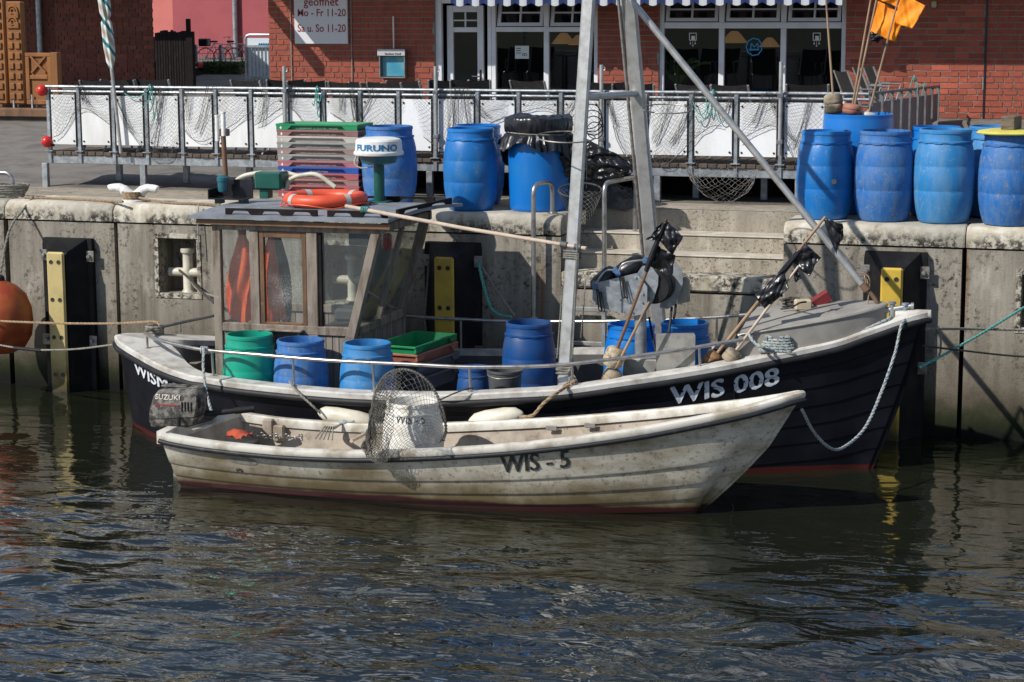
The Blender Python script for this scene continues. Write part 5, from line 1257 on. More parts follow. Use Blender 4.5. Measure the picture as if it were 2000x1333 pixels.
# ================================================================== tub of marker buoys
tc_ = P(1675, 300, Y=1.15); tub = make_barrel((tc_.x, 1.15, QZ), .355, P(1675, 222, Y=1.15).z - QZ, m_blue_clean, 'wide blue tub full of marker buoys behind the right hand row of barrels', QB, straight=True, name='tub')
TUZ = P(1675, 222, Y=1.15).z
def float_mb(mb, c, d, r, h, ring=True):
    """squat pair of discs threaded on a cane"""
    d = Vector(d).normalized(); c = Vector(c); pts = []; rs = []
    for t_, k in ((-.5, .35), (-.48, .75), (-.36, .97), (-.10, 1.0), (-.03, .99), (0, .90), (.03, .99), (.12, 1.0), (.38, .95), (.48, .70), (.5, .3)): pts.append(c + d * h * t_); rs.append(r * k)
    mb.tube(pts, rs, 22)
def marker(base, tip, label, fm, fpos, fr, fh, pole_m=m_cane, flags=(), r=.011, group='marker buoys on canes', extra=None):
    base = Vector(base); tip = Vector(tip); d = (tip - base).normalized()
    t = empty('marker_buoy', base, label, 'marker buoy', group)
    mb = MB(); mb.tube([base, base.lerp(tip, .3), base.lerp(tip, .6), tip], [r * 1.1, r * 1.05, r, r * .8], 9); mb.build('cane', pole_m, t)
    if fm: mb = MB(); float_mb(mb, base.lerp(tip, fpos), d, fr, fh); mb.build('float', fm, t, 60)
    for (corners, fmat, sd_) in flags:
        q = [Vector(p) for p in corners]
        def ff(u, v):
            p = q[0].lerp(q[1], u).lerp(q[3].lerp(q[2], u), v); return p + Vector((.008 * hnoise(u * 2, v * 2, sd_ + 1), .035 * hnoise(u * 1.5, v * 1.3, sd_) * min(1, u * 2.5 + .2) + (.016 * abs(hnoise(u * 3.2 + v, v * 2.6 - u, sd_ + 2)) if fmat is m_bag else 0), .008 * hnoise(u * 2, v * 2, sd_ + 5)))
        mb = MB(); mb.grid(ff, 22, 22)
        fo = mb.build('flag', fmat, t, 60)
        so = fo.modifiers.new('thickness', 'SOLIDIFY'); so.thickness = .003
    if extra: extra(t)
    return t
def pp4(Y, *pts): return [P(x, y, Y=Y) for x, y in pts]
def mk(bpx, tpx, Y, label, fm, fpos, fr, fh, Yt=None, **k):
    return marker(P(*bpx, Y=Y), P(*tpx, Y=Y if Yt is None else Yt), label, fm, fpos, fr, fh, **k)
Yc = 1.15
mk((1633, 270), (1611, -30), Yc, 'marker cane with large fouled float standing in the blue tub, leftmost', m_float_dirty, .225, .098, .21)
mk((1654, 270), (1706, -30), Yc - .05, 'marker cane with pinkish float and black flag in the blue tub', mat('pink_float', (.36, .15, .10), (.28, .12, .085), 8, rough=.7), .19, .095, .11, flags=[(pp4(Yc - .06, (1702, 62), (1726, 72), (1715, 85), (1700, 80)), m_bag, 3)])
mk((1655, 275), (1716, -20), Yc + .08, 'thin marker cane with orange flag in the middle of the blue tub', None, 0, 0, 0, flags=[(pp4(Yc + .08, (1714, 2), (1766, 30), (1748, 84), (1699, 62)), m_flag, 1)])
mk((1684, 270), (1757, -10), Yc + .02, 'marker cane with orange flag leaning right out of the blue tub', mat('white_float', (.55, .52, .46), (.4, .36, .3), 7, rough=.7), .16, .085, .07, flags=[(pp4(Yc, (1758, -12), (1808, 12), (1782, 56), (1750, 46)), m_flag, 6), (pp4(Yc + .03, (1716, -20), (1757, -16), (1756, 16), (1716, 0)), m_flag, 9)])

# ================================================================== orange mooring buoy and rope coils at the left
c = P(3, 620, Y=-.55); mb = MB(); t = empty('mooring_buoy', (c.x, c.y, c.z - .4), 'big weathered orange mooring buoy hanging at the left edge', 'buoy')
mb.lathe([(0.0, -.40), (.12, -.385), (.24, -.325), (.315, -.20), (.335, -.05), (.325, .1), (.27, .25), (.17, .345), (.075, .39), (.055, .40)], 40, c); mb.build('ball', m_buoy, t)
mb = MB(); mb.lathe([(.055, .39), (.05, .44), (.028, .46), (.0, .46)], 16, c); mb.build('eye_neck', m_rubber, t)
mb = MB(); rope(mb, [(c.x, c.y, c.z + .45), (c.x + .02, c.y + .2, 1.75), (c.x + .03, -.05, 1.96), (c.x + .04, .15, QZ + .03)], .014)
single(mb, 'buoy_rope', m_rope_grey, 'grey rope holding the orange buoy from the quay edge', 'rope')
mb = MB(); h0 = P(8, 385, Z=QZ + .02)
for k in range(7): 
    q = [(h0.x + (.22 + .012 * k) * math.cos(a / 10 * 6.283) * .8, .27 + (.10 + .01 * k) * math.sin(a / 10 * 6.283), QZ + .03 + .018 * k + .01 * math.sin(a + k)) for a in range(11)]; rope(mb, q, .012, sp=4)
single(mb, 'rope_coil', m_rope_grey, 'coil of grey rope on the quay at the left hand rail', 'rope')
mb = MB(); q = [P(48, 386, Z=QZ + .016), P(120, 388, Z=QZ + .016), P(200, 392, Z=QZ + .016), P(240, 394, Z=QZ + .03)]; rope(mb, q, .016)
hx = P(272, 392, Z=QZ).x
for k in range(4): rope(mb, [(hx + (.105 + .004 * k) * math.cos(a / 10 * 6.283), .22 + .105 * math.sin(a / 10 * 6.283), QZ + .03 + .024 * k) for a in range(11)], .015, sp=4)
rope(mb, [(hx + .1, .15, QZ + .05), P(330, 396, Z=QZ + .016), P(390, 398, Z=QZ + .016), P(430, 400, Z=QZ + .016)], .014)
single(mb, 'mooring_rope', m_rope, 'brown laid rope along the quay edge wound round the white bollard', 'rope')
# ================================================================== the black fishing boat
YC = -1.6
boat = empty('fishing_boat', (.4, YC, 0), 'black wooden fishing boat with grey timber wheelhouse moored at the quay', 'fishing boat')
_sp = [(230, 664, .0), (232, 668, .12), (240, 678, .27), (274, 699, .55), (319, 723, .83), (370, 741, 1.0), (406, 747, 1.07), (460, 756, 1.14), (550, 766, 1.20), (640, 774, 1.24), (730, 779, 1.25), (868, 781, 1.25), (1000, 775, 1.20), (1100, 769, 1.12), (1220, 752, .98), (1310, 739, .84), (1400, 724, .69), (1475, 709, .55), (1620, 679, .325), (1690, 656, .205), (1750, 635, .11), (1795, 621, .045), (1812, 618, .0)]
_st = []
for (px, py, b) in _sp:
    q = P(px, py, Y=YC - b); _st.append(Vector((q.x, b, q.z)))
ST = spline(_st, 6); ST = [Vector((p.x, max(0, p.y), p.z)) for p in ST]; ST[0].y = 0; ST[-1].y = 0
_SX = np.maximum.accumulate(np.array([p.x for p in ST]) + np.arange(len(ST)) * 1e-7); _SB = np.array([p.y for p in ST]); _SZ = np.array([p.z for p in ST])
def bb_(x): return float(np.interp(x, _SX, _SB))
def zs_(x): return float(np.interp(x, _SX, _SZ))
ZK = -.4; NP = 9
def hullpt(p, f, side, off=0.0):
    x, b, z = p
    wb = smooth(2.4, 4.35, x); ws = 1 - smooth(-3.65, -2.9, x)
    k = lerp(lerp(.72, .10, wb), .55, ws); pw = lerp(.62, 1.15, wb)
    bb2 = b * lerp(k, 1, f ** pw); X = x - .62 * (1 - f) ** 1.25 * smooth(3.0, 4.42, x) ** 2 + .20 * (1 - f) * ws
    bb2 = bb2 + off * (b > .03)
    return Vector((X, YC + side * bb2, lerp(ZK, z, f)))
for_f = []
for j in range(NP): for_f += [(j / NP, .011), ((j + 1) / NP - .004, 0.0)]
for_f.append((1.0, 0.0))
mb = MB()
for side in (-1, 1):
    rows = [[hullpt(p, f, side, o) for (f, o) in for_f] for p in ST]; n = len(for_f)
    vs = [q for r_ in rows for q in r_]
    fs = [((i + 1) * n + j, i * n + j, i * n + j + 1, (i + 1) * n + j + 1) if side > 0 else (i * n + j, (i + 1) * n + j, (i + 1) * n + j + 1, i * n + j + 1) for i in range(len(rows) - 1) for j in range(n - 1)]
    mb.add(vs, fs)
hull = mb.build('hull', m_hull, boat, 30)
def outward(i, side):
    a = ST[max(0, i - 1)]; b = ST[min(len(ST) - 1, i + 1)]; d = Vector((b.x - a.x, b.y - a.y, 0))
    n = Vector((-d.y, d.x, 0));
    if n.length < 1e-6: n = Vector((-1, 0, 0))
    n.normalize(); return Vector((n.x, side * n.y, 0))
def capw(x): return .14 + .26 * (1 - smooth(-3.35, -2.2, x)) 
# white capping, one run each side
for side in (-1, 1):
    mb = MB(); rows = []
    for i, p in enumerate(ST):
        if i == 0: d = Vector((-1, 0, 0))
        elif i == len(ST) - 1: d = Vector((1, 0, 0))
        else: d = outward(i, side)
        w = min(capw(p.x), max(.02, p.y * .98)); c = Vector((p.x, YC + side * p.y, p.z))
        inn = Vector((c.x + (.42 if p.x < -3.3 else 0) * (1 if i < 8 else 0) * 0, c.y, c.z)) - d * w
        if side * (inn.y - YC) < 0: inn.y = YC
        o = c + d * .034
        rows.append([o + Vector((0, 0, -.006)), o + Vector((0, 0, .036)), c + d * .018 + Vector((0, 0, .05)), inn + Vector((0, 0, .052)), inn + Vector((0, 0, .0)), c + Vector((0, 0, -.006))])
    n = 6; vs = [q for r_ in rows for q in r_]
    fs = [((i + 1) * n + j, i * n + j, i * n + (j + 1) % n, (i + 1) * n + (j + 1) % n) if side < 0 else (i * n + j, (i + 1) * n + j, (i + 1) * n + (j + 1) % n, i * n + (j + 1) % n) for i in range(len(rows) - 1) for j in range(n)]
    mb.add(vs, fs); mb.build('gunwale_cap', m_cap, boat, 40)
    # inner bulwark
    mb = MB(); q = [(r_[4], Vector((r_[4].x, r_[4].y, .22))) for r_, p in zip(rows, ST) if -3.45 < p.x < 3.3]
    mb.add([v for a in q for v in a], [(2 * i, 2 * i + 2, 2 * i + 3, 2 * i + 1) for i in range(len(q) - 1)]); mb.build('bulwark', m_bulwark, boat, 40)
    # half-round black rubbing strake
    mb = MB(); mb.tube([Vector((p.x, YC + side * p.y, p.z - .036)) + (outward(i, side) if 0 < i < len(ST) - 1 else Vector((-1 if i == 0 else 1, 0, 0))) * .022 for i, p in enumerate(ST)], [.036] * (len(ST) - 8) + [.034, .032, .03, .028, .027, .026, .025, .024], 12); mb.build('rubbing_strake', m_rubber, boat, 60)
def deckz(x): return .25 + .045 * max(0, x)
q = [p for p in ST if -3.4 < p.x < 3.2]
mb = MB(); vs = []; 
for p in q:
    fd = (deckz(p.x) - ZK) / (p.z - ZK); hp = hullpt(p, fd, 1); yb = max(0, hp.y - YC - .03); vs += [(hp.x, YC - yb, deckz(p.x)), (hp.x, YC + yb, deckz(p.x))]
mb.add(vs, [(2 * i, 2 * i + 2, 2 * i + 3, 2 * i + 1) for i in range(len(q) - 1)]); mb.build('deck', m_deckpaint, boat, 0)
# stern seat and aft locker front
mb = MB(); mb.bb(-2.95, -2.85, YC - .46, YC + .46, .25, .62); mb.build('aft_bulkhead', m_wood_board, boat, 0)
# foredeck with low curved coachroof
q = [p for p in ST if p.x > 2.70]; vs = []
mb = MB()
for p in q: vs += [(p.x, YC - p.y * .97, p.z - .02), (p.x, YC, p.z + .01), (p.x, YC + p.y * .97, p.z - .02)]
mb.add(vs, [(3 * i + k, 3 * i + 3 + k, 3 * i + 4 + k, 3 * i + 1 + k) for i in range(len(q) - 1) for k in range(2)])
a = q[0]; mb.add([(a.x, YC - a.y, .3), (a.x, YC + a.y, .3), (a.x, YC + a.y, a.z - .02), (a.x, YC - a.y, a.z - .02)], [(3, 2, 1, 0)]); mb.build('foredeck', m_deckpaint, boat, 40)
cr_x = [2.74, 2.9, 3.1, 3.3, 3.5, 3.65, 3.78, 3.87, 3.93, 3.97, 3.985]; cr_b = [.47, .455, .425, .385, .33, .275, .21, .15, .095, .04, 0]
m_coach = mat('grey_coachroof', (.28, .265, .24), (.20, .185, .165), 3, rough=.7, c3=(.12, .11, .10), s3=40, lo3=.66, hi3=.72)
def coach_top(x, y=0.0): return lerp(1.275, 1.475, (x - 2.74) / 1.25) + .11 * (y + .40)
outl = [(x, -b) for x, b in zip(cr_x, cr_b)] + [(x, b) for x, b in zip(cr_x[::-1][1:], cr_b[::-1][1:])]
sm = spline([Vector((x, y, 0)) for x, y in outl], 4)
mb = MB(); n = len(sm); vs = [(p.x, YC + p.y, zs_(p.x) - .05) for p in sm] + [(p.x, YC + p.y, coach_top(p.x, p.y) - .012) for p in sm] + [(p.x + (.008 if p.x < 3 else -.008), YC + p.y * .975, coach_top(p.x, p.y)) for p in sm]
mb.add(vs, [(i, (i + 1) % n, n + (i + 1) % n, n + i) for i in range(n)] + [(n + i, n + (i + 1) % n, 2 * n + (i + 1) % n, 2 * n + i) for i in range(n)])
def ctop(u, v):
    x = lerp(cr_x[0] + .008, cr_x[-1] - .004, u); b = interp(x, cr_x, cr_b) * .975; y = lerp(-b, b, v); return (x, YC + y, coach_top(x, y) + .03 * math.sin(math.pi * v) * (b / .46))
mb.grid(ctop, 40, 12)
co_ = mb.build('coachroof', m_coach, boat, 30)
mb = MB(); mb.tube([(p.x, YC + p.y * 1.01, coach_top(p.x, p.y) - .012) for p in sm], .011, 8, True); mb.build('edge_bead', m_steel_dull, co_, 60)
# bow bitts and roller
c = P(1752, 612, Y=YC + .02); bt = MB()
for s, px in ((-1, 1741), (1, 1769)):
    q = P(px, 618, Y=YC + .05 * s); bt.tube([(q.x, YC, zs_(q.x)), (q.x, YC, q.z + .11)], .024, 12); bt.tube([(q.x, YC, q.z + .105), (q.x, YC, q.z + .125)], .034, 12)
q0, q1 = P(1731, 606, Y=YC), P(1782, 598, Y=YC); bt.tube([q0, q1], .022, 12); bt.tube([q0 - Vector((.012, 0, 0)), q0 + Vector((.012, 0, 0))], .03, 12); bt.tube([q1 - Vector((.012, 0, 0)), q1 + Vector((.012, 0, 0))], .03, 12)
bt.build('mooring_bitts', m_galv, boat)
tp = ST[-1]; mb = MB(); mb.tube([(tp.x - .28, YC, tp.z + .0), (tp.x - .1, YC, tp.z + .012), (tp.x + .03, YC, tp.z + .018)], [.04, .045, .04], 14); mb.build('stem_head', m_cap, boat)

# lettering that follows the hull side
_arc = [0.0]
for i in range(1, len(ST)): _arc.append(_arc[-1] + (Vector((ST[i].x, ST[i].y)) - Vector((ST[i - 1].x, ST[i - 1].y))).length)
def on_hull(s0, dz):
    def f(u, v, w):
        s = s0 + u; x = float(np.interp(s, _arc, _SX)); b = float(np.interp(s, _arc, _SB)); z = float(np.interp(s, _arc, _SZ))
        fz = ((z - dz + v) - ZK) / (z - ZK); p = hullpt((x, b, z), min(1, fz), -1, float(np.interp(fz, [q[0] for q in for_f], [q[1] for q in for_f])) + (.012 if x < -2 else .004) + w); p.z = z - dz + v; return p
    return f
def arc_at_px(px):
    best = None
    for i, p in enumerate(ST):
        d = np.array([p.x, YC - p.y, p.z - .1]) - cam_loc; q = 1000 + CAM_F * (d @ _rt) / (d @ _fw)
        if best is None or abs(q - px) < best[0]: best = (abs(q - px), _arc[i])
    return best[1]
def hull_text(s, px0, px1, dz, h, bold, parent, m):
    s0, s1 = arc_at_px(px0), arc_at_px(px1); probe = text_mb(s, 1, 0, bold, lambda u, v, w: (u, v, w)); wd = max(p[0] for p in probe.v) - min(p[0] for p in probe.v); x0 = min(p[0] for p in probe.v); hh = max(p[1] for p in probe.v)
    k = (s1 - s0) / wd; fn = on_hull(s0, dz); out = MB(); n = len(probe.v)
    for c_ in range(3): out.add([tuple(fn((p[0] - x0 + (c_ - 1) * .028) * k, p[1] / hh * h + (c_ - 1) * .004, .0012 * c_)) for p in probe.v], probe.f)
    return out.build('lettering', m, parent, 0)
hull_text('WIS 008', 1315, 1528, .240, .158, 0, hull, m_text_white)
hull_text('WISMAR', 259, 380, .188, .115, 0, hull, m_text_white)

# ------------------------------------------------------------------ rail
def near_rail(px, py, inset=.085, guess=-2.6):
    Y = guess
    for _ in range(4):
        q = P(px, py, Y=Y); Y = YC - (bb_(q.x) - inset)
    return P(px, py, Y=Y)
def far_rail(px, py, inset=.085):
    Y = -.5
    for _ in range(4):
        q = P(px, py, Y=Y); Y = YC + (bb_(q.x) - inset)
    return P(px, py, Y=Y)
nr = [near_rail(x, y) for x, y in ((1470, 661), (1400, 672), (1330, 684), (1250, 695), (1180, 704), (1085, 714), (1000, 717), (900, 717), (800, 712), (650, 705), (500, 693), (400, 684), (340, 672), (306, 663))]
st_ = [P(287, 654, Y=-1.95), P(284, 649, Y=-1.7), P(300, 643, Y=-1.35), P(340, 633, Y=-1.0), P(420, 616, Y=-.62)]
path = spline(nr + st_, 6)
mb = MB(); mb.tube(path, .0175, 10); rail = mb.build('rail', m_steel, boat, 60)
fr_ = [far_rail(x, y) for x, y in ((790, 619), (900, 624), (1000, 628), (1170, 628), (1300, 625), (1400, 620), (1490, 612))]
mb = MB(); mb.tube(spline(fr_, 6), .0175, 10); rail2 = mb.build('rail', m_steel, boat, 60)
def near_at(px): return min(path[:90], key=lambda p: abs((1000 + CAM_F * ((np.array(p) - cam_loc) @ _rt) / ((np.array(p) - cam_loc) @ _fw)) - px))
for px in (407, 565, 735, 925, 1120, 1368):
    p = near_at(px); mb = MB(); mb.tube([(p.x, p.y, p.z), (p.x + .01, p.y, zs_(p.x) + .045)], .012, 8); mb.lathe([(.03, 0), (.03, .006), (.013, .01)], 12, (p.x + .01, p.y, zs_(p.x) + .05)); mb.build('stanchion', m_steel, rail)
p = P(287, 654, Y=-1.95); mb = MB(); mb.tube([p, (p.x, p.y, zs_(p.x) + .05)], .013, 8); mb.lathe([(.045, 0), (.045, .008), (.02, .012)], 16, (p.x, p.y, zs_(p.x) + .052)); mb.build('stanchion', m_steel, rail)
p = P(352, 630, Y=-.92); mb = MB(); mb.tube([p, (p.x, p.y, zs_(p.x) + .03)], .011, 8); mb.build('stanchion', m_steel, rail)
for i in (6, 14, 22, 30):
    p = spline(fr_, 6)[i]; mb = MB(); mb.tube([p, (p.x, p.y, zs_(p.x) + .04)], .012, 8); mb.build('stanchion', m_steel, rail2)

# ------------------------------------------------------------------ wheelhouse
yn, yf = -2.0, -.65
wx = lambda px, py=520: P(px, py, Y=yn).x
XA, XS, XT = wx(418), -.92, -.62        # aft face, front sill, front top
ZS, ZW, ZRF = 1.15, 2.045, 2.135         # sill, window head, roof underside
dz0 = .25
mb = MB(); B = .006
def vpost(x0, x1, y, z0, z1, th=.06): mb.bb(x0, x1, y - th / 2, y + th / 2, z0, z1, B)
for y in (yn, yf):
    vpost(XA, XA + .085, y, dz0, ZRF)
    if y == yn:
        vpost(wx(490), wx(508), y, dz0, ZW); vpost(wx(601), wx(622), y, dz0, ZW, .065)
    else: vpost(wx(490) + .1, wx(508) + .1, y, dz0, ZW)
    # head beam and sill
    mb.bb(XA + .086, XT - .02, y - .034, y + .034, ZW, ZRF, B); mb.bb(XA + .086, XS - .002, y - .036, y + .036, ZS - .085, ZS - .002, B)
    # raked corner post
    mb.beam((XS - .055, y, ZS - .10), (XT - .065, y, ZRF - .004), .085, .09, (0, 1, 0), B)
    mb.bb(XS - .11, XS - .012, y - .04, y + .04, dz0, ZS - .086, B)
# front wall: sill, head, middle mullion
mb.bb(XS - .06, XS + .02, yn + .045, yf - .045, ZS - .08, ZS, B); mb.beam((XT - .065, yn + .04, ZRF - .045), (XT - .065, yf - .04, ZRF - .045), .07, .08, (0, 0, 1), B)
ym = lerp(yn, yf, .48); mb.beam((XS - .02, ym, ZS), (XT - .07, ym, ZRF - .09), .05, .045, (0, 1, 0), B)
# aft wall frame
mb.bb(XA + .002, XA + .07, yn + .032, yf - .032, ZW, ZRF, B); mb.bb(XA + .002, XA + .07, yn + .032, lerp(yn, yf, .4), ZS - .085, ZS, B); mb.bb(XA + .004, XA + .066, lerp(yn, yf, .4), lerp(yn, yf, .46), dz0, ZW, B)
whs = mb.build('wheelhouse', m_wood_grey, boat, 0)
# inner frames of the sliding door and boards under the windows
mb = MB(); d0, d1 = wx(509), wx(600)
for (a, b, c, d) in ((d0, d0 + .045, ZS - .03, ZW - .002), (d1 - .045, d1, ZS - .03, ZW - .002), (d0 + .045, d1 - .045, ZW - .062, ZW - .002), (d0 + .045, d1 - .045, ZS - .03, ZS + .02)): mb.bb(a, b, yn - .022, yn + .022, c, d, .004)
mb.build('door_sash', m_wood_dark, whs, 0)
mb = MB(); mb.bb(wx(510), wx(595), yn - .12, yn - .037, ZS - .055, ZS - .035, .006); mb.build('step_shelf', m_wood_grey, whs, 0)
for s in (wx(520), wx(585)):
    mb = MB(); mb.prism([(s, yn - .11, ZS - .056), (s, yn - .037, ZS - .056), (s, yn - .037, ZS - .16)], (.02, 0, 0)); mb.build('shelf_bracket', m_wood_grey, whs, 0)
def boards(xa, xb, y, z0, z1, w=.071, axis='x', xc=0):
    n = max(1, round((xb - xa) / w)); w = (xb - xa) / n
    for k in range(n):
        mb = MB(); a, b = xa + k * w + .0025, xa + (k + 1) * w - .0025
        if axis == 'x': mb.bb(a, b, y - .012 + random.uniform(-.002, .002), y + .01, z0, z1, .003)
        else: mb.bb(xc - .012, xc + .01, a, b, z0, z1, .003)
        mb.build('board', m_wood_board, whs, 0)
boards(XA + .087, wx(490) - .002, yn, dz0, ZS - .087); boards(wx(508) + .002, wx(601) - .002, yn, dz0, ZS - .087); boards(wx(622) + .002, XS - .112, yn, dz0, ZS - .087)
boards(yn + .045, yf - .045, 0, dz0, ZS - .082, axis='y', xc=XS - .03); boards(XA + .087, XS - .112, yf, dz0, ZS - .087, .09)
mb = MB(); mb.bb(wx(624), wx(629), yn - .02, yn + .02, ZS, ZW - .002); mb.build('door_gap_strip', m_blackwood, whs, 0)
# panes
def pane(pts): 
    mb = MB(); mb.prism(pts, (0, .004, 0) if abs(pts[0][1] - pts[2][1]) < 1e-4 else (.004, 0, 0)); mb.build('pane', m_glass_cab, whs, 0)
for y, sp in ((yn + .002, ((XA + .085, wx(490)), (d0 + .045, d1 - .045), (wx(629), None))), (yf, ((XA + .085, wx(490) + .1), (wx(508) + .1, None)))):
    for (a, b) in sp:
        if b is None: pane([(a, y, ZS), (XS - .09, y, ZS), (XT - .10, y, ZW), (a, y, ZW)])
        else: pane([(a, y, ZS), (b, y, ZS), (b, y, ZW), (a, y, ZW)])
def xr(z): return lerp(XS - .03, XT - .065, (z - ZS) / (ZRF - ZS))
for (ya, yb) in ((yn + .05, ym - .024), (ym + .024, yf - .05)): pane([(xr(ZS), ya, ZS), (xr(ZS), yb, ZS), (xr(ZW), yb, ZW), (xr(ZW), ya, ZW)])
# roof
rn, rf_ = -2.13, -.47
cor = [P(396, 419, Z=2.165), P(757, 438, Z=2.165), P(893, 404, Z=2.185)]
rx0, rx1 = cor[0].x, cor[1].x
def rooftop(u, v, top):
    x = lerp(lerp(rx0, rx0 + .02, v), lerp(rx1 - .02, rx1 + .16, v) , u); y = lerp(rn, rf_, v); z = 2.148 + .035 * math.sin(math.pi * v) + .012 * u
    return (x, y, z + (.036 if top else .006))
mb = MB(); mb.grid(lambda u, v: rooftop(u, v, True), 8, 9); n = len(mb.v); mb.grid(lambda u, v: rooftop(1 - u, v, False), 8, 9)
for k in range(7):
    for v in (0, 1):
        a, b = rooftop(k / 7, v, False), rooftop((k + 1) / 7, v, False); c, d = rooftop((k + 1) / 7, v, True), rooftop(k / 7, v, True); mb.add([a, b, c, d], [(0, 1, 2, 3) if v == 0 else (3, 2, 1, 0)])
for k in range(8):
    for u in (0, 1):
        a, b = rooftop(u, k / 8, False), rooftop(u, (k + 1) / 8, False); c, d = rooftop(u, (k + 1) / 8, True), rooftop(u, k / 8, True); mb.add([a, b, c, d], [(3, 2, 1, 0) if u == 0 else (0, 1, 2, 3)])
roof = mb.build('roof', m_roof, whs, 30)
mb = MB(); mb.bb(rx0 + .05, rx1 - .02, rn + .04, rn + .07, 2.10, 2.147); mb.build('eave_strip', m_wood_dark, whs, 0)
RZ = 2.2
def roofz(x, y):
    v = (y - rn) / (rf_ - rn); return 2.148 + .036 + .035 * math.sin(math.pi * min(1, max(0, v))) + .012 * (x - rx0) / (rx1 - rx0)
def grab(pa, pb, nf, name='grab_rail'):
    pa, pb = Vector(pa), Vector(pb); mb = MB(); d = (pb - pa)
    prof = []
    N = nf * 12
    for i in range(N + 1):
        t_ = i / N; ph = (t_ * nf) % 1.0; low = .0 if (ph < .16 or ph > .84) else .038 * min(1, min(ph - .16, .84 - ph) / .10); prof.append((t_, low))
    side = Vector((-d.y, d.x, 0)).normalized() * .014; vs = []
    for (t_, low) in prof:
        p = pa + d * t_; e = .02 if 0 < t_ < 1 else .0
        vs += [p + side + Vector((0, 0, low)), p + side + Vector((0, 0, .06)), p - side + Vector((0, 0, .06)), p - side + Vector((0, 0, low))]
    fs = [(i * 4 + j, i * 4 + (j + 1) % 4, (i + 1) * 4 + (j + 1) % 4, (i + 1) * 4 + j) for i in range(N) for j in range(4)] + [(3, 2, 1, 0), (4 * N, 4 * N + 1, 4 * N + 2, 4 * N + 3)]
    mb.add(vs, fs); mb.build(name, m_blackwood, roof, 0)
a, b = P(441, 412, Y=rn + .10), P(620, 416, Y=rn + .10); grab((a.x, rn + .1, roofz(a.x, rn + .1)), (b.x, rn + .1, roofz(b.x, rn + .1)), 3)
a, b = P(640, 417, Y=rn + .10), P(764, 420, Y=rn + .10); grab((a.x, rn + .1, roofz(a.x, rn + .1)), (rx1 - .06, rn + .1, roofz(b.x, rn + .1)), 2)
grab((rx1 - .01, rn + .22, roofz(rx1, rn + .22)), (rx1 + .10, rf_ - .2, roofz(rx1, rf_ - .2)), 2); grab((rx0 + .55, rf_ - .1, roofz(rx0, rf_ - .1)), (rx1 - .1, rf_ - .1, roofz(rx1, rf_ - .1)), 3)
# roof gear: radar
c = P(741, 392, Z=roofz(-.7, -1.55)); zr = roofz(c.x, c.y); s_ = P(741, 325, Y=c.y).z
mb = MB(); mb.lathe([(.054, zr), (.054, s_ + .02), (.075, s_ + .022), (.075, s_ + .035)], 24, (c.x, c.y, 0)); mb.bb(c.x - .11, c.x + .11, c.y - .10, c.y + .10, zr - .01, zr + .018, .004); rad = mb.build('radar_post', m_dgreen, boat)
z1, z2, z3 = P(741, 322, Y=c.y).z, P(741, 302, Y=c.y).z, P(741, 268, Y=c.y).z
mb = MB(); mb.lathe([(.0, z1), (.10, z1), (.17, z1 + .02), (.205, z2 - .005), (.21, z2)], 40, (c.x, c.y, 0)); mb.build('radar_base', m_teal, rad)
mb = MB(); mb.lathe([(.245, z2 - .002), (.25, z2 + .008), (.25, z2 + .028), (.236, z2 + .034), (.229, z3 - .035), (.216, z3 - .018), (.16, z3 - .004), (0, z3 + .002)], 48, (c.x, c.y, 0)); mb.build('radar_dome', m_white, rad, 30)
fa = math.atan2(cam_loc[1] - c.y, cam_loc[0] - c.x) - .12
pr_ = text_mb('FURUNO', .098, 0, .035, lambda u, v, w: (u, v, w), xs=1.18); wdt = max(p[0] for p in pr_.v)
pr_.v = [(c.x + .2365 * math.cos(fa + (p[0] - wdt / 2) / .235), c.y + .2365 * math.sin(fa + (p[0] - wdt / 2) / .235), z2 + .048 + p[1] * .88) for p in pr_.v]; pr_.build('lettering', m_text_blue, rad, 0)
mb = MB(); q = P(700, 315, Y=c.y - .1); mb.tube(spline([(c.x - .19, c.y - .1, z2), (c.x - .22, c.y - .1, z2 - .08), (c.x - .16, c.y - .08, z1 - .03), (c.x - .05, c.y - .03, z1 - .02)], 6), .008, 6); mb.build('cable', m_cream, rad)
# roof gear: horn tray with aerials
c = P(452, 396, Z=roofz(-2.2, -1.5)); zt = roofz(c.x, c.y); x0, x1 = P(417, 370, Y=c.y).x, P(487, 370, Y=c.y).x; za, zb_ = P(450, 386, Y=c.y).z, P(450, 352, Y=c.y).z
mb = MB(); mb.bb(x0, x1, c.y - .14, c.y + .10, za - .012, za, .003); mb.bb(x0 + .002, x1 - .002, c.y + .085, c.y + .10, za + .001, zb_, .003); mb.bb(x0, x0 + .012, c.y - .14, c.y + .084, za + .001, za + .09, .003); lamp = mb.build('lamp_tray', m_black, boat, 0)
for x in (x0 + .05, x1 - .08):
    mb = MB(); mb.bb(x - .02, x + .05, c.y - .05, c.y + .05, zt - .01, za - .013, .004); mb.build('tray_foot', m_dgreen, lamp, 0)
lx = P(437, 360, Y=c.y - .02).x; mb = MB(); mb.lathe([(0, za + .06), (.045, za + .06), (.052, za + .08), (.052, za + .16), (.06, za + .165), (.06, za + .20), (.03, za + .225), (0, za + .228)], 20, (lx, c.y - .04, 0)); mb.build('stern_lamp', m_teal, lamp)
p0 = P(441, 348, Y=c.y); p1 = P(436, 262, Y=c.y); mb = MB(); mb.tube([p0, p1], .025, 12); mb.bb(p1.x - .07, p1.x + .06, c.y - .03, c.y + .03, p1.z - .02, p1.z + .05, .006); ap = mb.build('aerial_pole', m_wood_dark, lamp)
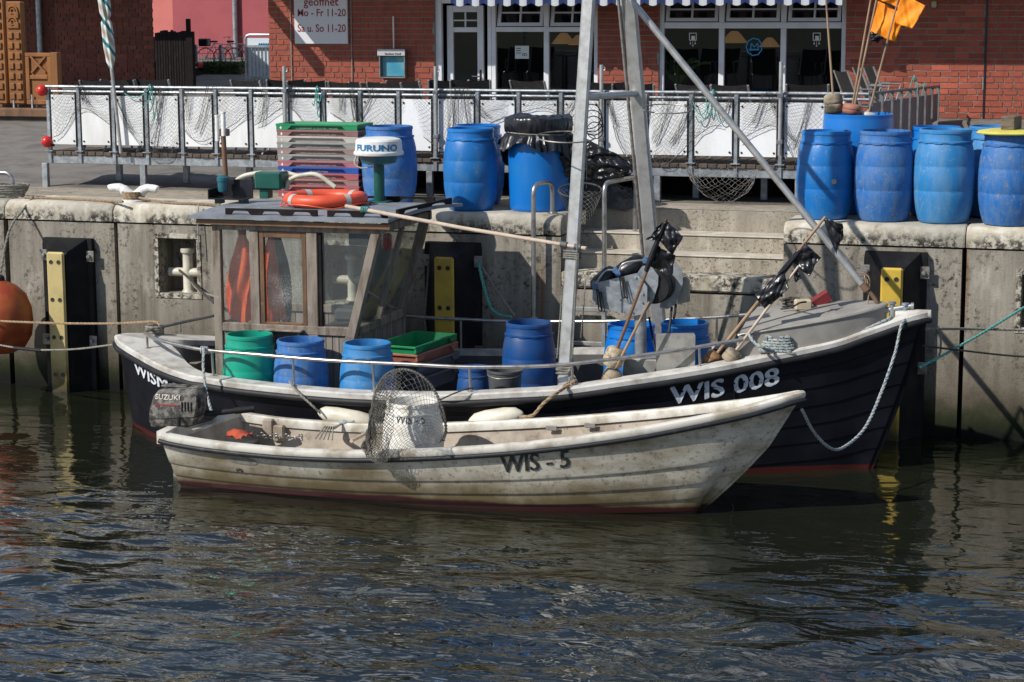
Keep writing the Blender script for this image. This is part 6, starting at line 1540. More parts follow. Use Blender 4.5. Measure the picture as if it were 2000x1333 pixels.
for (px, ya, yb) in ((424, 276, 226), (436, 266, 219)):
    a, b = P(px + 1, ya, Y=c.y - .03), P(px, yb, Y=c.y - .03); mb = MB(); mb.tube([a, b - Vector((0, 0, .012)), b], [.023, .022, .021], 14); mb.tube([b - Vector((0, 0, .012)), b + Vector((0, 0, .004))], .026, 14); mb.build('aerial', m_white, ap)
# green box, white bent pipes
c = P(532, 381, Z=roofz(-1.7, -.8)); a, b = P(504, 369, Y=c.y), P(550, 336, Y=c.y)
mb = MB(); mb.bb(a.x, b.x + .03, c.y - .10, c.y + .13, a.z, b.z, .018); gb = mb.build('green_box', m_dgreen, boat, 0)
mb = MB(); mb.bb(a.x + .04, a.x + .14, c.y - .06, c.y + .06, roofz(c.x, c.y) - .01, a.z - .001, .004); mb.build('box_foot', m_dgreen, gb, 0)
for pts_, dy in ((((455, 378), (461, 352), (478, 343), (505, 338), (560, 338), (585, 345)), .18), (((560, 372), (563, 353), (580, 344), (610, 340), (624, 343), (655, 366)), .02)):
    mb = MB(); mb.tube(bend([P(x, y, Y=c.y + dy) for x, y in pts_], .05), .024, 12); mb.build('bent_pipe', m_cream, boat)
# life ring
c = P(636, 388, Z=roofz(-1.3, -1.25) + .05); c.y = min(c.y, -.9)
c = P(636, 386, Y=-1.22); zc = roofz(c.x, -1.22) + .062
t = empty('life_ring', (c.x, -1.22, zc - .06), 'orange life ring lying on the wheelhouse roof', 'life ring')
mb = MB(); mb.torus((c.x, -1.22, zc), .345, .072, 56, 16, (0, 0, 1), .85); mb.build('ring', m_orange, t)
for k in range(4):
    a = R(55 + 90 * k); mb = MB(); ctr = Vector((c.x + .345 * math.cos(a), -1.22 + .345 * math.sin(a), zc)); td = Vector((-math.sin(a), math.cos(a), 0)); rd = Vector((math.cos(a), math.sin(a), 0)); vs = []
    for s in (-1, 1):
        for j in range(17):
            b = 2 * math.pi * j / 16; vs.append(ctr + td * .03 * s + rd * .0745 * math.cos(b) + Vector((0, 0, .0645 * math.sin(b))))
    mb.add(vs, [(j, j + 1, 18 + j, 17 + j) for j in range(16)]); mb.build('reflective_band', mat('band_grey', (.42, .42, .40), None, rough=.4), t)
mb = MB(); mb.tube(spline([(c.x + .44 * math.cos(a / 12 * 6.283), -1.22 + .44 * math.sin(a / 12 * 6.283), zc - .03 - .03 * (a % 3 == 1)) for a in range(12)], 4, True), .006, 6, True); mb.build('grab_line', m_orange, t)
# boat hook lying from the roof to the mast
a, b = P(675, 403, Y=-2.02), P(1146, 486, Y=-2.42)
mb = MB(); mb.tube([a, a.lerp(b, .5) - Vector((0, 0, .012)), b], [.019, .018, .017], 10); bh = single(mb, 'boat_hook', m_pole_pale, 'long pale wooden pole lashed from the wheelhouse roof to the mast', 'pole', base=a)
for t_ in (.91, .965):
    p = a.lerp(b, t_); d = (b - a).normalized() * .03; mb = MB(); mb.tube([p - d, p + d], .028, 12); mb.build('sleeve', m_slate, bh)
mb = MB(); p = a.lerp(b, .08)
for k in range(4): mb.torus(p + Vector((.02 * k - .02, 0, 0)), .027, .006, 14, 5, (b - a))
mb.build('lashing', m_rope_teal, bh)

# oilskins hung inside, instruments
def hang(pxs, Y, m, name, label, z0y, z1y, amp, seed, lean=0):
    (xa, xb) = pxs
    a, b = P(xa, z0y, Y=Y), P(xb, z0y, Y=Y); c, d = P(xa + lean, z1y, Y=Y), P(xb + lean, z1y, Y=Y)
    def f(u, v):
        A = u * 2 * math.pi; w = interp(v, [0, .12, .35, .7, 1], [.12, .45, .8, .95, 1.0]); cx = lerp((a.x + b.x) / 2, (c.x + d.x) / 2, v); hw = lerp((b.x - a.x) / 2, (d.x - c.x) / 2, v) * w
        return (cx + hw * math.cos(A) * (1 + .16 * math.sin(3 * A + seed + v * 6) + .08 * math.sin(9 * A + v * 11 + seed)) + .035 * math.sin(v * 5 + seed) * v, Y + .06 * w * math.sin(A) + .022 * math.sin(A * 5 + v * 9 + seed) * w, lerp(a.z, c.z, v) + .03 * math.sin(A * 2 + seed) * v)
    mb = MB(); mb.grid(f, 32, 24, True); single(mb, name, m, label, 'clothing', 'wet weather clothes hung in the wheelhouse', smooth=60)
hang((446, 496), yn + .16, m_oil_orange, 'oilskin_trousers', 'orange oilskin trousers hanging in the aft wheelhouse window', 452, 622, .1, 1, 4)
hang((512, 545), yn + .20, m_oil_orange, 'oilskin_jacket', 'orange oilskin jacket hanging in the wheelhouse door window', 452, 626, .1, 3, 8)
hang((525, 556), yn + .30, m_oil_green, 'dark_oilskin', 'dark green oilskin hanging behind the orange jacket in the door window', 446, 624, .1, 5, 16)
hang((466, 482), yn + .30, mat('grey_cloth', (.25, .22, .22), None, rough=.9), 'towel', 'grey towel hanging behind the orange trousers', 440, 560, .1, 7, 2)
mb = MB(); a, b = P(684, 478, Y=yf - .25), P(722, 452, Y=yf - .25); mb.bb(a.x, b.x, yf - .30, yf - .16, a.z, b.z, .01); mb.lathe([(.03, -.312), (.028, -.30)], 14, ((a.x + .045), yf + .0, b.z - .045), 'y'); mb.build('instrument', m_slate, whs, 0)
mb = MB(); mb.bb(XS - .42, XS - .08, yn + .1, yf - .1, ZS - .10, ZS - .02, .01); mb.bb(XS - .40, XS - .1, yn + .4, yf - .5, ZS - .02, ZS + .11, .03); mb.build('console', m_slate, whs, 0)
mb = MB(); mb.bb(XA + .1, XS - .12, yn + .03, yf - .03, .26, .30); mb.build('cabin_sole', m_wood_dark, whs, 0)
mb = MB(); a = P(755, 462, Y=yn + .5); mb.box((XT - .17, yn + .5, a.z - .05), (.07, .10, .16), .02); mb.build('wiper_motor', m_red, whs, 0)

# ------------------------------------------------------------------ mast frame
def mast_leg(base, mid, ztop, w, d, m, name):
    base, mid = Vector(base), Vector(mid); dr_ = (mid - base); top = base + dr_ * ((ztop - base.z) / dr_.z)
    mb = MB(); mb.beam(base, top, w, d, (0, 1, 0), .016); return mb.build(name, m, boat, 0), base, top
b1 = P(1096, 757, Y=-2.58); m1 = P(1150, 0, Y=-1.98)
leg1, B1, T1_ = mast_leg((b1.x, -2.58, .40), m1, 5.9, .115, .075, m_alu, 'mast_leg')
b2 = P(1292, 690, Y=-.62); m2 = P(1228, 0, Y=-1.25)
leg2, B2, T2_ = mast_leg(b2, m2, 5.9, .135, .085, m_alu, 'mast_leg')
mb = MB(); mb.beam(T1_ - Vector((.1, .05, .08)), T2_ + Vector((.1, .05, -.08)), .1, .08); mb.build('mast_head', m_alu, boat, 0)
a, b = P(1254, 480, Y=-.72), P(1208, 0, Y=-1.32); mb = MB(); mb.tube([a - (b - a) * .25, b + (b - a) * .4], .016, 10); mb.build('whip_aerial', m_bolt, boat)
zc = P(1140, 190, Y=-2.1).z
def leg_at(B, T, z): return B + (T - B) * ((z - B.z) / (T.z - B.z))
p, q = leg_at(B1, T1_, zc), leg_at(B2, T2_, P(1245, 183, Y=-1.1).z); mb = MB(); mb.tube([p, q], .030, 14); mb.build('cross_bar', m_alu, boat)
for (px, py, Y, rr, leg) in ((1105, 268, -2.25, .26, leg1), (1303, 213, -1.35, .235, leg2)):
    c = P(px, py, Y=Y); mb = MB(); mb.torus(c, rr, .0065, 44, 6, (.05, -.12, 1)); mb.build('wire_hoop', m_bolt, leg)
mb = MB()
for k in range(4): c = P(1153 + 3 * k, 228 + 9 * k, Y=-2.0); mb.torus(c, .11 - .012 * k, .005, 26, 5, (.25 * k - .2, -1, .2))
mb.build('cable_coil', m_rubber, leg1)
mb = MB(); mb.bb(leg_at(B1, T1_, 1.0).x - .06, leg_at(B1, T1_, 1.0).x + .06, -2.66, -2.48, .26, .42, .008); mb.build('mast_step', m_steel_dull, leg1, 0)
mb = MB()
for z in (1.93, 1.95, 1.97, 1.99, .92, .94, .96, .98, 1.0):
    p = leg_at(B1, T1_, z); mb.tube([p + Vector((x * .068, y * .05, random.uniform(-.008, .008))) for x, y in ((-1, -1), (1, -1), (1, 1), (-1, 1))], .008, 5, True)
for k in range(5):
    p = leg_at(B1, T1_, .96); mb.tube(spline([p + Vector((.05, -.06, .0)), p + Vector((.06 + .02 * k, -.1, -.2 + .02 * k)), p + Vector((.03 + .02 * k, -.08, -.38))], 5), .006, 5)
mb.build('lashing', m_rope_grey, leg1)
for (px, ya, yb, Y) in ((1128, 460, 700, -2.5), (1098, 560, 700, -2.62), (1144, 545, 660, -2.45)):
    mb = MB(); rope(mb, sag(P(px, ya, Y=Y), P(px - 10, yb, Y=Y), .02, 5), .007); mb.build('halyard', m_rope_grey, leg1)
# forestay tube with its lower fork
s0, s1 = P(1232, 0, Y=-1.52), P(1692, 566, Y=YC); d_ = s0 - s1
mb = MB(); mb.tube([s1, s0 + d_ * .32], .031, 14); fs_ = mb.build('forestay_tube', m_alu, boat)
q = [P(1690, 563, Y=YC), P(1706, 580, Y=YC), P(1717, 602, Y=YC), P(1722, 628, Y=YC)]; mb = MB(); mb.tube(spline(q, 5), .02, 10); mb.tube([q[0] - Vector((.03, 0, -.04)), q[0] + Vector((.02, 0, -.02))], .036, 12); mb.build('stay_foot', mat('rusty_steel', (.18, .10, .06), (.10, .07, .05), 14, rough=.7), fs_)
mb = MB(); mb.torus(P(1692, 548, Y=YC), .05, .006, 20, 5, (1, 0, .3)); mb.tube(spline([P(1660, 540, Y=YC), P(1675, 532, Y=YC), P(1698, 545, Y=YC), P(1694, 600, Y=YC)], 5), .006, 5); mb.build('loose_line', m_rope, fs_)

# ------------------------------------------------------------------ net hauler
hy = -2.05
col_x = P(1252, 700, Y=hy).x
mb = MB(); zb0 = P(1250, 738, Y=hy - .15).z; zt0 = P(1250, 706, Y=hy - .15).z; xa, xb = P(1216, 720, Y=hy - .15).x, P(1284, 720, Y=hy - .15).x
mb.bb(xa, xb, hy - .16, hy + .12, .30, zt0 + .02, .01); hb = mb.build('hauler_base', m_steel_dull, boat, 0)
mb = MB(); mb.tube([(col_x, hy, zt0), (col_x - .015, hy, P(1245, 570, Y=hy).z)], .055, 20); mb.build('hauler_column', m_galv, hb)
def plate(name, pts, Y, th, m, par=hb):
    mb = MB(); mb.prism([P(x, y, Y=Y) for x, y in pts], (0, th, 0)); return mb.build(name, m, par, 0)
pl1 = plate('side_plate', [(1157, 585), (1158, 562), (1168, 552), (1244, 534), (1264, 561), (1264, 595), (1255, 615), (1240, 617), (1172, 602)], hy - .10, .012, m_galv)
plate('flange_plate', [(1244, 535), (1254, 520), (1270, 519), (1286, 539), (1285, 557), (1276, 587), (1262, 609), (1250, 612), (1246, 570)], hy - .03, .014, m_galv)
c = P(1281, 562, Y=hy); mb = MB(); mb.lathe([(0, -.10), (.14, -.10), (.15, -.09), (.152, -.03), (.10, .0), (.152, .03), (.155, .10), (.14, .115), (0, .115)], 36, (c.x - .02, hy + .09, c.z), 'y'); mb.build('hauler_drum', m_rubber, hb)
plate('guard_plate', [(1288, 601), (1299, 548), (1313, 533), (1318, 512), (1332, 528), (1334, 552), (1320, 595), (1304, 604)], hy + .22, .012, m_galv)
plate('motor_plate', [(1322, 546), (1338, 541), (1345, 548), (1346, 590), (1324, 594)], hy + .30, .05, m_steel_dull)
for (x, y) in ((1242, 543), (1250, 557), (1256, 575), (1255, 592), (1236, 611), (1208, 614), (1165, 594), (1213, 586)):
    q = P(x, y, Y=hy - .102); mb = MB(); mb.lathe([(0, -.012), (.009, -.01), (.010, 0)], 8, q, 'y'); mb.build('bolt', m_bolt, pl1, 0)
for (pa, pb, r_) in (((1158, 566), (1204, 527), .085), ((1203, 540), (1262, 508), .09)):
    a, b = P(*pa, Y=hy + .02), P(*pb, Y=hy + .10); mb = MB(); d = b - a; mb.tube([a - d * .02, a + d * .1, a + d * .3, a + d * .7, a + d * .9, b], [r_ * .35, r_ * .85, r_, r_, r_ * .85, r_ * .35], 22); ro = mb.build('pad_roller', m_bag, hb, 60)
    q = [P(pa[0] + 4, pa[1] - 6, Y=hy - .10), P(pa[0] + 14, pa[1] - 24, Y=hy - .11), P(pb[0] - 20, pb[1] + 2, Y=hy - .07), P(pb[0] - 2, pb[1] + 1, Y=hy - .03)]; mb = MB(); mb.tube(spline(q, 6), .009, 8); mb.build('handle_bow', m_alu, ro)
    for p in (q[0], q[-1]): mb = MB(); mb.lathe([(0, -.02), (.026, -.018), (.028, .02), (0, .022)], 16, p, 'y'); mb.build('blue_knob', mat('knob_blue', (.06, .13, .26), None, rough=.5), ro)
    mb = MB(); p = q[0] + Vector((.02, -.02, -.02))
    for k in range(2): mb.tube(bend([p + Vector((.012 * k, 0, 0)), p + Vector((.03 + .03 * k, -.03, -.19)), p + Vector((.055 + .03 * k, -.03, -.2)), p + Vector((.03 + .012 * k, -.01, -.02))], .015), .006, 6)
    mb.build('rubber_loop', m_rubber, ro)
plate('splash_board', [(1282, 740), (1281, 655), (1285, 652), (1355, 651), (1358, 656), (1357, 728)], hy - .20, .012, m_steel_dull, boat)
mb = MB()
for (a, b) in (((1268, 620), (1282, 690)), ((1312, 600), (1306, 650)), ((1320, 595), (1316, 622))): mb.tube(sag(P(*a, Y=hy + .1), P(*b, Y=hy), .02, 4), .012, 6)
mb.build('hydraulic_hose', m_rubber, hb)
# ================================================================== things on the black boat's deck
BB = 'barrels on the black boat'
def bbar(px, py, Y, m, label, r=.262, h=None, z=None, **k):
    c = P(px, py, Y=Y); zb = deckz(c.x) + .002 if z is None else z; return make_barrel((c.x, Y, zb), r, c.z - zb if h is None else h, m, label, BB, rz=random.uniform(0, 6), **k)
bbar(487, 652, -2.31, m_green_barrel, 'sea green open barrel beside the wheelhouse')
bbar(587, 663, -2.36, m_blue_worn, 'scuffed blue open barrel between the green barrel and the next blue one')
bbar(717, 669, -2.40, m_blue_faded, 'blue open barrel left of the green crate on the boat')
bbar(1033, 629, -1.2, m_blue_dark, 'dark blue barrel just left of the near mast leg')
bbar(1233, 632, -1.32, m_blue_clean, 'blue open barrel behind the net hauler column, left of a pair')
bbar(1338, 629, -1.42, m_blue_clean, 'blue open barrel behind the metal splash board, right of a pair')
bbar(926, 716, -2.30, m_blue_dark, 'small blue keg low on the deck beside the grey bucket', r=.165, name='keg')
c = P(986, 722, Y=-2.40); zb_ = deckz(c.x); t = empty('bucket', (c.x, -2.4, zb_), 'dark grey bucket behind the gunwale left of the near mast leg', 'bucket')
mb = MB(); h = c.z - zb_; mb.lathe([(0, 0), (.105, 0), (.112, .01), (.155, h - .02), (.165, h - .02), (.165, h), (.15, h), (.108, .02), (0, .02)], 32); mb.build('body', m_slate, t, local=True)
mb = MB(); mb.tube(spline([(-.16, 0, h - .03), (-.12, -.10, h - .05), (0, -.155, h - .06), (.12, -.10, h - .05), (.16, 0, h - .03)], 6), .005, 6); mb.build('handle', m_bolt, t, local=True)
# crate stack on deck
p0, p1, p2 = P(812, 679, Y=-2.02), None, None
zc_ = p0.z; p1 = P(892, 652, Z=zc_); p2 = P(757, 657, Z=zc_); ax = (p1 - p0); L_ = ax.length; ang = math.atan2(ax.y, ax.x); wv = p2 - p0; D2 = min(.46, abs(wv.dot(Vector((-math.sin(ang), math.cos(ang), 0)))))
ctr = p0 + ax / 2 + Vector((-math.sin(ang), math.cos(ang), 0)) * D2 / 2
ccol = [('green', (.004, .22, .075), 'bright green empty fish crate, topmost of the stack on the boat deck'), ('terracotta', (.36, .13, .08), 'terracotta fish crate under the green one on the boat deck'), ('slate', (.11, .115, .125), 'dark grey fish crate under the terracotta one on the boat deck'), ('slate2', (.10, .10, .11), 'dark grey fish crate at the bottom of the stack on the boat deck')]
hs_ = [.19, .16, .16, .15]; zz = zc_
for k, (nm, cc, lab) in enumerate(ccol):
    zz_top = zc_ - sum((.075, .10, .13)[:k]); hh = min(hs_[k], zz_top - deckz(ctr.x) - .002)
    if hh < .06: continue
    m = mat('deck_crate_' + nm, cc, tuple(c_ * .75 for c_ in cc), 6, rough=.5, c3=tuple(c_ * .7 + .06 for c_ in cc), s3=30, lo3=.66, hi3=.74)
    cr_ = make_crate(L_, D2, hh, m, (ctr.x + .012 * k, ctr.y, zz_top - hh), 'fish_crate', lab, 'fish crates on the boat deck', rz=ang, arrow=False)
# blocks on the coachroof
zc = coach_top(3.2, .12) + .012
a = P(1568, 606, Z=zc); mb = MB(); mb.box((a.x, a.y, zc + .05), (.15, .10, .095), .012, Matrix.Rotation(R(20), 3, 'Z')); single(mb, 'net_sinker', mat('cream_block', (.50, .42, .30), (.40, .32, .22), 8, rough=.8), 'cream block with rope lying on the coachroof', 'block')
a = P(1603, 602, Z=zc); mb = MB(); mb.box((a.x, a.y, zc + .075), (.17, .10, .10), .006, Matrix.Rotation(R(25), 3, 'Z') @ Matrix.Rotation(R(-32), 3, 'Y')); single(mb, 'red_block', mat('chipped_red', (.20, .02, .022), (.16, .018, .02), 8, rough=.7, c3=(.5, .45, .42), s3=24, lo3=.60, hi3=.64), 'chipped dark red block tilted on the coachroof', 'block')
mb = MB(); a = P(1548, 603, Z=zc)
for k in range(5): mb.tube(spline([(a.x + random.uniform(-.12, .12), a.y + random.uniform(-.05, .1), zc + .012 + .02 * k) for _ in range(6)], 5), .009, 6)
mb.tube(spline([P(1525, 604, Z=zc + .008), P(1545, 601, Z=zc + .03), P(1562, 592, Z=zc + .11), P(1575, 590, Z=zc + .12)], 5), .009, 6)
single(mb, 'rope_tangle', m_rope_dark, 'tangle of dark rope beside the cream block on the coachroof', 'rope')

# marker buoys leaning on the rail
Yb = -2.38
m1_ = mk((1176, 760), (1302, 428), Yb, 'marker buoy with pale float and black flags leaning by the net hauler', m_float, .19, .092, .185, pole_m=m_wood_dark, r=.015, flags=[(pp4(Yb, (1300, 432), (1335, 462), (1312, 500), (1285, 466)), m_bag, 2), (pp4(Yb + .02, (1284, 478), (1318, 500), (1312, 545), (1266, 520)), m_bag, 4), (pp4(Yb - .02, (1300, 430), (1290, 465), (1262, 470), (1282, 445)), m_bag, 7)])
q = P(1262, 530, Y=Yb); q2 = P(1298, 436, Y=Yb); mb = MB(); mb.tube([q, q.lerp(q2, .3), q.lerp(q2, .6), q2], [.022, .028, .024, .02], 9); mb.build('tape_wrap', m_bag, m1_)
mk((1180, 765), (1268, 590), Yb - .06, 'shorter pale marker cane with fouled float below the net hauler', m_float_dirty, .17, .082, .15, pole_m=m_cane, r=.013)
Yb2 = -2.10
m3 = mk((1366, 735), (1612, 424), Yb2, 'long marker buoy with brown float and black flags leaning over the foredeck', m_float_brown, .105, .08, .15, Yt=Yb2 + .35, pole_m=m_cane, r=.016, flags=[(pp4(Yb2 + .34, (1608, 426), (1645, 436), (1648, 462), (1632, 496)), m_bag, 3), (pp4(Yb2 + .26, (1573, 474), (1602, 505), (1580, 540), (1545, 510)), m_bag, 5)])
a, b = P(1500, 566, Y=Yb2 + .2), P(1572, 478, Y=Yb2 + .3); mb = MB(); mb.tube([a, a.lerp(b, .4), a.lerp(b, .8), b], [.022, .03, .028, .018], 9); mb.build('tape_wrap', m_bag, m3)
m4 = mk((1415, 715), (1560, 520), Yb2 - .06, 'marker buoy with grey float and shiny black flag, nearest the coachroof', m_float_dirty, .10, .078, .135, Yt=Yb2 + .1, pole_m=m_pole_pale, r=.013, flags=[(pp4(Yb2 + .02, (1530, 528), (1541, 562), (1495, 606), (1472, 578)), m_bag, 8), (pp4(Yb2 + .10, (1560, 525), (1565, 545), (1553, 552), (1547, 530)), m_bag, 4)])

# blue flecked rope on the bow
mb = MB(); pts = [near_rail(1560, 682, .04), near_rail(1620, 667, .04), near_rail(1680, 647, .03), near_rail(1730, 626, .02), P(1742, 618, Y=YC - .03)]; rope(mb, pts, .014)
c = near_rail(1518, 690, .045)
for k in range(6): rope(mb, [(c.x + (.16 - .012 * k) * math.cos(a / 9 * 6.283 + k), c.y + (.05) * math.sin(a / 9 * 6.283 + k), zs_(c.x) + .068 + .024 * k) for a in range(9)], .014, sp=4)
rope(mb, [P(1462, 652, Y=-2.2), P(1472, 668, Y=-2.25), P(1490, 680, Y=-2.28), (c.x, c.y, c.z)], .014)
single(mb, 'bow_rope', m_rope_blue, 'blue flecked rope coiled on the near bow gunwale and led forward', 'rope')
mb = MB()
for s in (-.1, .1): mb.bb(c.x + s - .015, c.x + s + .015, c.y - .02, c.y + .02, zs_(c.x) + .045, zs_(c.x) + .20, .004)
mb.bb(c.x - .16, c.x + .16, c.y - .05, c.y + .05, zs_(c.x) + .05, zs_(c.x) + .058); mb.build('rope_cleat', m_steel_dull, boat, 0)

# ================================================================== the white dinghy
DG = empty('dinghy', (.8, -3.6, 0), 'dirty cream-white clinker dinghy moored alongside the black boat', 'dinghy')
def dz_px(px, py, Y): return P(px, py, Y=Y)
near_top = [(312, 850), (340, 857), (400, 867), (480, 876), (560, 883), (660, 887), (760, 887), (860, 883), (960, 877), (1060, 868), (1160, 856), (1260, 841), (1360, 822), (1450, 803), (1513, 786), (1551, 774), (1568, 770)]
DYC = -3.56
nb = [.53, .545, .56, .58, .595, .605, .605, .60, .58, .545, .495, .42, .325, .215, .115, .045, 0.0]
DS = []
for (px, py), b in zip(near_top, nb):
    q = P(px, py, Y=DYC - b); DS.append(Vector((q.x, b, q.z)))
DS = spline(DS, 6); DS = [Vector((p.x, max(0, p.y), p.z)) for p in DS]
X0, X1 = DS[0].x, DS[-1].x
skew = lambda x, side: (.26 * (1 - smooth(X0, X0 + 2.2, x))) * (1 if side > 0 else 0)
def heel(x, side): return 0.0
DK = -.18
def dpt(p, f, side, off=0.0, inner=0.0):
    x, b, z = p; wb = smooth(X1 - 2.3, X1 - .15, x)
    k = lerp(.42, .04, wb); pw = lerp(.50, .95, wb)
    b2 = b * lerp(k, 1, f ** pw); X = x - 1.02 * (1 - f) ** 1.35 * smooth(X1 - 1.3, X1, x) ** 2 + .16 * (1 - f) * (1 - smooth(X0, X0 + 1.0, x)) + skew(x, side)
    return Vector((X, DYC + side * max(0, b2 + off * (b > .03) - inner), lerp(DK, z + heel(x, side), f)))
NPD = 7; rows_f = [(0.0, 0)]
plank_f = [0, .11, .21, .32, .45, .62, 1.0]
ff_ = []
for j in range(len(plank_f) - 1): ff_ += [(plank_f[j], .014), (plank_f[j] + .012, .016), (plank_f[j + 1] - .006, .0)]
ff_.append((1.0, 0))
mb = MB()
for side in (-1, 1):
    n = len(ff_); vs = [dpt(p, f, side, o) for p in DS for (f, o) in ff_]
    fs = [((i + 1) * n + j, i * n + j, i * n + j + 1, (i + 1) * n + j + 1) if side > 0 else (i * n + j, (i + 1) * n + j, (i + 1) * n + j + 1, i * n + j + 1) for i in range(len(DS) - 1) for j in range(n - 1)]
    mb.add(vs, fs)
# transom
lf = [dpt(DS[0], f, -1) for f, o in ff_]; rf = [dpt(DS[0], f, 1) for f, o in ff_]; n = len(lf)
mb.add(lf + rf, [(j, j + 1, n + j + 1, n + j) for j in range(n - 1)])
dh = mb.build('hull', m_ding, DG, 25)
# inside skin
mb = MB(); fi = [.34, .45, .6, .8, .97]
for side in (-1, 1):
    n = len(fi); ds = [p for p in DS if p.x < X1 - .15]; vs = [dpt(p, f, side, 0, .035) for p in ds for f in fi]
    mb.add(vs, [(i * n + j, (i + 1) * n + j, (i + 1) * n + j + 1, i * n + j + 1) if side > 0 else ((i + 1) * n + j, i * n + j, i * n + j + 1, (i + 1) * n + j + 1) for i in range(len(ds) - 1) for j in range(n - 1)])
ds = [p for p in DS if p.x < X1 - .15]; vs = []
for p in ds: vs += [dpt(p, .34, -1, 0, .03), dpt(p, .34, 1, 0, .03)]
mb.add(vs, [(2 * i, 2 * i + 2, 2 * i + 3, 2 * i + 1) for i in range(len(ds) - 1)])
tr0 = [dpt(DS[0], f, s, 0, .03) + Vector((.05, 0, 0)) for s in (-1, 1) for f in fi]; mb.add(tr0, [(j + 1, j, 5 + j, 5 + j + 1) for j in range(4)])
mb.build('inside_skin', m_ding_in, DG, 30)
def dout(i, side):
    a = DS[max(0, i - 1)]; b = DS[min(len(DS) - 1, i + 1)]; d = Vector((b.x - a.x, b.y - a.y, 0)); n = Vector((-d.y, d.x, 0)).normalized(); return Vector((n.x, side * n.y, 0))
for side in (-1, 1):
    rows = []
    for i, p in enumerate(DS):
        d = dout(i, side) if i < len(DS) - 1 else Vector((1, 0, 0)); c = dpt(p, 1, side); w = min(.07, p.y * .95)
        inn = c - d * w; 
        if side * (inn.y - DYC) < 0: inn.y = DYC
        rows.append([c + d * .012 + Vector((0, 0, -.035)), c + d * .026 + Vector((0, 0, -.005)), c + d * .020 + Vector((0, 0, .018)), c + d * -.01 + Vector((0, 0, .030)), inn + d * .012 + Vector((0, 0, .028)), inn + Vector((0, 0, .012)), inn + Vector((0, 0, -.05))])
    n = 7; mb = MB(); mb.add([q for r_ in rows for q in r_], [((i + 1) * n + j, i * n + j, i * n + j + 1, (i + 1) * n + j + 1) if side < 0 else (i * n + j, (i + 1) * n + j, (i + 1) * n + j + 1, i * n + j + 1) for i in range(len(rows) - 1) for j in range(n - 1)]); mb.build('gunwale', m_ding_rim, DG, 50)
    mb = MB(); mb.tube([dpt(p, 1, side) + (dout(i, side) if i < len(DS) - 1 else Vector((1, 0, 0))) * .016 + Vector((0, 0, -.050)) for i, p in enumerate(DS)], .021, 9); mb.build('rubbing_strip', mat('dark_strip', (.014, .015, .019), (.06, .06, .06), 12, .55, .75, rough=.5, spec=.3), DG, 60)
# transom top with motor cut-out
a, b = dpt(DS[0], 1, -1), dpt(DS[0], 1, 1); tz = Vector((0, 0, 1))
mb = MB(); tt = []
for (u, z) in ((0, .03), (.14, .05), (.22, .03), (.34, -.02), (.66, -.02), (.80, .03), (1, .03)): tt.append((a.lerp(b, u), z))
vs = []; 
for (p, z) in tt: vs += [p + tz * z + Vector((-.03, 0, 0)), p + tz * z + Vector((.06, 0, 0)), p + tz * (-.08) + Vector((.06, 0, 0)), p + tz * (-.08) + Vector((-.03, 0, 0))]
mb.add(vs, [(i * 4 + j, i * 4 + (j + 1) % 4, (i + 1) * 4 + (j + 1) % 4, (i + 1) * 4 + j) for i in range(len(tt) - 1) for j in range(4)] + [(3, 2, 1, 0), (24, 25, 26, 27)]); mb.build('transom_top', m_ding_rim, DG, 30)
# thwarts, knees and rowlock pads
def dX(px, py=850): return P(px, py, Y=DYC).x
def dst(x): 
    i = min(range(len(DS)), key=lambda k: abs(DS[k].x - x)); return DS[i]
for (px, w) in ((430, .34), (745, .26), (1080, .24)):
    x = dX(px); p = dst(x); z = p.z - .17; b = p.y - .09; mb = MB(); mb.bb(x - w / 2, x + w / 2, DYC - b, DYC + b, z - .03, z, .008); mb.build('thwart', m_ding_in, DG, 0)
for px, py in ((548, 842), (527, 830)):
    q = P(px, py, Y=DYC + .50); mb = MB(); mb.bb(q.x - .05, q.x + .05, DYC + .44, DYC + .60, q.z - .09, q.z + .06, .01); mb.build('side_knee', m_ding_in, DG, 0)
for px in (660, 1042, 1125):
    x = dX(px, 830); p = dst(x); q = dpt(p, 1, 1); mb = MB(); mb.bb(q.x - .05, q.x + .05, q.y - .105, q.y - .088, q.z - .075, q.z - .03, .005); mb.build('rowlock_pad', m_steel_dull, DG, 0)
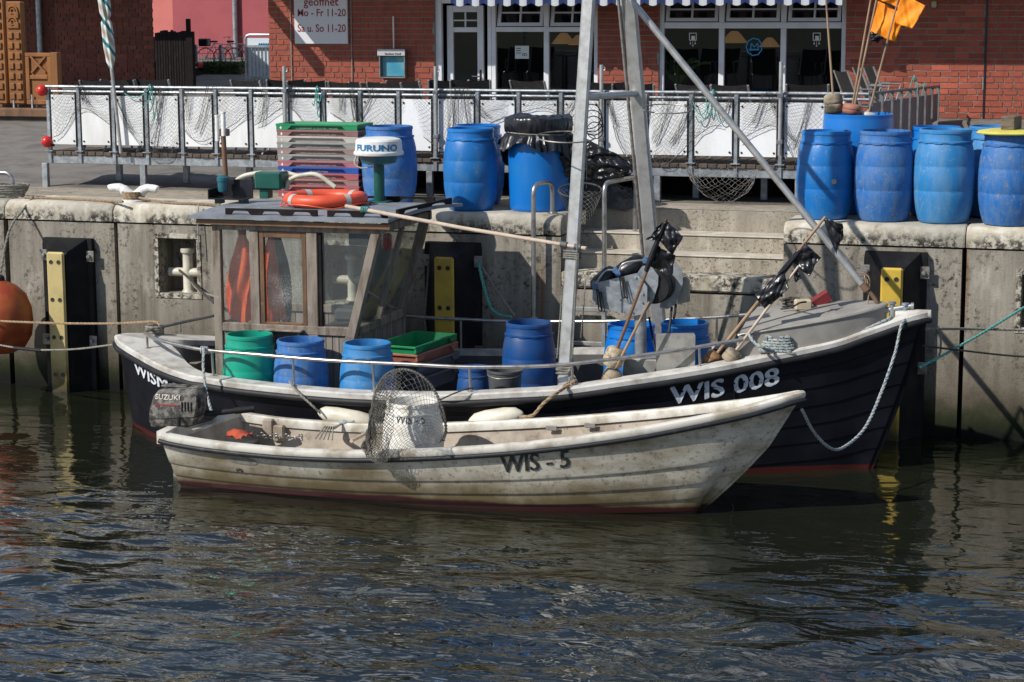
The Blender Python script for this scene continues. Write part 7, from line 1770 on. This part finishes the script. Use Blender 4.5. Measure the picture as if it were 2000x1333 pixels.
# lettering on the near side
_darc = [0.0]
for i in range(1, len(DS)): _darc.append(_darc[-1] + (Vector((DS[i].x, DS[i].y)) - Vector((DS[i - 1].x, DS[i - 1].y))).length)
def darc_at(px):
    def pr(p):
        d = np.array([p.x, DYC - p.y, p.z - .15]) - cam_loc; return 1000 + CAM_F * (d @ _rt) / (d @ _fw)
    i = min(range(len(DS)), key=lambda k: abs(pr(DS[k]) - px)); return _darc[i]
def ding_text(s, px0, px1, dz, h, bold, m, dz1=None):
    s0, s1 = darc_at(px0), darc_at(px1); pr_ = text_mb(s, 1, 0, bold, lambda u, v, w: (u, v, w)); xs_ = [p[0] for p in pr_.v]; k = (s1 - s0) / (max(xs_) - min(xs_)); hh = max(p[1] for p in pr_.v); out = []; nv_ = len(pr_.v); src = list(pr_.v); sf = list(pr_.f); pr_ = MB()
    for p in [(q_[0] + (c_ - 1) * .03, q_[1], c_) for c_ in range(3) for q_ in src]:
        t_ = (p[0] - min(xs_)) / (max(xs_) - min(xs_)); sA = s0 + t_ * (s1 - s0); x = float(np.interp(sA, _darc, [q.x for q in DS])); b = float(np.interp(sA, _darc, [q.y for q in DS])); z = float(np.interp(sA, _darc, [q.z for q in DS]))
        z2 = z - (dz if dz1 is None else lerp(dz, dz1, t_)) + p[1] / hh * h; f = (z2 - DK) / (z - DK); q = dpt((x, b, z), f, -1, float(np.interp(f, [q_[0] for q_ in ff_], [q_[1] for q_ in ff_])) + .004 + .0012 * p[2]); q.z = z2; out.append(tuple(q))
    pr_.add(out, [tuple(i + c_ * nv_ for i in f_) for c_ in range(3) for f_ in sf]); return pr_.build('lettering', m, dh, 0)
ding_text('WIS - 5', 976, 1110, .215, .145, 0, m_text_black, .222)
ding_text('470', 455, 474, .235, .040, .0, m_text_black)
ov = P(490, 897, Y=DYC - .66)
mb = MB(); s0 = darc_at(470)
for k in range(30):
    a = 2 * math.pi * k / 30; sA = s0 + .16 * math.cos(a); x = float(np.interp(sA, _darc, [q.x for q in DS])); b = float(np.interp(sA, _darc, [q.y for q in DS])); z = float(np.interp(sA, _darc, [q.z for q in DS])); z2 = z - .115 + .036 * math.sin(a) - .01 * math.cos(a); q = dpt((x, b, z), (z2 - DK) / (z - DK), -1, float(np.interp((z2 - DK) / (z - DK), [q_[0] for q_ in ff_], [q_[1] for q_ in ff_])) + .004); q.z = z2; mb.v.append(tuple(q))
mb.f.append(tuple(range(30))); mb.mi.append(0); mb.build('worn_badge', mat('worn_badge', (.20, .185, .16), (.12, .11, .09), 20, rough=.7), dh, 0)

# outboard motor
a, b = dpt(DS[0], 1, -1), dpt(DS[0], 1, 1); mc = P(347, 795, Y=DYC - .02)
t = empty('outboard_motor', (mc.x, DYC, .2), 'dirty black outboard motor on the dinghy transom', 'outboard motor')
def cowl(u, v):
    A = 2 * math.pi * u; ca, sa = math.cos(A), math.sin(A); sq = 1 / max(abs(ca), abs(sa)) ** .55
    w = interp(v, [0, .04, .10, .30, .55, .80, .92, .97, 1], [.0, .62, .86, .97, 1.0, .92, .80, .55, 0]); z = interp(v, [0, .04, .1, .3, .55, .8, .92, .97, 1], [-.175, -.175, -.165, -.10, .0, .12, .165, .178, .18])
    return (mc.x + .285 * w * ca * sq * .92 + .035 * (z / .18), DYC + .155 * w * sa * sq * .92, mc.z + z * 1.0 + .025 * ca * w)
mb = MB(); mb.grid(cowl, 48, 26, True); cw = mb.build('cowl', m_motor, t, 50)
mb = MB(); mb.grid(lambda u, v: tuple(Vector(cowl(u, .33 + .02 * v)) + (Vector(cowl(u, .33 + .02 * v)) - Vector((mc.x, DYC, mc.z - .08))).normalized() * .006 * math.sin(math.pi * v)), 48, 4, True); mb.build('cowl_seam', m_rubber, cw)
pr_ = text_mb('SUZUKI', .062, 0, .02, lambda u, v, w: (u, v, w), xs=1.2); wd = max(p[0] for p in pr_.v); o_ = P(299, 781, Y=DYC - .16)
def cowl_front(x, z):
    best = None
    for k in range(60):
        u = .5 + .5 * k / 59
        lo, hi = .1, .95
        for _ in range(14):
            mid = (lo + hi) / 2; q = cowl(u, mid)
            if q[2] < z: lo = mid
            else: hi = mid
        q = cowl(u, lo)
        if best is None or abs(q[0] - x) < best[0]: best = (abs(q[0] - x), q[1])
    return best[1]
pr_.v = [(o_.x + p[0], cowl_front(o_.x + p[0], o_.z + p[1]) - .006, o_.z + p[1] + p[0] * .02) for p in pr_.v]; pr_.build('lettering', mat('worn_silver', (.55, .52, .46), (.30, .28, .24), 30, rough=.6), cw, 0)
mb = MB()
for k in range(12):
    x = o_.x - .02 + .26 * k / 11; mb.v += [(x, cowl_front(x, o_.z - .05) - .005, o_.z - .054), (x, cowl_front(x, o_.z - .05) - .005, o_.z - .044 + .006 * k / 11)]
mb.f += [(2 * k, 2 * k + 2, 2 * k + 3, 2 * k + 1) for k in range(11)]; mb.mi += [0] * 11; mb.build('red_stripe', mat('worn_red', (.30, .02, .03), (.10, .05, .05), 20, rough=.6), cw, 0)
mb = MB(); q_ = mc + Vector((.235, -.05, .06)); mb.box(q_, (.03, .06, .10), .01); mb.build('cowl_latch', m_rubber, cw, 0)
for k in range(4):
    x_ = mc.x + .10 + .028 * k; z_ = mc.z + .03; mb = MB(); mb.box((x_, cowl_front(x_, z_) - .002, z_), (.010, .012, .085), .003); mb.build('vent_slot', m_rubber, cw, 0)
mb = MB(); mb.box((mc.x - .02, DYC, mc.z + .185), (.26, .10, .022), .01); mb.build('cowl_grip', m_motor, cw, 0)
mb = MB(); mb.bb(mc.x - .10, mc.x + .13, DYC - .10, DYC + .10, mc.z - .27, mc.z - .165, .03); mb.bb(mc.x - .06, mc.x + .08, DYC - .06, DYC + .06, -.35, mc.z - .26, .03); mb.build('leg', m_motor, t, 0)
mb = MB(); mb.bb(mc.x + .10, a.x + .16, DYC - .13, DYC + .13, mc.z - .30, mc.z - .22, .015); mb.bb(a.x + .12, a.x + .17, DYC - .11, DYC + .11, mc.z - .40, mc.z - .22, .01); mb.build('clamp_bracket', m_slate, t, 0)
h0, h1 = P(410, 808, Y=DYC + .05), P(497, 799, Y=DYC + .18); mb = MB(); mb.tube([h0 - Vector((.12, 0, 0)), h0, h0.lerp(h1, .55), h0.lerp(h1, .56), h1], [.03, .028, .024, .03, .03], 12); mb.build('tiller_arm', m_rubber, t)
mb = MB(); q = P(349, 815, Y=DYC - .17); mb.tube([q, q + Vector((0, 0, -.1))], .018, 10); mb.build('pull_knob', m_rubber, t)
fl = P(294, 830, Z=.03)
# white barrel in the dinghy
c = P(806, 783, Y=DYC - .03); zbase = .12
make_barrel((c.x, DYC - .03, zbase), .265, c.z - zbase, m_white_barrel, 'dirty white barrel standing in the dinghy under the hand net', 'barrels in the dinghy')
wb_ = Vector((c.x, DYC - .03, 0)); pr_ = text_mb('WiS - 5', .095, 0, .008, lambda u, v, w: (u, v, w)); wd = max(p[0] for p in pr_.v); fa = math.atan2(cam_loc[1] - wb_.y, cam_loc[0] - wb_.x) - .1; zl = P(800, 829, Y=DYC - .28).z
rbar = lambda z: .265 * interp((z - zbase) / (c.z - zbase), [0, .25, .5, .65, .73, .81, .86], [.83, .965, 1, .985, .955, .905, .855]) + .004
pr_.v = [(wb_.x + rbar(zl + p[1]) * math.cos(fa + (p[0] - wd / 2) / .265), wb_.y + rbar(zl + p[1]) * math.sin(fa + (p[0] - wd / 2) / .265), zl + p[1]) for p in pr_.v]
lt = pr_.build('lettering', m_text_black, None, 0)
for b in bpy.data.objects:
    if b.get('label', '').startswith('dirty white barrel'): recentre(lt, b.location); lt.parent = b; b.rotation_euler = (0, 0, 0); lt.location = (0, 0, 0)
# hand net propped over the barrel, hanging over the gunwale
hc = P(795, 800, Y=-3.98); t = empty('landing_net', (hc.x, -4.1, .6), 'weedy hoop net propped on the white barrel and hanging over the dinghy side', 'landing net')
hoop_px = [(733, 845), (727, 800), (735, 760), (755, 732), (782, 722), (812, 728), (838, 748), (855, 775), (866, 805), (871, 838), (866, 860)]
hpts = spline([P(x, y, Y=lerp(-4.20, -3.92, math.sin(math.pi * i / 10))) for i, (x, y) in enumerate(hoop_px)], 5)
mb = MB(); mb.tube(hpts, .010, 8)
for k in range(0, len(hpts), 1): mb.torus(hpts[k], .012, .004, 8, 4, (hpts[min(k + 1, len(hpts) - 1)] - hpts[max(k - 1, 0)]))
mb.build('hoop', m_net_weed, t)
end = [P(x, y, Y=-4.27) for x, y in ((706, 872), (722, 893), (738, 905), (752, 905), (770, 893), (790, 880), (812, 872), (835, 866), (850, 862))]; endp = spline(end, 6)
def ln(u, v):
    a = hpts[min(len(hpts) - 1, int(u * (len(hpts) - 1)))]; b = endp[min(len(endp) - 1, int(u * (len(endp) - 1)))]; q = a.lerp(b, v); q = q + Vector((.03 * hnoise(u * 5, v * 5, 3) * v, -.055 * math.sin(math.pi * v) - .02 + .02 * hnoise(u * 7, v * 6), -.02 * math.sin(math.pi * v))); return q
mb = MB(); net(mb, ln, 48, 32, .0017)
def ln2(u, v):
    a = hpts[min(len(hpts) - 1, int(u * .42 * (len(hpts) - 1)))]; b = endp[min(len(endp) - 1, int(u * .45 * (len(endp) - 1)))]; q = a.lerp(b, v); return q + Vector((.02 * hnoise(u * 6, v * 5, 9), -.03 - .03 * math.sin(math.pi * v), 0))
net(mb, ln2, 36, 54, .0030); mb.build('netting', m_net_weed, t, 0)
# orange rag, chain and loose lines in the dinghy
q = P(468, 845, Y=DYC - .1); mb = MB(); mb.grid(lambda u, v: (q.x + (u - .5) * .24 + .03 * hnoise(u * 3, v * 3), q.y + (v - .5) * .16, q.z - .02 + .03 * hnoise(u * 3, v * 3, 2) + .03 * math.sin(math.pi * u) * math.sin(math.pi * v)), 16, 12); single(mb, 'rag', mat('faded_orange_rag', (.42, .06, .02), (.25, .045, .02), 8, rough=.8), 'crumpled orange rag in the stern of the dinghy', 'rag', smooth=60)
mb = MB(); q0, q1 = P(505, 852, Y=DYC - .15), P(590, 855, Y=DYC - .05)
for k in range(26):
    p = q0.lerp(q1, k / 25) + Vector((0, .05 * math.sin(k * .9), .01 * math.sin(k * 1.7))); mb.torus(p, .016, .0045, 12, 5, (0, 1, .4) if k % 2 else (0, .3, 1))
single(mb, 'chain', m_bolt, 'rusty anchor chain on the dinghy bottom boards', 'chain')
mb = MB(); q = P(632, 850, Y=DYC + .1)
for k in range(5): mb.tube(spline([q + Vector((.04 * k - .08, 0, -.04)), q + Vector((.02 * k - .03, .1, .05)), P(640 + 3 * k, 838, Y=DYC + .4), P(668, 828, Y=DYC + .52)], 6), .007, 5)
single(mb, 'tied_line', m_rope_grey, 'thin grey line tied to the far gunwale of the dinghy', 'rope')
mb = MB(); q = P(670, 826, Y=DYC + .55); mb.ball(q, .03, 10, 8, (1.6, 1, .9)); mb.tube([q, q + Vector((.11, 0, .02))], .009, 6); single(mb, 'blue_knot', m_rope_blue, 'blue rope knot on the far gunwale of the dinghy', 'rope knot')
mb = MB(); mb.tube(spline([P(686, 862, Y=DYC - .1), P(705, 852, Y=DYC + .1), P(730, 838, Y=DYC + .3)], 6), .016, 10); single(mb, 'oar_loom', m_pole_pale, 'stub of a wooden pole lying in the dinghy left of the net', 'pole')
# white fenders between the boats
for pa, pb, lab in (((628, 806), (728, 826), 'white cylinder fender hanging between the boats, left of the hand net'), ((922, 824), (1016, 810), 'white cylinder fender hanging between the boats, right of the white barrel')):
    a, b = P(*pa, Y=-2.84), P(*pb, Y=-2.84); d = (b - a); mb = MB(); mb.tube([a - d * .06, a - d * .03, a + d * .08, a + d * .3, a + d * .7, a + d * .92, b + d * .03, b + d * .06], [.02, .035, .07, .085, .085, .07, .035, .02], 20); single(mb, 'boat_fender', mat('fender_white', (.66, .63, .52), (.55, .5, .4), 5, rough=.4), lab, 'boat fender', 'white fenders between the boats')

# ================================================================== mooring lines
def line(pts, r, m, label, name='mooring_line', strands=3):
    mb = MB(); rope(mb, pts, r, strands=strands); single(mb, name, m, label, 'rope')
line([P(-20, 627, Y=-.9), P(120, 632, Y=-1.0), P(230, 632, Y=-1.15), P(300, 629, Y=-1.3), P(312, 636, Y=-1.35)], .013, m_rope, 'brown rope from the left edge to the stern of the black boat')
line([P(-20, 671, Y=-.9), P(40, 681, Y=-1.0), P(80, 684, Y=-1.1)] + [P(150, 682, Y=-1.3), P(232, 672, Y=-1.75)], .010, m_rope_grey, 'thin grey rope from the left edge to the stern quarter of the black boat')
mb = MB(); mb.tube([P(28, 680, Y=-1.0), P(80, 685, Y=-1.1)], .018, 10); single(mb, 'chafe_hose', m_rubber, 'black hose sleeve on the thin grey stern rope', 'hose')
mb = MB(); c = P(302, 638, Y=-1.32)
for k in range(4): rope(mb, [(c.x + .09 * math.cos(a / 8 * 6.283 + k), c.y + .07 * math.sin(a / 8 * 6.283 + k), zs_(-3.3) + .07 + .025 * k) for a in range(9)], .013, sp=4)
single(mb, 'stern_rope_coil', m_rope_grey, 'grey rope hitched on the stern deck of the black boat', 'rope')
tp_ = ST[-1]; bowp = Vector((tp_.x - .02, YC + .02, tp_.z - .12))
line([bowp, P(1900, 643, Y=-.8), P(2040, 646, Y=-.4)], .013, m_rope_grey, 'grey rope from the bow of the black boat to the right edge')
line([P(1796, 718, Y=YC + .05), P(1850, 690, Y=-1.3), P(1920, 650, Y=-.8), P(2010, 595, Y=-.2)], .013, m_rope_teal, 'teal rope from the bow of the black boat up to the right')
line([P(1802, 676, Y=YC + .05), P(1870, 684, Y=-1.2), P(1960, 694, Y=-.7), P(2040, 700, Y=-.4)], .010, m_rope_dark, 'thin dark rope from the bow of the black boat to the right edge')
line([P(1829, 642, Y=-1.35), P(1837, 660, Y=-1.36), P(1836, 690, Y=-1.36), P(1826, 700, Y=-1.36), P(1827, 660, Y=-1.34), P(1831, 644, Y=-1.33)], .010, m_rope_grey, 'loop of rope tying the bow lines together')
line([P(1773, 618, Y=YC - .03), P(1760, 637, Y=YC - .20), P(1748, 690, Y=YC - .28), P(1722, 765, Y=-2.1), P(1690, 835, Y=-2.5), P(1650, 873, Y=-2.8), P(1622, 876, Y=-3.0), P(1590, 845, Y=-3.25), P(1566, 800, DYC) if False else P(1566, 800, Y=DYC)], .014, m_rope_blue, 'flecked painter hanging from the bow bitts down to the dinghy bow')
line([near_at(404) + Vector((0, 0, .02)), P(398, 690, Y=-2.75), P(397, 720, Y=-2.86), P(403, 765, Y=-2.98), P(415, 812, Y=-3.25)], .014, m_rope_blue, 'blue flecked rope from the rail down to the outboard motor')
mb = MB(); p = near_at(402)
for k in range(4): mb.torus(p + Vector((.02 * k - .03, 0, 0)), .028, .011, 16, 6, (1, .2, .1 * k))
single(mb, 'rail_hitch', m_rope_blue, 'blue flecked rope hitched round the rail beside the green barrel', 'rope')
line([P(565, 745, Y=-2.74), P(580, 765, Y=-2.93), P(607, 790, Y=-2.98), P(626, 808, Y=-2.95)], .011, m_rope_grey, 'short rope from the rail to the left fender')
line([P(1112, 752, Y=-2.70), P(1085, 770, Y=-2.92), P(1060, 790, Y=-2.97), P(1040, 812, Y=-2.95), P(1015, 815, Y=-2.93)], .016, m_rope, 'thick brown rope from the mast foot to the right fender')
line([P(925, 758, Y=-2.80), P(905, 762, Y=-2.92), P(875, 774, Y=-2.95), P(858, 782, Y=-2.9)], .008, m_rope_dark, 'thin dark line from a stanchion to the white barrel')
line([P(1115, 748, Y=-2.66), P(1125, 742, Y=-2.64), P(1108, 756, Y=-2.66), P(1092, 764, Y=-2.68), P(1108, 748, Y=-2.62)], .012, m_rope, 'brown rope turns at the foot of the near mast leg')
# ropes on the wall fender and teal rope
line([P(935, 515, Y=-.12), P(945, 560, Y=-.25), P(958, 600, Y=-.30), P(975, 615, Y=-.32), P(1000, 620, Y=-.36)], .016, m_rope_teal, 'teal rope hanging from the dock fender beside the dark barrel')
line([P(936, 512, Y=-.10), P(955, 545, Y=-.14), P(985, 590, Y=-.18), P(1006, 618, Y=-.25)], .014, m_rope_grey, 'grey rope hanging from the dock fender beside the dark barrel')
line([P(838, 508, Y=-.14), P(834, 560, Y=-.14), P(830, 620, Y=-.16), P(832, 650, Y=-.2)], .012, m_rope_grey, 'grey rope hanging left of the middle dock fender')
line([P(350, 528, Y=.10), P(370, 545, Y=-.05), P(395, 572, Y=-.35), P(418, 592, Y=-.6)], .014, m_rope_dark, 'dark rope from the left mooring cross to the wheelhouse')
line([P(368, 540, Y=.05), P(385, 565, Y=-.1), P(420, 580, Y=-.55)], .010, m_rope_grey, 'grey line from the left mooring cross to the wheelhouse')
line([P(388, 400, Y=-.03), P(386, 440, Y=-.06), P(390, 500, Y=-.06)], .006, m_rope_blue, 'thin blue cord hanging over the coping left of the wheelhouse roof')
# small hand net on the mast
c = P(1133, 372, Y=-1.9); t = empty('hand_net', (c.x, -1.9, c.z - .3), 'small dark hand net hung on the near mast leg', 'hand net')
mb = MB(); mb.torus(c, .195, .008, 36, 6, (.05, -.25, 1)); mb.tube([c + Vector((.06, 0, .02)), P(1147, 290, Y=-1.95)], .004, 5); mb.build('ring', m_rope_dark, t)
mb = MB(); net(mb, lambda u, v: (c.x + .195 * math.cos(6.283 * u) * (1 - .85 * v ** 1.3) - .0 * v, c.y + .195 * math.sin(6.283 * u) * (1 - .85 * v ** 1.3), c.z - .012 * math.cos(6.283 * u) - .36 * v - .02 * math.sin(6.283 * u)), 36, 18, .0022); mb.build('netting', m_net_dark, t, 0)
